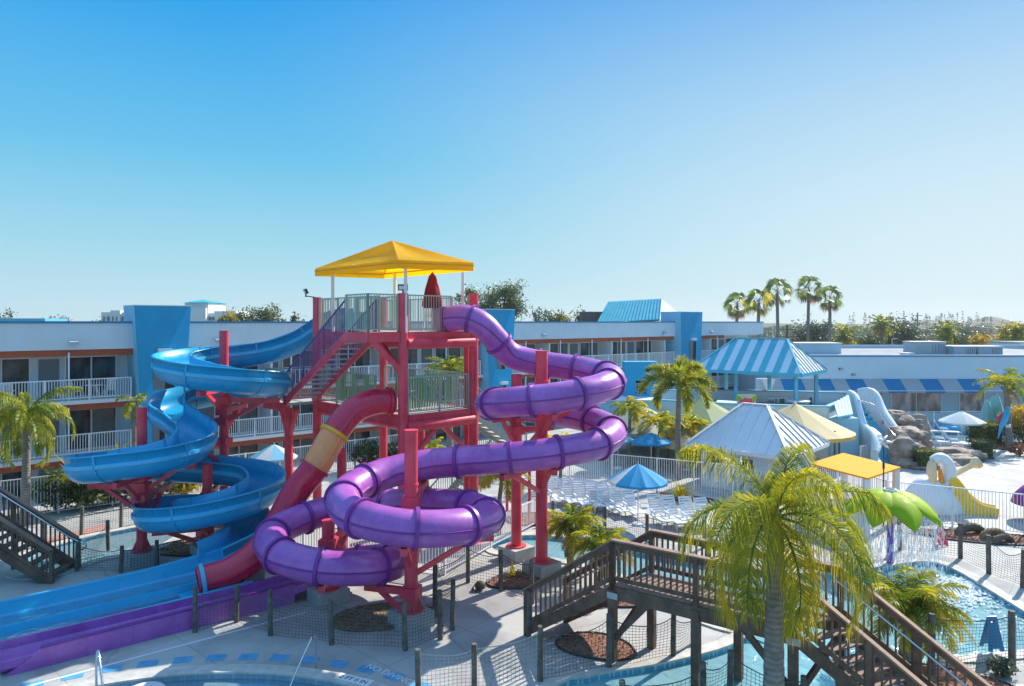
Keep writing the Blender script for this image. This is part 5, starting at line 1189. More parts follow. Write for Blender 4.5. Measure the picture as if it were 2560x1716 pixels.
tent('round cream canvas shade roof with ochre edge behind the white kiosk', (18.0, 44.5), 3.5, 3.85, 2.1, ('beige', 'beigetrim'), 22)
tent('olive green canvas shade roof behind the tall palm', (12.4, 46), 3.9, 4.15, 2.1, ('olive', 'beigetrim'), 8, .25)
tent('pale sage canvas shade roof left of the olive one', (8.6, 46.5), 3.2, 3.5, 2.0, ('sage', 'sage'), 8, .2)
# orange-yellow flat shade
ya = thing('yellow_shade_roof', 'flat orange yellow shade roof on pale pillars beside the big palm', 'shade roof', U(2130, 1200, 37))
q = [V((*((lambda v: (v.x, v.y))(G(x, y, 2.4))), 2.4)) for x, y in ((2169, 1200), (2252, 1172), (2108, 1136), (2024, 1162))]
vs = q+[p+UP*.07 for p in q]; mb = MB(); mb.add(vs, [(3, 2, 1, 0), (4, 5, 6, 7), (0, 1, 5, 4), (1, 2, 6, 5), (2, 3, 7, 6), (3, 0, 4, 7)]); mb.build('roof', M['awningy'], ya)
for p in q:
    m_c = (q[0]+q[1]+q[2]+q[3])/4; p2 = lerp(p, m_c, .1); mb = MB(); mb.box((p2.x, p2.y, 1.2), (.22, .22, 2.4)); mb.build('pillar', M['white'], ya)
mb = MB(); c_ = lerp(q[0], q[3], .35); mb.box((c_.x, c_.y+.6, .55), (2.0, .7, 1.1)); mb.build('counter', M['stucco'], ya)
# ================================================================== white fences
def pfence(label, pts, h, gap=.125, pk=.022, grp='white metal picket fences', pe=2.4, post=.07):
    root = thing('picket_fence', label, 'fence', pts[0], grp); mb = MB(); railing(mb, [V(p) for p in pts], h, gap, pk, .045, .02, 0, 99); mb.build('picket_panel', M['whitemetal'], root)
    for a, b in zip(pts[:-1], pts[1:]):
        a, b = V(a), V(b); L = (b-a).length; m = max(1, round(L/pe)); sx = (b-a).normalized(); sy = V((-sx.y, sx.x, 0))
        for i in range(m+1): mb = MB(); mb.box(a+(b-a)*(i/m)+UP*((h+.05)/2), (post, post, h+.05), (sx, sy, UP)); mb.build('fence_post', M['whitemetal'], root)
pfence('long white picket fence running below the motel balconies behind the blue slide', [(-24.5, 30.6, 0), (-23.1, 31.6, 0), (-16, 36.9, 0), (-13.1, 39.5, 0), (-6, 45.7, 0)], 1.8)
pfence('white picket fence closing the terrace behind the blue striped umbrella', [(-1.5, 41.8, 0), (3.2, 38.9, 0), (7.6, 36.7, 0), (11, 34.9, 0)], 1.85)
pfence('low white picket fence standing under the purple loops', [(-11, 28.3, 0), (-8.1, 27.2, 0), (-2.4, 24.9, 0), (-.83, 27.8, 0), (1.2, 31.2, 0)], 1.15)
pfence('white picket fence between the pelican slide and the splash pool', [(16.6, 34.8, 0), (17.1, 32.0, 0), (21.6, 29.5, 0), (27, 26.5, 0)], 1.72)
pfence('white picket fence along the far back pool by the restaurant', [(27, 57.5, 0), (33, 58.2, 0), (39.5, 58.6, 0), (52, 59, 0)], 1.5)
pfence('short white picket fence beside the pale pillars of the yellow shade roof', [(14.5, 37.3, 0), (17.8, 38.2, 0), (19.6, 36.5, 0)], 1.3)
pfence('white railing enclosing the flat sunning area by the rocks', [(22.2, 44.6, 0), (25.6, 47.2, 0), (27.6, 46.0, 0)], 1.05)
# ================================================================== net fences
def gp(px, py): v = G(px, py); return (v.x, v.y)
def hh(px, yt, yb): v = G(px, yb); return (yb-yt)/K*v.y
def nf(label, rows, **k):
    pts = [gp(r[0], r[2]) for r in rows]; hs = [hh(*r) for r in rows]; return net_fence(label, pts, hs, **k)
nf('dark cord net fence on grey posts round the brown mulch bed', [(488, 1468, 1581), (591, 1463, 1556), (676, 1475, 1589), (829, 1500, 1612), (1013, 1503, 1626), (1101, 1475, 1599), (1131, 1449, 1575), (1087, 1412, 1519)], sag=.18)
nf('cord net fence on grey posts from the small potted palm to the red columns', [(1087, 1412, 1519), (1170, 1365, 1457), (1253, 1376, 1478), (1330, 1400, 1510)], sag=.15)
nf('pale cord net fence on thick posts at the bottom centre of the frame', [(1046, 1622, 1735), (1186, 1610, 1722), (1350, 1566, 1702)], light=True, sag=.12)
nf('cord net fence passing under the left end of the wooden bridge', [(1322, 1475, 1592), (1350, 1566, 1702), (1523, 1535, 1672), (1683, 1530, 1643), (1742, 1520, 1605)], sag=.25, nets=[1, 2, 3])
nf('cord net fence standing along the near edge of the turquoise river', [(1558, 1700, 1830), (1760, 1656, 1790), (1824, 1627, 1750), (2010, 1690, 1820)], sag=.2)
nf('cord net fence curving round the splash pool on brown posts', [(2250, 1290, 1375), (2401, 1308, 1396), (2472, 1338, 1435), (2557, 1374, 1470), (2640, 1420, 1520)], sag=.3, wpost=.17)
nf('cord net fence in front of the sparkling pool beside the blue sign', [(2150, 1560, 1710), (2328, 1535, 1692), (2530, 1527, 1664), (2660, 1525, 1650)], sag=.12, wpost=.18, nets=[1, 2])
nf('cord net fence behind the left river arm', [(110, 1290, 1365), (203, 1266, 1340), (302, 1248, 1319), (400, 1236, 1300)], sag=.3)
nf('cord net fence between left river arm and the shaded walk', [(271, 1301, 1377), (192, 1355, 1428), (302, 1366, 1432), (393, 1351, 1418)], sag=.15)
nf('cord net fence on dark posts beside the row of white loungers', [(1383, 1252, 1308), (1425, 1260, 1314), (1470, 1266, 1320), (1512, 1267, 1325), (1617, 1286, 1350), (1760, 1300, 1370)], sag=.15)
# ================================================================== wooden footbridge
def wood_rail(root, a, b, h, extra_post=True, gap=.16, top_mat='woodtop', inner=None):
    """timber railing: cap board, two rails, square balusters, posts"""
    a, b = V(a), V(b); d = b-a; hd = V((d.x, d.y, 0)); L = hd.length; sx = hd.normalized(); sy = V((-sx.y, sx.x, 0))
    mb = MB(); mb.beam(a+UP*h, b+UP*h, .17, .045); mb.build('cap_rail', M[top_mat], root)
    mb = MB(); mb.beam(a+UP*(h-.11), b+UP*(h-.11), .05, .14); mb.beam(a+UP*.16, b+UP*.16, .05, .12)
    n = int(L/gap)
    for i in range(1, n):
        p = a+d*(i/n); mb.box(p+UP*(h/2+.02), (.045, .045, h-.2), (sx, sy, UP))
    mb.build('balusters', M['wood'], root)
    m = max(1, round(L/1.9))
    for i in range(m+1):
        p = a+d*(i/m); mb = MB(); mb.box(p+UP*(h/2-.15), (.13, .13, h+.25), (sx, sy, UP)); mb.build('rail_post', M['wood'], root)
br = thing('wooden_footbridge', 'dark weathered timber footbridge with stairs at both ends over the turquoise river', 'footbridge', (5, 17.5, 0))
BP, BQ = V((2.66, 18.5, 0)), V((6.37, 15.86, 0)); bd = (BQ-BP).normalized(); BPf, BQf = V((3.86, 19.35, 0)), V((7.72, 16.44, 0)); BZ, RH = 2.08, 1.16
bw = ((BPf-BP)+(BQf-BQ))/2
mb = MB(); n = 32
for i in range(n):
    f0, f1 = i/n, (i+.93)/n; a0, a1 = lerp(BP, BQ, f0), lerp(BP, BQ, f1); c0, c1 = lerp(BPf, BQf, f0), lerp(BPf, BQf, f1); q = [a0, a1, c1, c0]
    mb.hexa([p+UP*(BZ-.045) for p in q], [p+UP*BZ for p in q])
mb.build('deck_boards', M['tread'], br)
for a, b in ((BP, BQ), (BPf, BQf)):
    mb = MB(); mb.beam(a+UP*(BZ-.22), b+UP*(BZ-.22), .1, .34); mb.build('side_beam', M['wood'], br)
wood_rail(br, BP+UP*BZ, BQ+UP*BZ, RH); wood_rail(br, BPf+UP*BZ, BQf+UP*BZ, RH)
for p in (BP, BPf, BQ, BQf, lerp(BP, BQ, .5), lerp(BPf, BQf, .5)):
    mb = MB(); mb.box((p.x, p.y, BZ/2-.5), (.2, .2, BZ+.7), (bd, V((-bd.y, bd.x, 0)), UP)); mb.build('bridge_pile', M['wood'], br)
for a, b in ((BP+UP*.5, BPf+UP*1.7), (BQ+UP*.4, BQf+UP*1.7), (BQ-bd*.0+UP*.6, BQ-bd*1.1+UP*1.75), (BP+UP*.6, BP+bd*1.0+UP*1.75)):
    mb = MB(); mb.beam(a, b, .09, .15); mb.build('cross_brace', M['wood'], br)
def wood_stair(root, a, af, d, run, z0, z1, n):
    w = af-a
    for p in (a, af):
        mb = MB(); mb.beam(p+UP*(z0-.2), p+d*run+UP*(z1-.05), .06, .3); mb.build('stringer', M['wood'], root)
    mb = MB(); ms = MB()
    for i in range(1, n+1):
        f = i/(n+1); c = a+w*.5+d*run*f+UP*(z0+(z1-z0)*f); sdir = w.normalized(); mb.hexa(*[[c+d*x+w*y+UP*z for x, y in ((-.15, -.48), (.15, -.48), (.15, .48), (-.15, .48))] for z in (-.04, 0)])
    mb.build('treads', M['tread'], root)
    for p in (a, af): wood_rail(root, p+UP*z0, p+d*run+UP*z1, RH)
wood_stair(br, BP, BPf, -bd, 2.75, BZ, .2, 9)
wood_stair(br, BQ, BQf, bd, 3.1, BZ, .0, 10)
mb = MB(); hp = [BQf+bd*t-V((.05, -.1, 0))*0-bw.normalized()*.12+UP*(BZ-.67*t+.85) for t in (0, .8, 1.6, 2.4, 3.1)]; mb.tube(hp, .028, 8); mb.build('handrail', M['steel'], br)
mb = MB(); hp = [BPf-bd*t-bw.normalized()*.12+UP*(BZ-.68*t+.85) for t in (0, .8, 1.6, 2.4, 2.8)]; mb.tube(hp, .028, 8); mb.build('handrail', M['steel'], br)
for p in (BP-bd*.0+bd*-.01+V((-.02, -.12, 0)), BQ+V((-.04, -.12, 0))):
    mb = MB(); mb.box((p.x, p.y, BZ-.28), (.3, .02, .16), (bd, V((-bd.y, bd.x, 0)), UP)); mb.build('joint_plate', M['conc'], br)
ls = thing('wooden_stairs', 'dark weathered timber stairs with steel handrail at the lower left', 'stairs', (-16, 24.7, 0))
md = V((-.995, -.06, 0)); A1, A2 = V((-15.8, 24.1, 0)), V((-15.75, 25.5, 0))
for p in (A1, A2): wood_rail(ls, p+md*.05+UP*.02, p+md*4.6+UP*3.1, 1.1)
mb = MB()
for i in range(14):
    f = (i+1)/15; c = (A1+A2)/2+md*4.6*f+UP*3.05*f; mb.box(c, (.3, 1.3, .045), (md, V((-md.y, md.x, 0)), UP))
mb.build('treads', M['wood'], ls)
for p in (A1, A2): mb = MB(); mb.beam(p+md*.1+UP*-.05, p+md*4.6+UP*2.95, .06, .3); mb.build('stringer', M['wood'], ls)
mb = MB(); mb.tube(catmull([A2+md*4.6+V((0, -.13, 4.1)), A2+md*.3+V((0, -.13, 1.22)), A2+V((.25, -.13, 1.0)), A2+V((.3, -.13, .8)), A2+V((.0, -.13, .72))], .15), .03, 8); mb.build('handrail', M['steel'], ls)
for p in (A1+md*2.3, A2+md*2.3): mb = MB(); mb.box((p.x, p.y, .75), (.14, .14, 1.5)); mb.build('stair_pile', M['wood'], ls)
# ================================================================== loungers
def lounger(label, c, ang, grp='white plastic pool loungers', arms=True):
    root = thing('pool_lounger', label, 'sun lounger', c, grp); c = V(c); f = V((math.cos(ang), math.sin(ang), 0)); l = V((-f.y, f.x, 0))
    mb = MB()
    for k in range(9): mb.box(c+f*(.0+k*.135)+UP*.34, (.115, .58, .03), (f, l, UP))
    for x in (-1, 1): mb.box(c+f*.55+l*x*.3+UP*.33, (1.35, .05, .06), (f, l, UP))
    mb.build('seat', M['plastic'], root)
    mb = MB(); bu = (f*-.5+UP*.87).normalized(); bn = bu.cross(l)
    for k in range(7): mb.box(c-f*.06+UP*.36+bu*(.08+k*.115), (.03, .56, .075), (bn, l, bu))
    for x in (-1, 1): mb.box(c-f*.06+UP*.36+bu*.42+l*x*.29, (.04, .05, .86), (bn, l, bu))
    mb.box(c-f*.06+UP*.36+bu*.88, (.04, .6, .07), (bn, l, bu)); mb.build('backrest', M['plastic'], root)
    for x in (-1, 1):
        if arms: mb = MB(); mb.beam(c-f*.12+l*x*.33+UP*.58, c+f*.36+l*x*.33+UP*.56, .06, .04); mb.beam(c+f*.36+l*x*.33+UP*.56, c+f*.46+l*x*.33+UP*.3, .05, .04); mb.build('armrest', M['plastic'], root)
        for y in (.1, 1.05): mb = MB(); mb.beam(c+f*y+l*x*.29+UP*.33, c+f*(y+.08)+l*x*.31, .05, .05); mb.build('leg', M['plastic'], root)
    return root
def lspot(px, py): return G(px, py)
ORD = ['first', 'second', 'third', 'fourth', 'fifth', 'sixth', 'seventh', 'eighth']
proto = None
r1 = [(1392, 1268), (1425, 1274), (1458, 1279), (1490, 1284), (1520, 1290), (1553, 1297), (1586, 1303)]
for i, (px, py) in enumerate(r1):
    lb = f'white slatted lounger, {ORD[i]} from the left in the long row by the net posts'
    c = lspot(px, py)+V((0, 1.1, 0)); c.z = 0
    if proto is None: proto = lounger(lb, c, -1.35); root = proto
    else: root = copy_tree(proto); root.location = c
    root['label'] = lb
for i, (px, py) in enumerate([(1654, 1318), (1690, 1322), (1735, 1326), (1775, 1330)]):
    root = copy_tree(proto); c = lspot(px, py)+V((0, .75, 0)); root.location = (c.x, c.y, 0); root['label'] = f'white slatted lounger, {ORD[i]} from the left of the short row by the palm'
for i, (px, py) in enumerate([(693, 1236), (721, 1238), (748, 1236), (775, 1238)]):
    root = copy_tree(proto); c = lspot(px, py); root.location = (c.x, c.y, 0); root.rotation_euler = (0, 0, -.25); root['label'] = f'white slatted lounger behind the yellow tube, {ORD[i]} from the left'
# ================================================================== umbrellas
def umbrella(label, c, h, r, zr, mats, n=8, grp='open umbrellas', a0=0., square=False):
    root = thing('patio_umbrella', label, 'umbrella', c, grp); c = V(c); mb = MB(); mb.cyl(c, c+UP*(h+.08), .028, .022, 8); mb.cyl(c, c+UP*.09, .28, .24, 14); mb.build('pole', M['whitemetal'], root)
    mbs = [MB() for _ in mats]
    for i in range(n):
        q0, q1 = a0+6.28319*i/n, a0+6.28319*(i+1)/n; vs = []
        for j in range(6):
            f = j/5
            for k in range(4):
                a = q0+(q1-q0)*k/3; sg = 1-.05*math.sin(math.pi*k/3)*f; rr = r*f*sg; vs.append(c+V((rr*math.cos(a), rr*math.sin(a), h+(zr-h)*(f**1.1)-.03*math.sin(math.pi*k/3)*f)))
        vs += [q-UP*.1 for q in vs[-4:]]
        mbs[i % len(mats)].add(vs, [(j*4+k, j*4+k+1, (j+1)*4+k+1, (j+1)*4+k) for j in range(6) for k in range(3)], 0, False)
    for q, mt in zip(mbs, mats): q.build('canopy_panel', M[mt], root)
    mb = MB()
    for i in range(n):
        a = a0+6.28319*i/n; mb.cyl(c+UP*(h-.06), c+V((r*.96*math.cos(a), r*.96*math.sin(a), zr-.02)), .012, .012, 4)
    mb.build('ribs', M['whitemetal'], root); return root
umbrella('blue and white panelled umbrella over the lounger row', (5.58, 31, 0), 2.72, 1.32, 1.98, ('umb', 'umb', 'umb', 'umb', 'umb', 'umbw'), 12, a0=.6)
umbrella('royal blue square umbrella behind the white picket fence', ((1628-1280)/K*42, 42, 0), 2.35, 1.25, 1.85, ('umb',), 4, a0=.3)
umbrella('sky blue and white umbrella by the fence left of the tower', ((685-1280)/K*36.6, 36.6, 0), 2.6, 1.2, 1.98, ('umbsky', 'umbw'), 8, a0=.2)
umbrella('wide white square umbrella by the back pool', ((2405-1280)/K*52, 52, 0), 2.35, 1.62, 1.62, ('umbw',), 4, a0=.15)
umbrella('small blue umbrella half hidden behind the right purple bend', ((1545-1280)/K*43, 43, 0), 2.3, 1.0, 1.8, ('umbsky',), 8)
umbrella('low beige umbrella behind the fence beside the tall palm trunk', ((1715-1280)/K*42.5, 42.5, 0), 2.15, 1.3, 1.5, ('beige',), 6, a0=.5)
for i, (px, dy) in enumerate(((2467, 0), (2482, .6), (2492, .2))):
    closed_umbrella(['pale teal folded umbrella left of the parrot palm, leftmost of three', 'pale teal folded umbrella, middle one of three by the parrot palm', 'pale teal folded umbrella, nearest the parrot palm trunk'][i], V(((px-1280)/K*(54+dy), 54+dy, 0)), 3.0+.2*i, .45, 'umbteal', group='folded teal umbrellas')
# ================================================================== splash features
fc = V((14.05, 26, 0)); fl = thing('flower_fountain', 'green petalled flower fountain on a violet pole dripping water', 'water fountain', fc)
mb = MB(); mb.cyl(fc-UP*.6, fc+UP*2.55, .12, .11, 16); mb.build('pole', M['violet'], fl)
mb = MB(); mb.cyl(fc+UP*2.62, fc+UP*2.8, .3, .22, 18); mb.build('hub_ring', M['white'], fl); mb = MB(); mb.cyl(fc+UP*2.79, fc+UP*2.82, .16, .16, 14); mb.build('hub_cap', M['black'], fl)
for i in range(8):
    a = 6.28319*i/8-1.6; d = V((math.cos(a), math.sin(a), 0)); s_ = V((-d.y, d.x, 0)); vs = []; nu, nv = 10, 6; vb = []
    for j in range(nu+1):
        f = j/nu; hw = .61*max(0, math.sin(math.pi*(.1+.9*f)**.9))**.75+.004; rr = .18+1.55*f; z = 2.74+.08*f-.95*f**2
        for k in range(nv+1):
            g = -1+2*k/nv; vs.append(fc+d*rr+s_*hw*g+UP*(z-.22*abs(g)**1.6*(1-f*.4)))
    nn_ = len(vs); vb = [p-UP*.05 for p in vs]; W_ = nv+1
    fs = [(j*W_+k, (j+1)*W_+k, (j+1)*W_+k+1, j*W_+k+1) for j in range(nu) for k in range(nv)]
    mb = MB(); mb.add(vs+vb, fs+[tuple(nn_+q for q in f[::-1]) for f in fs]+[(j*W_, nn_+j*W_, nn_+(j+1)*W_, (j+1)*W_) for j in range(nu)]+[(j*W_+nv, (j+1)*W_+nv, nn_+(j+1)*W_+nv, nn_+j*W_+nv) for j in range(nu)], 0, True); mb.build('petal', M['leafgreen'], fl)
mb = MB(); rw = random.Random(3)
for i in range(1700):
    a = rw.uniform(0, 6.28); rr = rw.choice((rw.uniform(1.2, 1.8), rw.uniform(.6, 1.75))); p = fc+V((rr*math.cos(a), rr*math.sin(a), rw.uniform(-.1, 2.0))); le = rw.uniform(.05, .32); w = rw.uniform(.008, .02)
    mb.add([p-V((w, 0, 0)), p+V((w, 0, 0)), p+V((w*.5, 0, -le)), p-V((w*.5, 0, le))], [(0, 1, 2, 3)]); mb.add([p-V((0, w, 0)), p+V((0, w, 0)), p+V((0, w*.5, -le)), p-V((0, w*.5, le))], [(0, 1, 2, 3)])
fo_ = mb.build('falling_water', M['fall']); tag(fo_, 'thin streams of water falling from the green flower fountain', 'falling water', kind='stuff')
mb = MB()
for i in range(2600):
    a = rw.gauss(0, 1.0); b = rw.gauss(0, .8); c = V((14.2+a*.9+b*.9, 24.6-abs(rw.gauss(0, 1.1))+b*.3, -.11)); s = rw.uniform(.02, .09)
    mb.add([c+V((s*math.cos(q), s*math.sin(q)*.8, rw.uniform(0, .03))) for q in (0, 1.3, 2.5, 3.8, 5)]+[c+UP*s*.8], [(k, (k+1) % 5, 5) for k in range(5)])
fo_ = mb.build('splash_foam', M['foam']); tag(fo_, 'white splash foam on the pool below the flower fountain', 'foam', kind='stuff')
# tall thin pole with a white blossom lamp behind the flower
lp = V(((2209-1280)/K*30, 30, 0)); root = thing('garden_lamp', 'thin dark pole topped by a white blossom shaped lamp', 'lamp', lp); mb = MB(); mb.cyl(lp, lp+UP*3.75, .03, .025, 8); mb.cyl(lp+UP*2.7, lp+UP*2.95, .05, .05, 8); mb.build('pole', M['black'], root)
mb = MB(); c = lp+UP*3.85
for k in range(5):
    a = k*1.257; d = V((math.cos(a), .3*math.sin(a), math.sin(a))); mb.add([c, c+d*.16+V((.08*-d.z, 0, .08*d.x)), c+d*.3+V((.1, -.05, 0)), c+d*.16-V((.08*-d.z, 0, .08*d.x)), c+d*.14+V((0, -.1, 0))], [(0, 1, 4), (1, 2, 4), (2, 3, 4), (3, 0, 4), (0, 3, 2, 1)], 0, True)
mb.build('lamp_shade', M['white'], root)
# pelican slide
pc = V((20.45, 33.6, 0)); pe = thing('pelican_slide', 'white pelican shaped play slide with yellow chute and cream beak', 'play slide', pc)
mb = MB(); bodyp = []
for j in range(9):
    f = j/8; rx = 1.35*math.cos(f*1.35)**.8+.1; ry = .95*math.cos(f*1.35)**.8+.08; bodyp.append((rx, ry, 1.5*f, -.25*f))
n = 20; vs = []
for rx, ry, z, ox in bodyp:
    for i in range(n): q = 6.28319*i/n; vs.append(pc+V((ox-.2+rx*math.cos(q), ry*math.sin(q), z)))
mb.add(vs, [(j*n+i, j*n+(i+1) % n, (j+1)*n+(i+1) % n, (j+1)*n+i) for j in range(8) for i in range(n)]+[tuple(range(8*n, 9*n))], 0, True)
nk = catmull([pc+V(q) for q in ((.35, -.1, 1.2), (.42, -.15, 1.75), (.3, -.18, 2.25), (-.05, -.2, 2.5), (-.4, -.22, 2.4))], .08)
m = len(nk); mb.tube(nk, [.36-.14*abs(i/m-.15) if i/m < .75 else .26*(1-.5*(i/m-.75)*4*.6) for i in range(m)], 14, 0, True)
mb.add(*(lambda c: ([c+V((-.9, -.35, .25)), c+V((-.2, -.5, 1.0)), c+V((.5, -.4, .55)), c+V((-.3, -.75, .05))], [(0, 1, 2, 3)]))(pc))
mb.build('body', M['peli'], pe)
mb = MB(); mb.tube(catmull([pc+V(q) for q in ((-.42, -.25, 2.35), (-.5, -.3, 2.0), (-.45, -.33, 1.55), (-.5, -.35, 1.15))], .1), [.16, .19, .21, .22, .22, .22, .2, .19, .18, .16, .15, .14, .13, .12, .1][:len(catmull([pc+V(q) for q in ((-.42, -.25, 2.35), (-.5, -.3, 2.0), (-.45, -.33, 1.55), (-.5, -.35, 1.15))], .1))], 10); mb.build('throat_pouch', M['cream'], pe)
mb = MB(); mb.tube([pc+V((-.12, -.34, 2.0)), pc+V((-.1, -.36, 1.7)), pc+V((-.05, -.37, 1.35))], [.08, .12, .13], 8); mb.build('orange_lining', M['orange'], pe)
mb = MB(); bk_ = catmull([pc+V(q) for q in ((.5, .1, 1.5), (.95, .05, 1.75), (1.5, .0, 2.05), (1.95, -.05, 2.3))], .1); m = len(bk_); mb.tube(bk_, [.13+.0*i if i/m < .7 else .13+.16*math.sin((i/m-.7)*9) for i in range(m)], 10); mb.build('beak', M['cream'], pe)
slp = catmull([pc+V(q) for q in ((.4, -.2, 1.5), (.7, -.35, 1.15), (1.0, -.5, .65), (1.45, -.75, .25), (2.1, -1.0, .1))], .12); mb = MB(); mb.sweep(slp, [(-.33, .28), (-.38, .28), (-.36, -.06), (.36, -.06), (.38, .28), (.33, .28), (.3, .02), (-.3, .02)], 0, True, False)
vs = []
for q in slp: vs += [q+V((-.12, -.33, 0)), V((q.x-.12, q.y-.33, 0))]
mb.add(vs, [(2*i, 2*i+1, 2*i+3, 2*i+2) for i in range(len(slp)-1)]); mb.build('slide_chute', M['yellow'], pe)
root = thing('plum_play_feature', 'plum coloured rounded play feature at the right frame edge', 'play feature', V((23.9, 31.6, 0))); mb = MB(); mb.lathe((23.9, 31.6, 0), [(.12, 0), (.12, .8), (1.15, .75), (1.05, 1.1), (.7, 1.5), (.2, 1.75), (.01, 1.78)], 18); mb.build('cap', M['magenta'], root); mb = MB(); mb.cyl((23.9, 31.6, 0), (23.9, 31.6, .85), .16, .14, 12); mb.build('stem', M['white'], root)
# floor signs
def floor_sign(label, c, mat, ang, h=.62, z=0.0):
    root = thing('wet_floor_sign', label, 'floor sign', c); c = V(c); f = V((math.cos(ang), math.sin(ang), 0)); l = V((-f.y, f.x, 0))
    for sg in (-1, 1):
        mb = MB(); top = c+UP*h; u_ = (UP*h-f*sg*.17).normalized(); nn_ = u_.cross(l)
        def P(x, y): return top+l*x-u_*(h*1.03*(1-y))
        for (x0, x1, y0, y1, w0, w1) in ((0, 0, .08, .8, .22, .15), (-.1, 0, .8, .9, .05, .045), (.1, 0, .8, .9, .05, .045), (0, 0, .9, 1.0, .145, .13), (-.16, 0, 0, .08, .06, .06), (.16, 0, 0, .08, .06, .06)):
            a = [P(x0-w0, y0), P(x0+w0, y0), P(x0+w1, y1), P(x0-w1, y1)]; b = [p+nn_*.018 for p in a]; mb.hexa(a, b)
        mb.build('panel', M[mat], root)
    return root
floor_sign('red plastic wet floor sign standing beside the mulch bed', G(2352, 1364), 'signred', -1.2, .8)
floor_sign('blue plastic wet floor sign hanging at the pool net', G(2480, 1640)+V((0, .0, .2)), 'signblue', -1.5, .86)
# boards in the beds on the right: cut logs
for i, (px, py, s, lb) in enumerate(((2432, 1342, .45, 'largest dark curved log half sunk in the mulch bed'), (2490, 1352, .4, 'orange brown weathered log in the right mulch bed'), (2515, 1362, .32, 'small dark curved log at the mulch bed right end'))):
    c = G(px, py); root = thing('garden_log', lb, 'log', c, 'logs in the mulch bed'); mb = MB(); pts = [c+V((s*1.3*math.cos(q), .25*math.cos(q*.5), s*.75*math.sin(q)+.02)) for q in [math.pi*k/8 for k in range(9)]]; mb.tube(pts, .16*s/.4, 9, 0, True); mb.build('log', M['bark' if i != 1 else 'brownmulch'], root)
# pool ladders and rails
def tube_thing(name, label, cat, pts, r=.024, mat='steel', c=None):
    root = thing(name, label, cat, c or (pts[0][0], pts[0][1], 0)); mb = MB(); mb.tube(catmull(pts, .06), r, 9); mb.build('rail', M[mat], root); return root
a, b = G(790, 1672), G(702, 1745)
tube_thing('pool_handrail', 'bent stainless handrail at the front pool edge below the mulch bed', 'handrail', [a, a+UP*.75, a+UP*.88+V((-.08, -.1, 0)), lerp(a, b, .15)+UP*.86, lerp(a, b, .6)+UP*.3, b+V((0, 0, -.3))])
a, b = V((-10.15, 17.1, 0)), V((-9.3, 16.1, 0))
tube_thing('pool_handrail', 'looped stainless handrail entering the front pool at lower left', 'handrail', [a, a+UP*.8, a+UP*1.0+V((.07, -.05, 0)), lerp(a, b, .3)+UP*.85, lerp(a, b, .75)+UP*.1, b-UP*.4], .03)
# small white drum at the pool edge
root = thing('white_pool_seat', 'white round pool seat at the bottom left water edge', 'pool seat', (-8.9, 16.9, -.3)); mb = MB(); mb.lathe((-8.9, 16.9, -.4), [(.5, 0), (.52, .42), (.47, .48), (.01, .5)], 24); mb.build('seat', M['plastic'], root)
root = thing('shallow_slide_mat', 'pale rounded step inside the front pool', 'step', (-6.5, 16, -.5)); mb = MB(); mb.lathe((-6.6, 15.6, -.5), [(2.2, 0), (2.2, .3), (2.1, .34), (.01, .34)], 40); mb.build('step', M['bluebasin'], root)
# lumps on the deck
root = thing('coconut_husk', 'small brown coconut husk lying on the concrete walk', 'husk', G(1200, 1475)); c = G(1200, 1475); mb = MB(); mb.lathe(c, [(.01, 0), (.16, .06), (.2, .16), (.12, .27), (.02, .31)], 10)
for k in range(14): q = rng.uniform(0, 6.28); leafquad(mb, c+V((.25*math.cos(q), .25*math.sin(q), .05)), .09, rng)
mb.build('husk', M['bark'], root)
# ================================================================== rocks
rk = thing('rock_waterfall', 'stacked sandstone rock waterfall beside the white slide', 'rock waterfall', U(2270, 1170, 44))
def boulder(c, r, seed, sc_=(1, 1, 1)):
    bm = __import__('bmesh').new(); __import__('bmesh').ops.create_icosphere(bm, subdivisions=3, radius=1)
    mb = MB()
    vs = []
    for v in bm.verts:
        p = v.co.copy(); q = noise.noise(p*1.2+V((seed*3.7, 0, 0)))*.35+noise.noise(p*3+V((0, seed, 0)))*.14
        k = max(abs(p.x), abs(p.y), abs(p.z)); p = p*(1+q)*(1+.25*(1/k-1)); p = p+V((0, 0, round(p.z*3)/3-p.z))*.4
        vs.append(V(c)+V((p.x*r*sc_[0], p.y*r*sc_[1], p.z*r*sc_[2])))
    mb.add(vs, [[x.index for x in f.verts] for f in bm.faces], 0, False); bm.free(); mb.build('boulder', M['rock'], rk)
for i, (px, py, Y, r, s) in enumerate(((2235, 1048, 48, .75, (1.1, 1, .8)), (2262, 1062, 47.5, .8, (1.1, 1, .8)), (2288, 1068, 47.5, .85, (1, 1, 1)), (2262, 1092, 46, .95, (1.2, 1, .7)), (2295, 1096, 46, .75, (1, 1, .6)), (2275, 1112, 45.2, .7, (1.2, 1, .6)), (2308, 1108, 45.6, .5, (1, 1, .7)), (2258, 1130, 44.2, .9, (1, 1, 1.1)), (2290, 1142, 44.2, .75, (1, 1, 1)), (2262, 1160, 43.6, .7, (1, 1, .7)), (2312, 1098, 45.8, .5, (.8, .8, 1)), (2285, 1163, 43.2, .6, (1.3, .8, .4)), (2335, 1148, 44.3, .65, (1.1, .8, .5)), (2318, 1170, 42.8, .6, (1.5, .7, .35)), (2355, 1160, 44, .7, (1.5, .8, .35)), (2400, 1152, 44.5, .8, (1.4, .8, .5)), (2430, 1140, 45.5, .7, (1.2, .8, .5)), (2380, 1128, 46.5, .8, (1.6, .8, .3)), (2420, 1122, 47, .7, (1.6, .8, .3)))):
    boulder(U(px, py, Y), r, i+1, s)
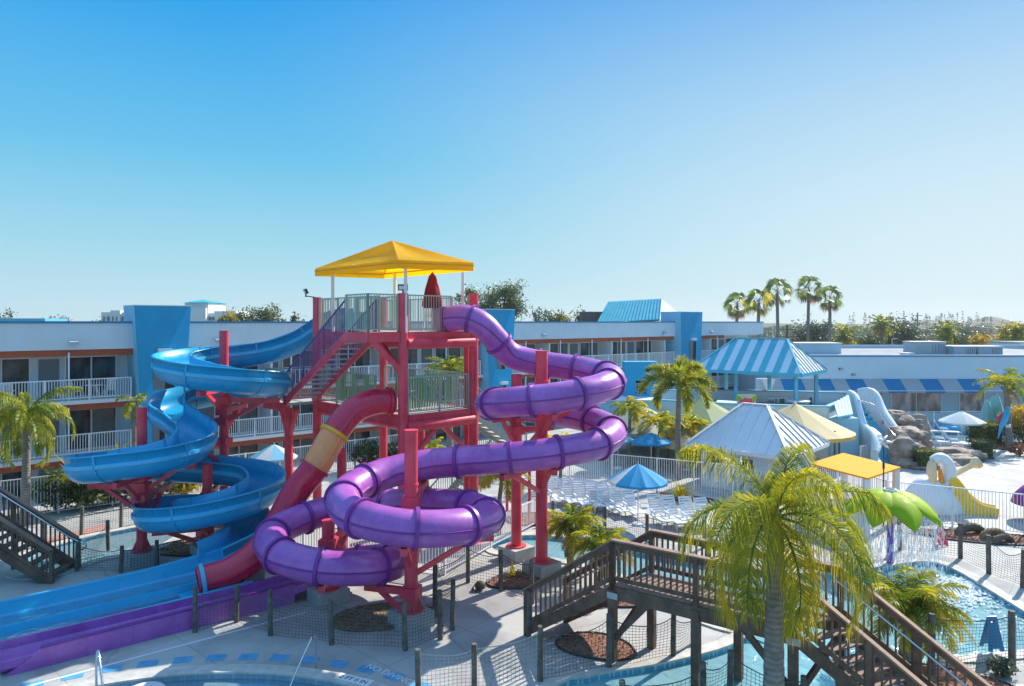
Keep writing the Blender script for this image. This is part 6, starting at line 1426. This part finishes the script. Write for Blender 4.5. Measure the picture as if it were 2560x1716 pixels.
# low white lattice boxes (stacked loungers) on the sunning area
for i, (px, py, lb) in enumerate(((2345, 1118, 'white slatted lounger on the rocky sunning area, left one'), (2380, 1122, 'white slatted lounger on the rocky sunning area, right one'), (2315, 1090, 'white slatted lounger beyond the rocks near the back pool'), (2355, 1092, 'white slatted lounger right of the back pool steps'))):
    root = copy_tree(proto); c = G(px, py); root.location = (c.x, c.y, .1); root.rotation_euler = (0, 0, .9); root['label'] = lb
root = thing('blue_float', 'blue rounded float with white box beside the back pool', 'pool float', G(2370, 1078)); c = G(2370, 1078); mb = MB(); mb.lathe(c, [(.9, 0), (1.0, .25), (.8, .5), (.01, .55)], 16); mb.build('float', M['bluetube'], root); mb = MB(); mb.box(c+V((1.2, .5, .6)), (1.2, .8, 1.2)); mb.build('box', M['plastic'], root)
# ================================================================== plants
# large foreground palm
palm('big foreground palm with drooping yellow green fronds in front of the bridge', (5.45, 14.6, 0), (5.5, 14.6, 4.3), nf=17, L=3.05, ll=1.05, hang=2.3, w=.0165, nl=155, trunk_r=.205, ym=.26, droop=2.05, seed=11, shaft=.75, el=(-.5, 1.4))
palm('drooping palm beside the left timber stairs in front of the balconies', (-21.6, 31.0, 0), (-21.5, 31, 4.2), nf=18, L=2.7, ll=.7, hang=2.0, w=.036, nl=80, trunk_r=.17, ym=.06, droop=2.15, seed=5, shaft=.7, el=(-.2, 1.35))
palm('tall bushy foxtail palm with one orange frond behind the loungers', ((1697-1280)/K*40, 40, 0), ((1697-1280)/K*40, 40, 4.75), nf=12, L=2.75, ll=.62, hang=.12, w=.045, nl=170, trunk_r=.17, mats=('frond', 'frondy', 'frondd'), ym=.10, droop=2.0, plume=True, seed=8, shaft=.8, el=(.2, 1.4))
palm('short double palm standing in the mulch behind the red columns', (1.05-1.6, 29.6, 0), (1.05-1.5, 29.6, 2.2), nf=18, L=1.4, ll=.46, hang=.7, w=.03, nl=56, trunk_r=.1, ym=.2, droop=1.6, seed=3, shaft=.3)
palm('short bushy palm at the river edge left of the bridge', (2.15, 25.6, 0), (2.2, 25.6, 1.35), nf=22, L=1.3, ll=.45, hang=.5, w=.03, nl=60, trunk_r=.12, ym=.3, droop=1.5, seed=4, shaft=.2, skirt=4)
palm('second short bushy palm leaning over the bridge stairs', (2.9, 23.6, 0), (3.0, 23.6, 1.2), nf=20, L=1.3, ll=.42, hang=.6, w=.03, nl=60, trunk_r=.1, ym=.3, droop=1.6, seed=6, shaft=.2)
palm('low yellow green palm against the right bridge stairs', (10.6, 18.9, 0), (10.7, 18.9, 1.05), nf=30, L=1.7, ll=.5, hang=.6, w=.024, nl=80, trunk_r=.14, ym=.3, droop=1.5, seed=9, shaft=.25)
palm('green palm with parrot figure on its trunk by the back pool', ((2525-1280)/K*50, 50, 0), ((2515-1280)/K*50, 50, 4.0), nf=17, L=2.4, ll=.6, hang=.8, w=.05, nl=34, trunk_r=.2, ym=.08, droop=1.7, seed=12, shaft=.6, skirt=4)
palm('yellow palm between right purple bend and tall palm', ((1575-1280)/K*44, 44, 0), ((1575-1280)/K*44, 44, 3.1), nf=12, L=1.6, ll=.5, hang=.6, w=.06, nl=30, trunk_r=.12, mats=('frond', 'frondy', 'frond'), ym=.4, droop=1.8, seed=13, shaft=.4)
palm('yellowish palm just left of the tall palm trunk', ((1650-1280)/K*43, 43, 0), ((1650-1280)/K*43, 43, 2.4), nf=13, L=1.7, ll=.5, hang=.5, w=.06, nl=30, trunk_r=.12, mats=('frond', 'frondy', 'frond'), ym=.4, droop=1.6, seed=14, shaft=.4)
palm('yellowish palm just right of the tall palm trunk', ((1725-1280)/K*43.5, 43.5, 0), ((1725-1280)/K*43.5, 43.5, 2.2), nf=13, L=1.5, ll=.5, hang=.5, w=.06, nl=30, trunk_r=.12, mats=('frond', 'frondy', 'frond'), ym=.5, droop=1.6, seed=15, shaft=.4)
palm('green palm before the motel balcony seen through the tower', ((1125-1280)/K*46, 46, 0), ((1125-1280)/K*46, 46, 5.3), nf=20, L=2.2, ll=.6, hang=.4, w=.06, nl=30, trunk_r=.2, mats=('frondd', 'frondy', 'frond'), ym=.2, droop=1.4, seed=16, shaft=.5)
palm('thin half bare palm tip beside the blue motel pylon', ((335-1280)/K*34, 34, 0), ((336-1280)/K*34, 34, 4.4), nf=6, L=1.3, ll=.4, hang=1.1, w=.05, nl=22, trunk_r=.11, ym=.2, droop=2.1, seed=17, shaft=.8, el=(-.4, 1.4))
palm('yellow palm low behind the purple straight tube', ((1070-1280)/K*37, 37, 0), ((1070-1280)/K*37, 37, 1.9), nf=14, L=1.2, ll=.4, hang=.3, w=.05, nl=24, trunk_r=.1, mats=('frond', 'frondy', 'frond'), ym=.4, droop=1.4, seed=18, shaft=.3)
palm('yellow palm behind the right red column', ((1400-1280)/K*38, 38, 0), ((1400-1280)/K*38, 38, 2.1), nf=14, L=1.4, ll=.4, hang=.4, w=.05, nl=24, trunk_r=.1, mats=('frondy', 'frondy', 'frond'), ym=.4, droop=1.6, seed=19, shaft=.3)
# undergrowth along the motel
for i, (px, Y, rx, h, lb, mats) in enumerate(((140, 33.2, 1.3, 2.2, 'dark shrub behind the left palm trunk', ('leafdark', 'leafdark')), (215, 33.6, 1.4, 2.0, 'dark dense shrub below the left balcony', ('leafdark', 'leafmid')), (285, 34.6, 1.3, 1.9, 'green broad leaved shrub left of the blue coil', ('leafmid', 'leafdark')), (365, 35.6, 1.4, 1.5, 'leafy shrub under the blue coil', ('leafmid', 'leafdark')), (450, 36.4, 1.3, 1.2, 'low shrub behind the middle blue column', ('leafmid', 'leafyellow')), (1010, 43, 1.6, 1.8, 'dark shrub behind the tower columns', ('leafdark', 'leafdark')), (930, 42.5, 1.6, 2.0, 'dark brown green shrub in shade under the tower', ('leafdark', 'leafrust')), (2130, 60, 1.5, 2.1, 'yellow green shrub under the awning behind the pavilion', ('leafyellow', 'leafmid')), (1990, 60, 1.4, 2.2, 'bright yellow shrub seen below the pavilion roof', ('leafyellow', 'leafyellow')))):
    shrub(lb, ((px-1280)/K*Y, Y, 0), rx, 1.0, h, 700, .16, mats, 30+i, 'shrubs along the buildings')
for i, (px, Y, h, lb) in enumerate(((172, 32.6, 3.2, 'tall banana like plant with upright leaves left of the coil'), (300, 34.0, 3.6, 'broad spiky plant beside the blue pylon base'), (262, 34.0, 2.9, 'spiky cycad plant before the second balcony'))):
    spiky(lb, ((px-1280)/K*Y, Y, h-1.7), 1, 46, 1.5, 'frond', 40+i, 'spiky plants by the motel', 'spiky_plant', .14)
spiky('yellow spiky grass clump in the small bed by the red column', G(1283, 1448), 1, 46, .62, 'frondy', 50)
spiky('yellow green ornamental grass clump beside the loungers', G(1702, 1252), 1, 160, 1.3, 'frondy', 51, w=.035)
shrub('clipped square shrub beside the rock waterfall', G(2310, 1172), .6, .6, 1.25, 2600, .055, ('hedge', 'leafdark'), 60, 'clipped shrubs', True, 'clipped_shrub')
shrub('clipped dark square shrub right of the low rock pool', G(2455, 1145), .6, .6, 1.2, 2400, .055, ('leafdark', 'leafdark'), 61, 'clipped shrubs', True, 'clipped_shrub')
shrub('long clipped hedge in front of the parrot palm', G(2462, 1112)+V((.2, .2, 0)), 1.35, .75, 1.6, 5200, .07, ('hedge', 'leafdark'), 62, 'clipped shrubs', True, 'hedge', 'hedge', .35)
shrub('bright yellow green bush at the right edge behind the parrot palm', ((2560-1280)/K*51.5, 51.5, 0), 1.9, 1.6, 3.2, 2200, .14, ('leafyellow', 'hedge'), 63)
shrub('rusty low bush in the mulch at the right edge', ((2550-1280)/K*47, 47, 0), .9, .9, .9, 500, .1, ('leafrust', 'leafrust'), 64)
shrub('round grey green bush at the bottom right bed', G(2505, 1690), .42, .42, .5, 700, .05, ('leafgrey', 'leafdark'), 65)
# parrot on the trunk
p = U(2511, 1048, 49.6); root = thing('parrot_figure', 'blue and red parrot figure perched on the palm trunk', 'parrot figure', p)
mb = MB(); mb.tube([p+V(q) for q in ((.25, 0, .75), (.15, -.05, .45), (-.1, -.1, -.1), (-.35, -.1, -.7), (-.5, -.05, -1.4))], [.12, .2, .22, .1, .03], 10); mb.build('body', M['bluetube'], root)
mb = MB(); mb.tube([p+V(q) for q in ((.0, .1, .4), (-.3, .05, 0), (-.5, .05, -.35))], [.1, .16, .04], 8); mb.build('wing', M['parrotred'], root)
mb = MB(); mb.lathe(p+V((.27, 0, .7)), [(.01, -.15), (.13, 0), (.1, .14), (.01, .2)], 10); mb.build('head', M['bluerib'], root)
mb = MB(); mb.cyl(p+V((.1, 0, -.5)), p+V((.35, -.1, -.5)), .12, .12, 8); mb.build('perch', M['plastic'], root)
# ------------------------------------------------------------------ beyond the motel
GZ = -1.5
def far(px, Y): return ((px-1280)/K*Y, Y, GZ)
def hfor(py, Y): return (H-(py-HOR)/K*Y)-GZ
for i, (px, ytop, Y, lb, mats, rx, n) in enumerate(((12, 768, 95, 'grey green tree above the parapet at the far left', ('leafgrey', 'leafdark'), 2.6, 700), (150, 785, 100, 'small brown green tree above the left parapet', ('leafgrey', 'leafrust'), 2.4, 600), (238, 793, 105, 'tiny treetop left of the first blue pylon', ('leafgrey', 'leafdark'), 1.5, 300), (570, 778, 90, 'yellow green treetop right of the white tower building', ('leafyellow', 'leafmid'), 1.7, 700), (610, 765, 95, 'leafy tree behind the parapet left of the blue slide', ('leafmid', 'leafgrey'), 2.4, 900), (675, 756, 92, 'tallest leafy tree behind the parapet left of the tower', ('leafmid', 'leafgrey'), 2.5, 1200), (742, 781, 90, 'small leafy tree just left of the tower column', ('leafmid', 'leafgrey'), 1.2, 500), (1250, 697, 100, 'large open crowned tree right of the yellow canopy', ('leafmid', 'leafgrey'), 4.2, 3200), (1165, 712, 102, 'leafy tree behind the white canopy post', ('leafmid', 'leafdark'), 3.0, 1500), (1360, 765, 105, 'dark treetop behind the parapet left of the blue gable', ('leafgrey', 'leafdark'), 2.3, 900), (1405, 778, 105, 'yellowish treetop in the middle of the three near the gable', ('leafmid', 'leafyellow'), 1.9, 700), (1455, 773, 108, 'bushy treetop next to the brown roof hut', ('leafmid', 'leafgrey'), 2.4, 900))):
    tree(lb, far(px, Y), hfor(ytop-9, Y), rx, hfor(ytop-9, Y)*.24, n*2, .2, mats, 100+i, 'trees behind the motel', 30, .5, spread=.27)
for i, (px, py, Y, lb, R, yl) in enumerate(((1843, 765, 90, 'fan palm, leftmost and lowest of the group behind the motel end', 2.2, .06), (1897, 757, 88, 'yellowish fan palm between two taller ones at the motel end', 2.2, .3), (1943, 733, 92, 'tall dark fan palm, tallest of the left three', 2.5, .03), (2022, 725, 96, 'tall fan palm, left one of the free standing pair', 2.4, .05), (2075, 748, 94, 'tall fan palm with brown hanging skirt, right one of the pair', 2.2, .12))):
    top = U(px, py, Y); fan_palm(lb, far(px, Y), top, 20, R*.84, 200+i, 'fan palms against the sky', yl=yl, trunk_r=.24)
FT = [(1985, 828, 150, 'rust coloured small tree left of the pair of fan palms', ('leafrust', 'leafgrey'), 3.0), (2040, 790, 150, 'grey green tree behind the pair of fan palms', ('leafgrey', 'leafdark'), 4.5), (2175, 818, 140, 'dark rounded tree below the tall palms', ('leafgrey', 'leafdark'), 3.6), (2262, 790, 145, 'dense blue grey tree left of the utility pole', ('leafgrey', 'leafdark'), 4.2), (2215, 800, 142, 'dark tree with yellow edge left of the dense grey tree', ('leafdark', 'leafgrey'), 3.4), (2375, 795, 150, 'tall grey green tree right of the utility pole', ('leafgrey', 'leafdark'), 4.2), (2410, 800, 160, 'blue grey tree between the dark palm and the yellow bush', ('leafgrey', 'leafgrey'), 3.5), (2448, 818, 180, 'reddish bare tree behind the yellow bush', ('leafrust', 'leafrust'), 4.0), (2447, 835, 130, 'bright yellow conical bush behind the restaurant roof', ('leafyellow', 'leafyellow'), 2.2), (2545, 805, 125, 'yellow topped tree at the right edge of the skyline', ('leafyellow', 'leafmid'), 3.6), (2510, 840, 150, 'dark bush left of the right edge tree', ('leafdark', 'leafmid'), 3.4), (2330, 835, 170, 'brown shrubby tree around the utility pole', ('leafrust', 'leafgrey'), 4.0), (1960, 838, 160, 'brownish tree behind the pavilion ridge', ('leafrust', 'leafdark'), 3.5), (2120, 838, 180, 'low grey tree behind the dark date palm', ('leafgrey', 'leafdark'), 4.0)]
for i, (px, yt, Y, lb, mats, rx) in enumerate((a_, b_+9, *r_) for a_, b_, *r_ in FT): tree(lb, far(px, Y), hfor(yt, Y), rx, hfor(yt, Y)*.42, 4200, .30, mats, 300+i, 'trees beyond the restaurant', 14, .15)
for i, (px, py, Y, lb) in enumerate(((2112, 838, 110, 'dark green date palm with yellow tips below the pair of fan palms'), (2205, 812, 125, 'bushy date palm with yellow side left of the dense grey tree'), (2365, 828, 120, 'dark bushy date palm right of the utility pole'), (2545, 830, 118, 'date palm mixed into the right edge tree'))):
    t = U(px, py, Y); palm(lb, far(px, Y), (t.x, Y, t.z), nf=26, L=3.4, ll=.7, hang=.25, w=.14, nl=18, trunk_r=.35, mats=('frondd', 'frondy', 'frondd'), ym=.25, droop=1.3, seed=400+i, shaft=0, group='date palms beyond the restaurant', el=(-.7, 1.3), skirt=5)
for i, (px, yt, Y, lb) in enumerate(((2235, 858, 115, 'yellow green low bush at the roof edge'), (2270, 852, 118, 'yellow green low bush left of the large roof unit'), (2480, 852, 140, 'low yellow hedge right of the bright yellow bush'), (2095, 868, 112, 'low bush beyond the restaurant roof edge'))):
    shrub(lb, far(px, Y), 2.6, 1.5, hfor(yt, Y), 700, .28, ('leafyellow', 'hedge'), 450+i, 'low bushes beyond the restaurant')
# far woods, stuff
mb = MB(); r_ = random.Random(77)
for i in range(26000):
    px = r_.uniform(1800, 2760); Y = r_.uniform(330, 460); X = (px-1280)/K*Y
    base = 4.2+2.2*noise.noise(V((px*.012, 0, 3)))+2.4*noise.noise(V((px*.05, 0, 9))); z = GZ+r_.random()**.7*(base+3.0)
    leafquad(mb, V((X, Y, z)), r_.uniform(.5, 1.1), r_, 0 if r_.random() < .8 else 1)
for i in range(46):
    px = r_.uniform(2120, 2480); Y = 450; X = (px-1280)/K*Y; hz = 10+r_.uniform(2, 7.0)
    for k in range(60): f = r_.random(); leafquad(mb, V((X+r_.gauss(0, 1.1)*(1.1-f), Y, hz*(.45+.55*f)-1)), .45, r_, 0)
o = mb.build('far_woods', [M['leafgrey'], M['leafdark']]); tag(o, 'far off grey green wood along the horizon at right', 'wood', kind='stuff')
mb = MB()
for i in range(5000):
    px = r_.uniform(-300, 1800); Y = r_.uniform(300, 420); X = (px-1280)/K*Y; leafquad(mb, V((X, Y, GZ+r_.random()*8.5)), r_.uniform(.7, 1.6), r_, 0 if r_.random() < .6 else 1)
o = mb.build('far_woods', [M['leafgrey'], M['leafdark']]); tag(o, 'far off wood low on the horizon behind the motel', 'wood', kind='stuff')
# hills at the right
mb = MB(); nh = 60; vs = []
for i in range(nh+1):
    px = 1780+i*(2900-1780)/nh; Y = 520; X = (px-1280)/K*Y; h = 5.5+2.5*noise.noise(V((px*.006, 4, 0)))+5.2*math.exp(-((px-2480)/52)**2)+3*math.exp(-((px-2330)/40)**2)
    vs += [V((X, Y-60, GZ)), V((X, Y, GZ+h+3.5)), V((X, Y+90, GZ))]
mb.add(vs, [(3*i, 3*i+3, 3*i+4, 3*i+1) for i in range(nh)]+[(3*i+1, 3*i+4, 3*i+5, 3*i+2) for i in range(nh)], 0, True); struct(mb.build('hills', pm('hill_scrub', (.07, .085, .06), .95, .4, .05, col2=(.15, .14, .10))))
# houses, car park
for i, (px, py, Y, w, lb) in enumerate(((2025, 868, 200, 9, 'small white house under trees left of the date palm'), (2310, 845, 260, 16, 'brown roofed house behind the utility pole'), (2215, 862, 210, 7, 'white hut between bushes left of the roof unit'), (2350, 825, 420, 26, 'large blue grey shed in front of the far wood'))):
    c = U(px, py, Y); root = thing('far_house', lb, 'house', (c.x, Y, GZ)); hz = hfor(py, Y)
    mb = MB(); mb.box((c.x, Y, GZ+hz*.33), (w, 7, hz*.66)); mb.build('wall', M['farwall' if i in (0, 2) else 'stucco2' if i == 3 else 'brownwall'], root)
    mb = MB(); a = [V((c.x+sx*(w/2+.4), Y+sy*3.9, GZ+hz*.66)) for sx, sy in ((-1, -1), (1, -1), (1, 1), (-1, 1))]; r0, r1 = V((c.x-w/2, Y, GZ+hz)), V((c.x+w/2, Y, GZ+hz)); mb.add(a+[r0, r1], [(0, 1, 5, 4), (2, 3, 4, 5), (1, 2, 5), (3, 0, 4)]); mb.build('roof', M['brownwall' if i != 0 else 'roofgrey'], root)
    mb = MB(); mb.box((c.x-w*.15, Y-3.52, GZ+hz*.36), (w*.2, .06, hz*.25)); mb.build('window', M['glass'], root)
def car(label, c, ang):
    root = thing('parked_car', label, 'car', c); c = V(c); f = V((math.cos(ang), math.sin(ang), 0)); l = V((-f.y, f.x, 0)); mb = MB()
    prof_ = [(-2.2, .35), (-2.25, .8), (-1.9, .95), (-1.3, 1.42), (.2, 1.45), (1.0, .98), (2.0, .85), (2.25, .6), (2.2, .35)]; n = len(prof_)
    vs = [c+f*x+l*.85+UP*z for x, z in prof_]+[c+f*x-l*.85+UP*z for x, z in prof_]; mb.add(vs, [tuple(range(n)), tuple(range(n, 2*n))[::-1]]+[(i, n+i, n+(i+1) % n, (i+1) % n) for i in range(n)]); mb.build('body', M['carpaint'], root)
    mb = MB()
    for sg in (-1, 1): mb.add([c+f*x+l*sg*.86+UP*z for x, z in ((-1.5, .98), (-1.15, 1.36), (.15, 1.38), (.75, 1.0))], [(0, 1, 2, 3)])
    mb.build('window', M['glass'], root)
    for x in (-1.35, 1.35):
        for sg in (-1, 1): mb = MB(); mb.cyl(c+f*x+l*sg*.75+UP*.33, c+f*x+l*sg*.9+UP*.33, .33, .33, 14); mb.build('wheel', M['tyre'], root)
car('small silver car parked far off left of the yellow bush', (*U(2425, 855, 340).xy, GZ+.01), .1)
mb = MB(); c = U(2425, 855, 340); mb.box((c.x+4, 340, GZ-.04), (60, 26, .09)); struct(mb.build('far_road', M['asphalt']))
# poles and wires
POLES = [(2294, 782, 190, 'tall wooden utility pole with crossarms on the skyline'), (2314, 823, 170, 'shorter wooden utility pole right of the tall one'), (1968, 812, 120, 'dark wooden pole behind the pavilion roof ridge')]
tops = []
for px, py, Y, lb in POLES:
    b = V(far(px, Y)); t = U(px, py, Y); root = thing('utility_pole', lb, 'utility pole', b, 'utility poles'); mb = MB(); mb.cyl(b, t, .2, .15, 8); mb.build('pole', M['bark'], root)
    for k in range(2): mb = MB(); mb.box(t-UP*(.8+1.3*k), (2.6, .12, .14)); mb.build('crossarm', M['bark'], root)
    tops.append(t)
for k, (z0, z1, lb) in enumerate(((-.8, -3, 'upper power line running right from the tall utility pole'), (-2.1, -4.5, 'middle power line running right from the tall utility pole'), (-4.2, -6.5, 'lower power line running right from the tall utility pole'))):
    a = tops[0]+UP*z0; b = V((tops[0].x+75, 215, tops[0].z+z1)); mb = MB(); mb.tube([lerp(a, b, i/14)-UP*(1.4*4*(i/14)*(1-i/14)) for i in range(15)], .035, 4); o = mb.build('power_line', M['hvac'], None, a); tag(o, lb, 'power line', 'power lines')
for i, (px, py, Y, lb) in enumerate(((2482, 824, 150, 'white street lamp right of the yellow bush'), (1932, 812, 120, 'thin street lamp left of the dark pole'), (2140, 825, 150, 'slim lamp post beyond the restaurant roof'), (2230, 848, 130, 'white post between low bushes'))):
    b = V(far(px, Y)); t = U(px, py, Y); root = thing('street_lamp', lb, 'street lamp', b, 'street lamps beyond the restaurant'); mb = MB(); mb.cyl(b, t, .09, .06, 7); mb.build('pole', M['white'], root); mb = MB(); mb.box(t+V((.5, 0, .05)), (1.0, .2, .12)); mb.build('lamp_head', M['white'], root)
# white hotel far left
wb = thing('white_hotel', 'distant white hotel with arched parapets and a blue roofed tower', 'hotel', far(380, 160))
def wbx(px0, px1, yt, Y, mat='farwall', nm='wall'):
    x0, x1 = (px0-1280)/K*Y, (px1-1280)/K*Y; zt = hfor(yt, Y)+GZ; mb = MB(); mb.box(((x0+x1)/2, Y+5, (GZ+zt)/2), (x1-x0, 10, zt-GZ)); return mb.build(nm, M[mat], wb), x0, x1, zt
o, x0, x1, zt = wbx(253, 315, 781, 160); wbx(276, 300, 776.5, 159); wbx(310, 330, 771, 158.5)
for k in range(7):
    mb = MB(); mb.box((x0+.7+k*.85, 159.9 if k in (0, 1, 5, 6) else 158.95, zt-1.5), (.3, .06, 1.0)); mb.build('window', M['doorgrey'], wb)
wbx(462, 520, 758, 162); wbx(458, 514, 770, 161); wbx(515, 600, 783, 162.5); wbx(535, 590, 778, 163)
xm, hw = (491-1280)/K*162, 3.15; zb = hfor(757, 162)+GZ; mb = MB(); mb.add([(xm-hw, 162-.6, zb), (xm+hw, 162-.6, zb), (xm+hw, 173, zb), (xm-hw, 173, zb), (xm, 166, zb+.85)], [(0, 1, 4), (1, 2, 4), (2, 3, 4), (3, 0, 4), (3, 2, 1, 0)]); mb.build('tower_roof', M['teal'], wb)
mb = MB()
for px in (522, 530): mb.box(((px-1280)/K*161.8, 162.4, hfor(797, 162)+GZ), (.5, .3, .8))
mb.build('window', M['doorgrey'], wb)
hm, hnt, hN, hL, hb_ = _nodes('thin_air_haze'); hN.remove(hb_); hv = hN.new('ShaderNodeVolumePrincipled'); hv.inputs['Color'].default_value = (.80, .88, .95, 1); hv.inputs['Density'].default_value = .00025; hv.inputs['Anisotropy'].default_value = .3; hL.new(hv.outputs[0], hN['Material Output'].inputs['Volume'])
mb = MB(); mb.hexa([V(q) for q in ((-900, -60, -2.5), (900, -60, -2.5), (900, 800, -2.5), (-900, 800, -2.5))], [V(q) for q in ((-900, -60, 24), (900, -60, 24), (900, 800, 24), (-900, 800, 24))]); hz_ = mb.build('haze', hm); tag(hz_, kind='stuff', label='thin pale haze softening the far trees', cat='haze')
# ================================================================== camera, light, sky
cam = bpy.data.cameras.new('camera'); co = bpy.data.objects.new('camera', cam); COL.objects.link(co)
co.location = (0, 0, H); co.rotation_euler = (math.radians(90), 0, 0)
cam.sensor_width = 36; cam.sensor_fit = 'HORIZONTAL'; cam.lens = 36*K/2560; cam.shift_y = -(858-HOR)/2560; cam.clip_end = 6000; cam.clip_start = .1
sc.camera = co
AZ, EL = math.radians(45), math.radians(38)
sv = V((math.sin(AZ)*math.cos(EL), math.cos(AZ)*math.cos(EL), math.sin(EL)))
sl = bpy.data.lights.new('sun', 'SUN'); so = bpy.data.objects.new('sun', sl); COL.objects.link(so); so.location = (0, 0, 60)
sl.energy = 4.4; sl.angle = math.radians(.5); sl.color = (1, .93, .82); so.rotation_euler = (-sv).to_track_quat('-Z', 'Y').to_euler()
EXPO = .8
w = bpy.data.worlds.new('World'); sc.world = w; w.use_nodes = True; nt = w.node_tree; N, L = nt.nodes, nt.links
bg = N['Background']; sky = N.new('ShaderNodeTexSky'); sky.sky_type = 'NISHITA'; sky.sun_disc = False; sky.sun_elevation = EL; sky.sun_rotation = AZ; sky.altitude = 0; sky.air_density = 1.0; sky.dust_density = .3; sky.ozone_density = 2.5
tc = N.new('ShaderNodeTexCoord'); sp = N.new('ShaderNodeSeparateXYZ'); L.new(tc.outputs['Generated'], sp.inputs[0])
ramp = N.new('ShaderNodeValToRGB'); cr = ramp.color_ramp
stops = ((0.0, (.57, .78, .85)), (.10, (.36, .69, .84)), (.22, (.15, .55, .85)), (.42, (.008, .34, .84)), (.75, (.28, .62, 1.1)), (1.0, (.44, .74, 1.2)))  # top two stops, out of view, are made brighter to lift shaded surfaces
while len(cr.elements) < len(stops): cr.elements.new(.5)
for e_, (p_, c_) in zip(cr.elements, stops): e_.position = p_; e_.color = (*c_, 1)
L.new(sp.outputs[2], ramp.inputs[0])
dt = N.new('ShaderNodeVectorMath'); dt.operation = 'DOT_PRODUCT'; dt.inputs[1].default_value = sv; L.new(tc.outputs['Generated'], dt.inputs[0])
mr = N.new('ShaderNodeMapRange'); mr.interpolation_type = 'SMOOTHSTEP'; mr.inputs[1].default_value = .48; mr.inputs[2].default_value = 1.05; mr.inputs[4].default_value = 1.0; L.new(dt.outputs['Value'], mr.inputs[0])
zf = N.new('ShaderNodeMapRange'); zf.interpolation_type = 'SMOOTHSTEP'; zf.inputs[1].default_value = .02; zf.inputs[2].default_value = .5; zf.inputs[3].default_value = 1; zf.inputs[4].default_value = .18; L.new(sp.outputs[2], zf.inputs[0])
mu = N.new('ShaderNodeMath'); mu.operation = 'MULTIPLY'; L.new(mr.outputs[0], mu.inputs[0]); L.new(zf.outputs[0], mu.inputs[1])
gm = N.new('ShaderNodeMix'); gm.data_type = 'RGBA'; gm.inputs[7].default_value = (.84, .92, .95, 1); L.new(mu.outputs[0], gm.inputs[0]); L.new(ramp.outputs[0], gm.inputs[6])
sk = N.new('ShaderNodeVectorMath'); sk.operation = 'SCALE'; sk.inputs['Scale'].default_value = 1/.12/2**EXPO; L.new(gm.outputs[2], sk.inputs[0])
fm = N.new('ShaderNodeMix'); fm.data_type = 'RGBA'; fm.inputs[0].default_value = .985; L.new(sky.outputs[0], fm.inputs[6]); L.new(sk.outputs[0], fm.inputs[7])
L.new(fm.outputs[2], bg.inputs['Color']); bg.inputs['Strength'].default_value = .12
vs_ = sc.view_settings; vs_.view_transform = 'Standard'; vs_.look = 'None'; vs_.exposure = EXPO; vs_.gamma = 1.0
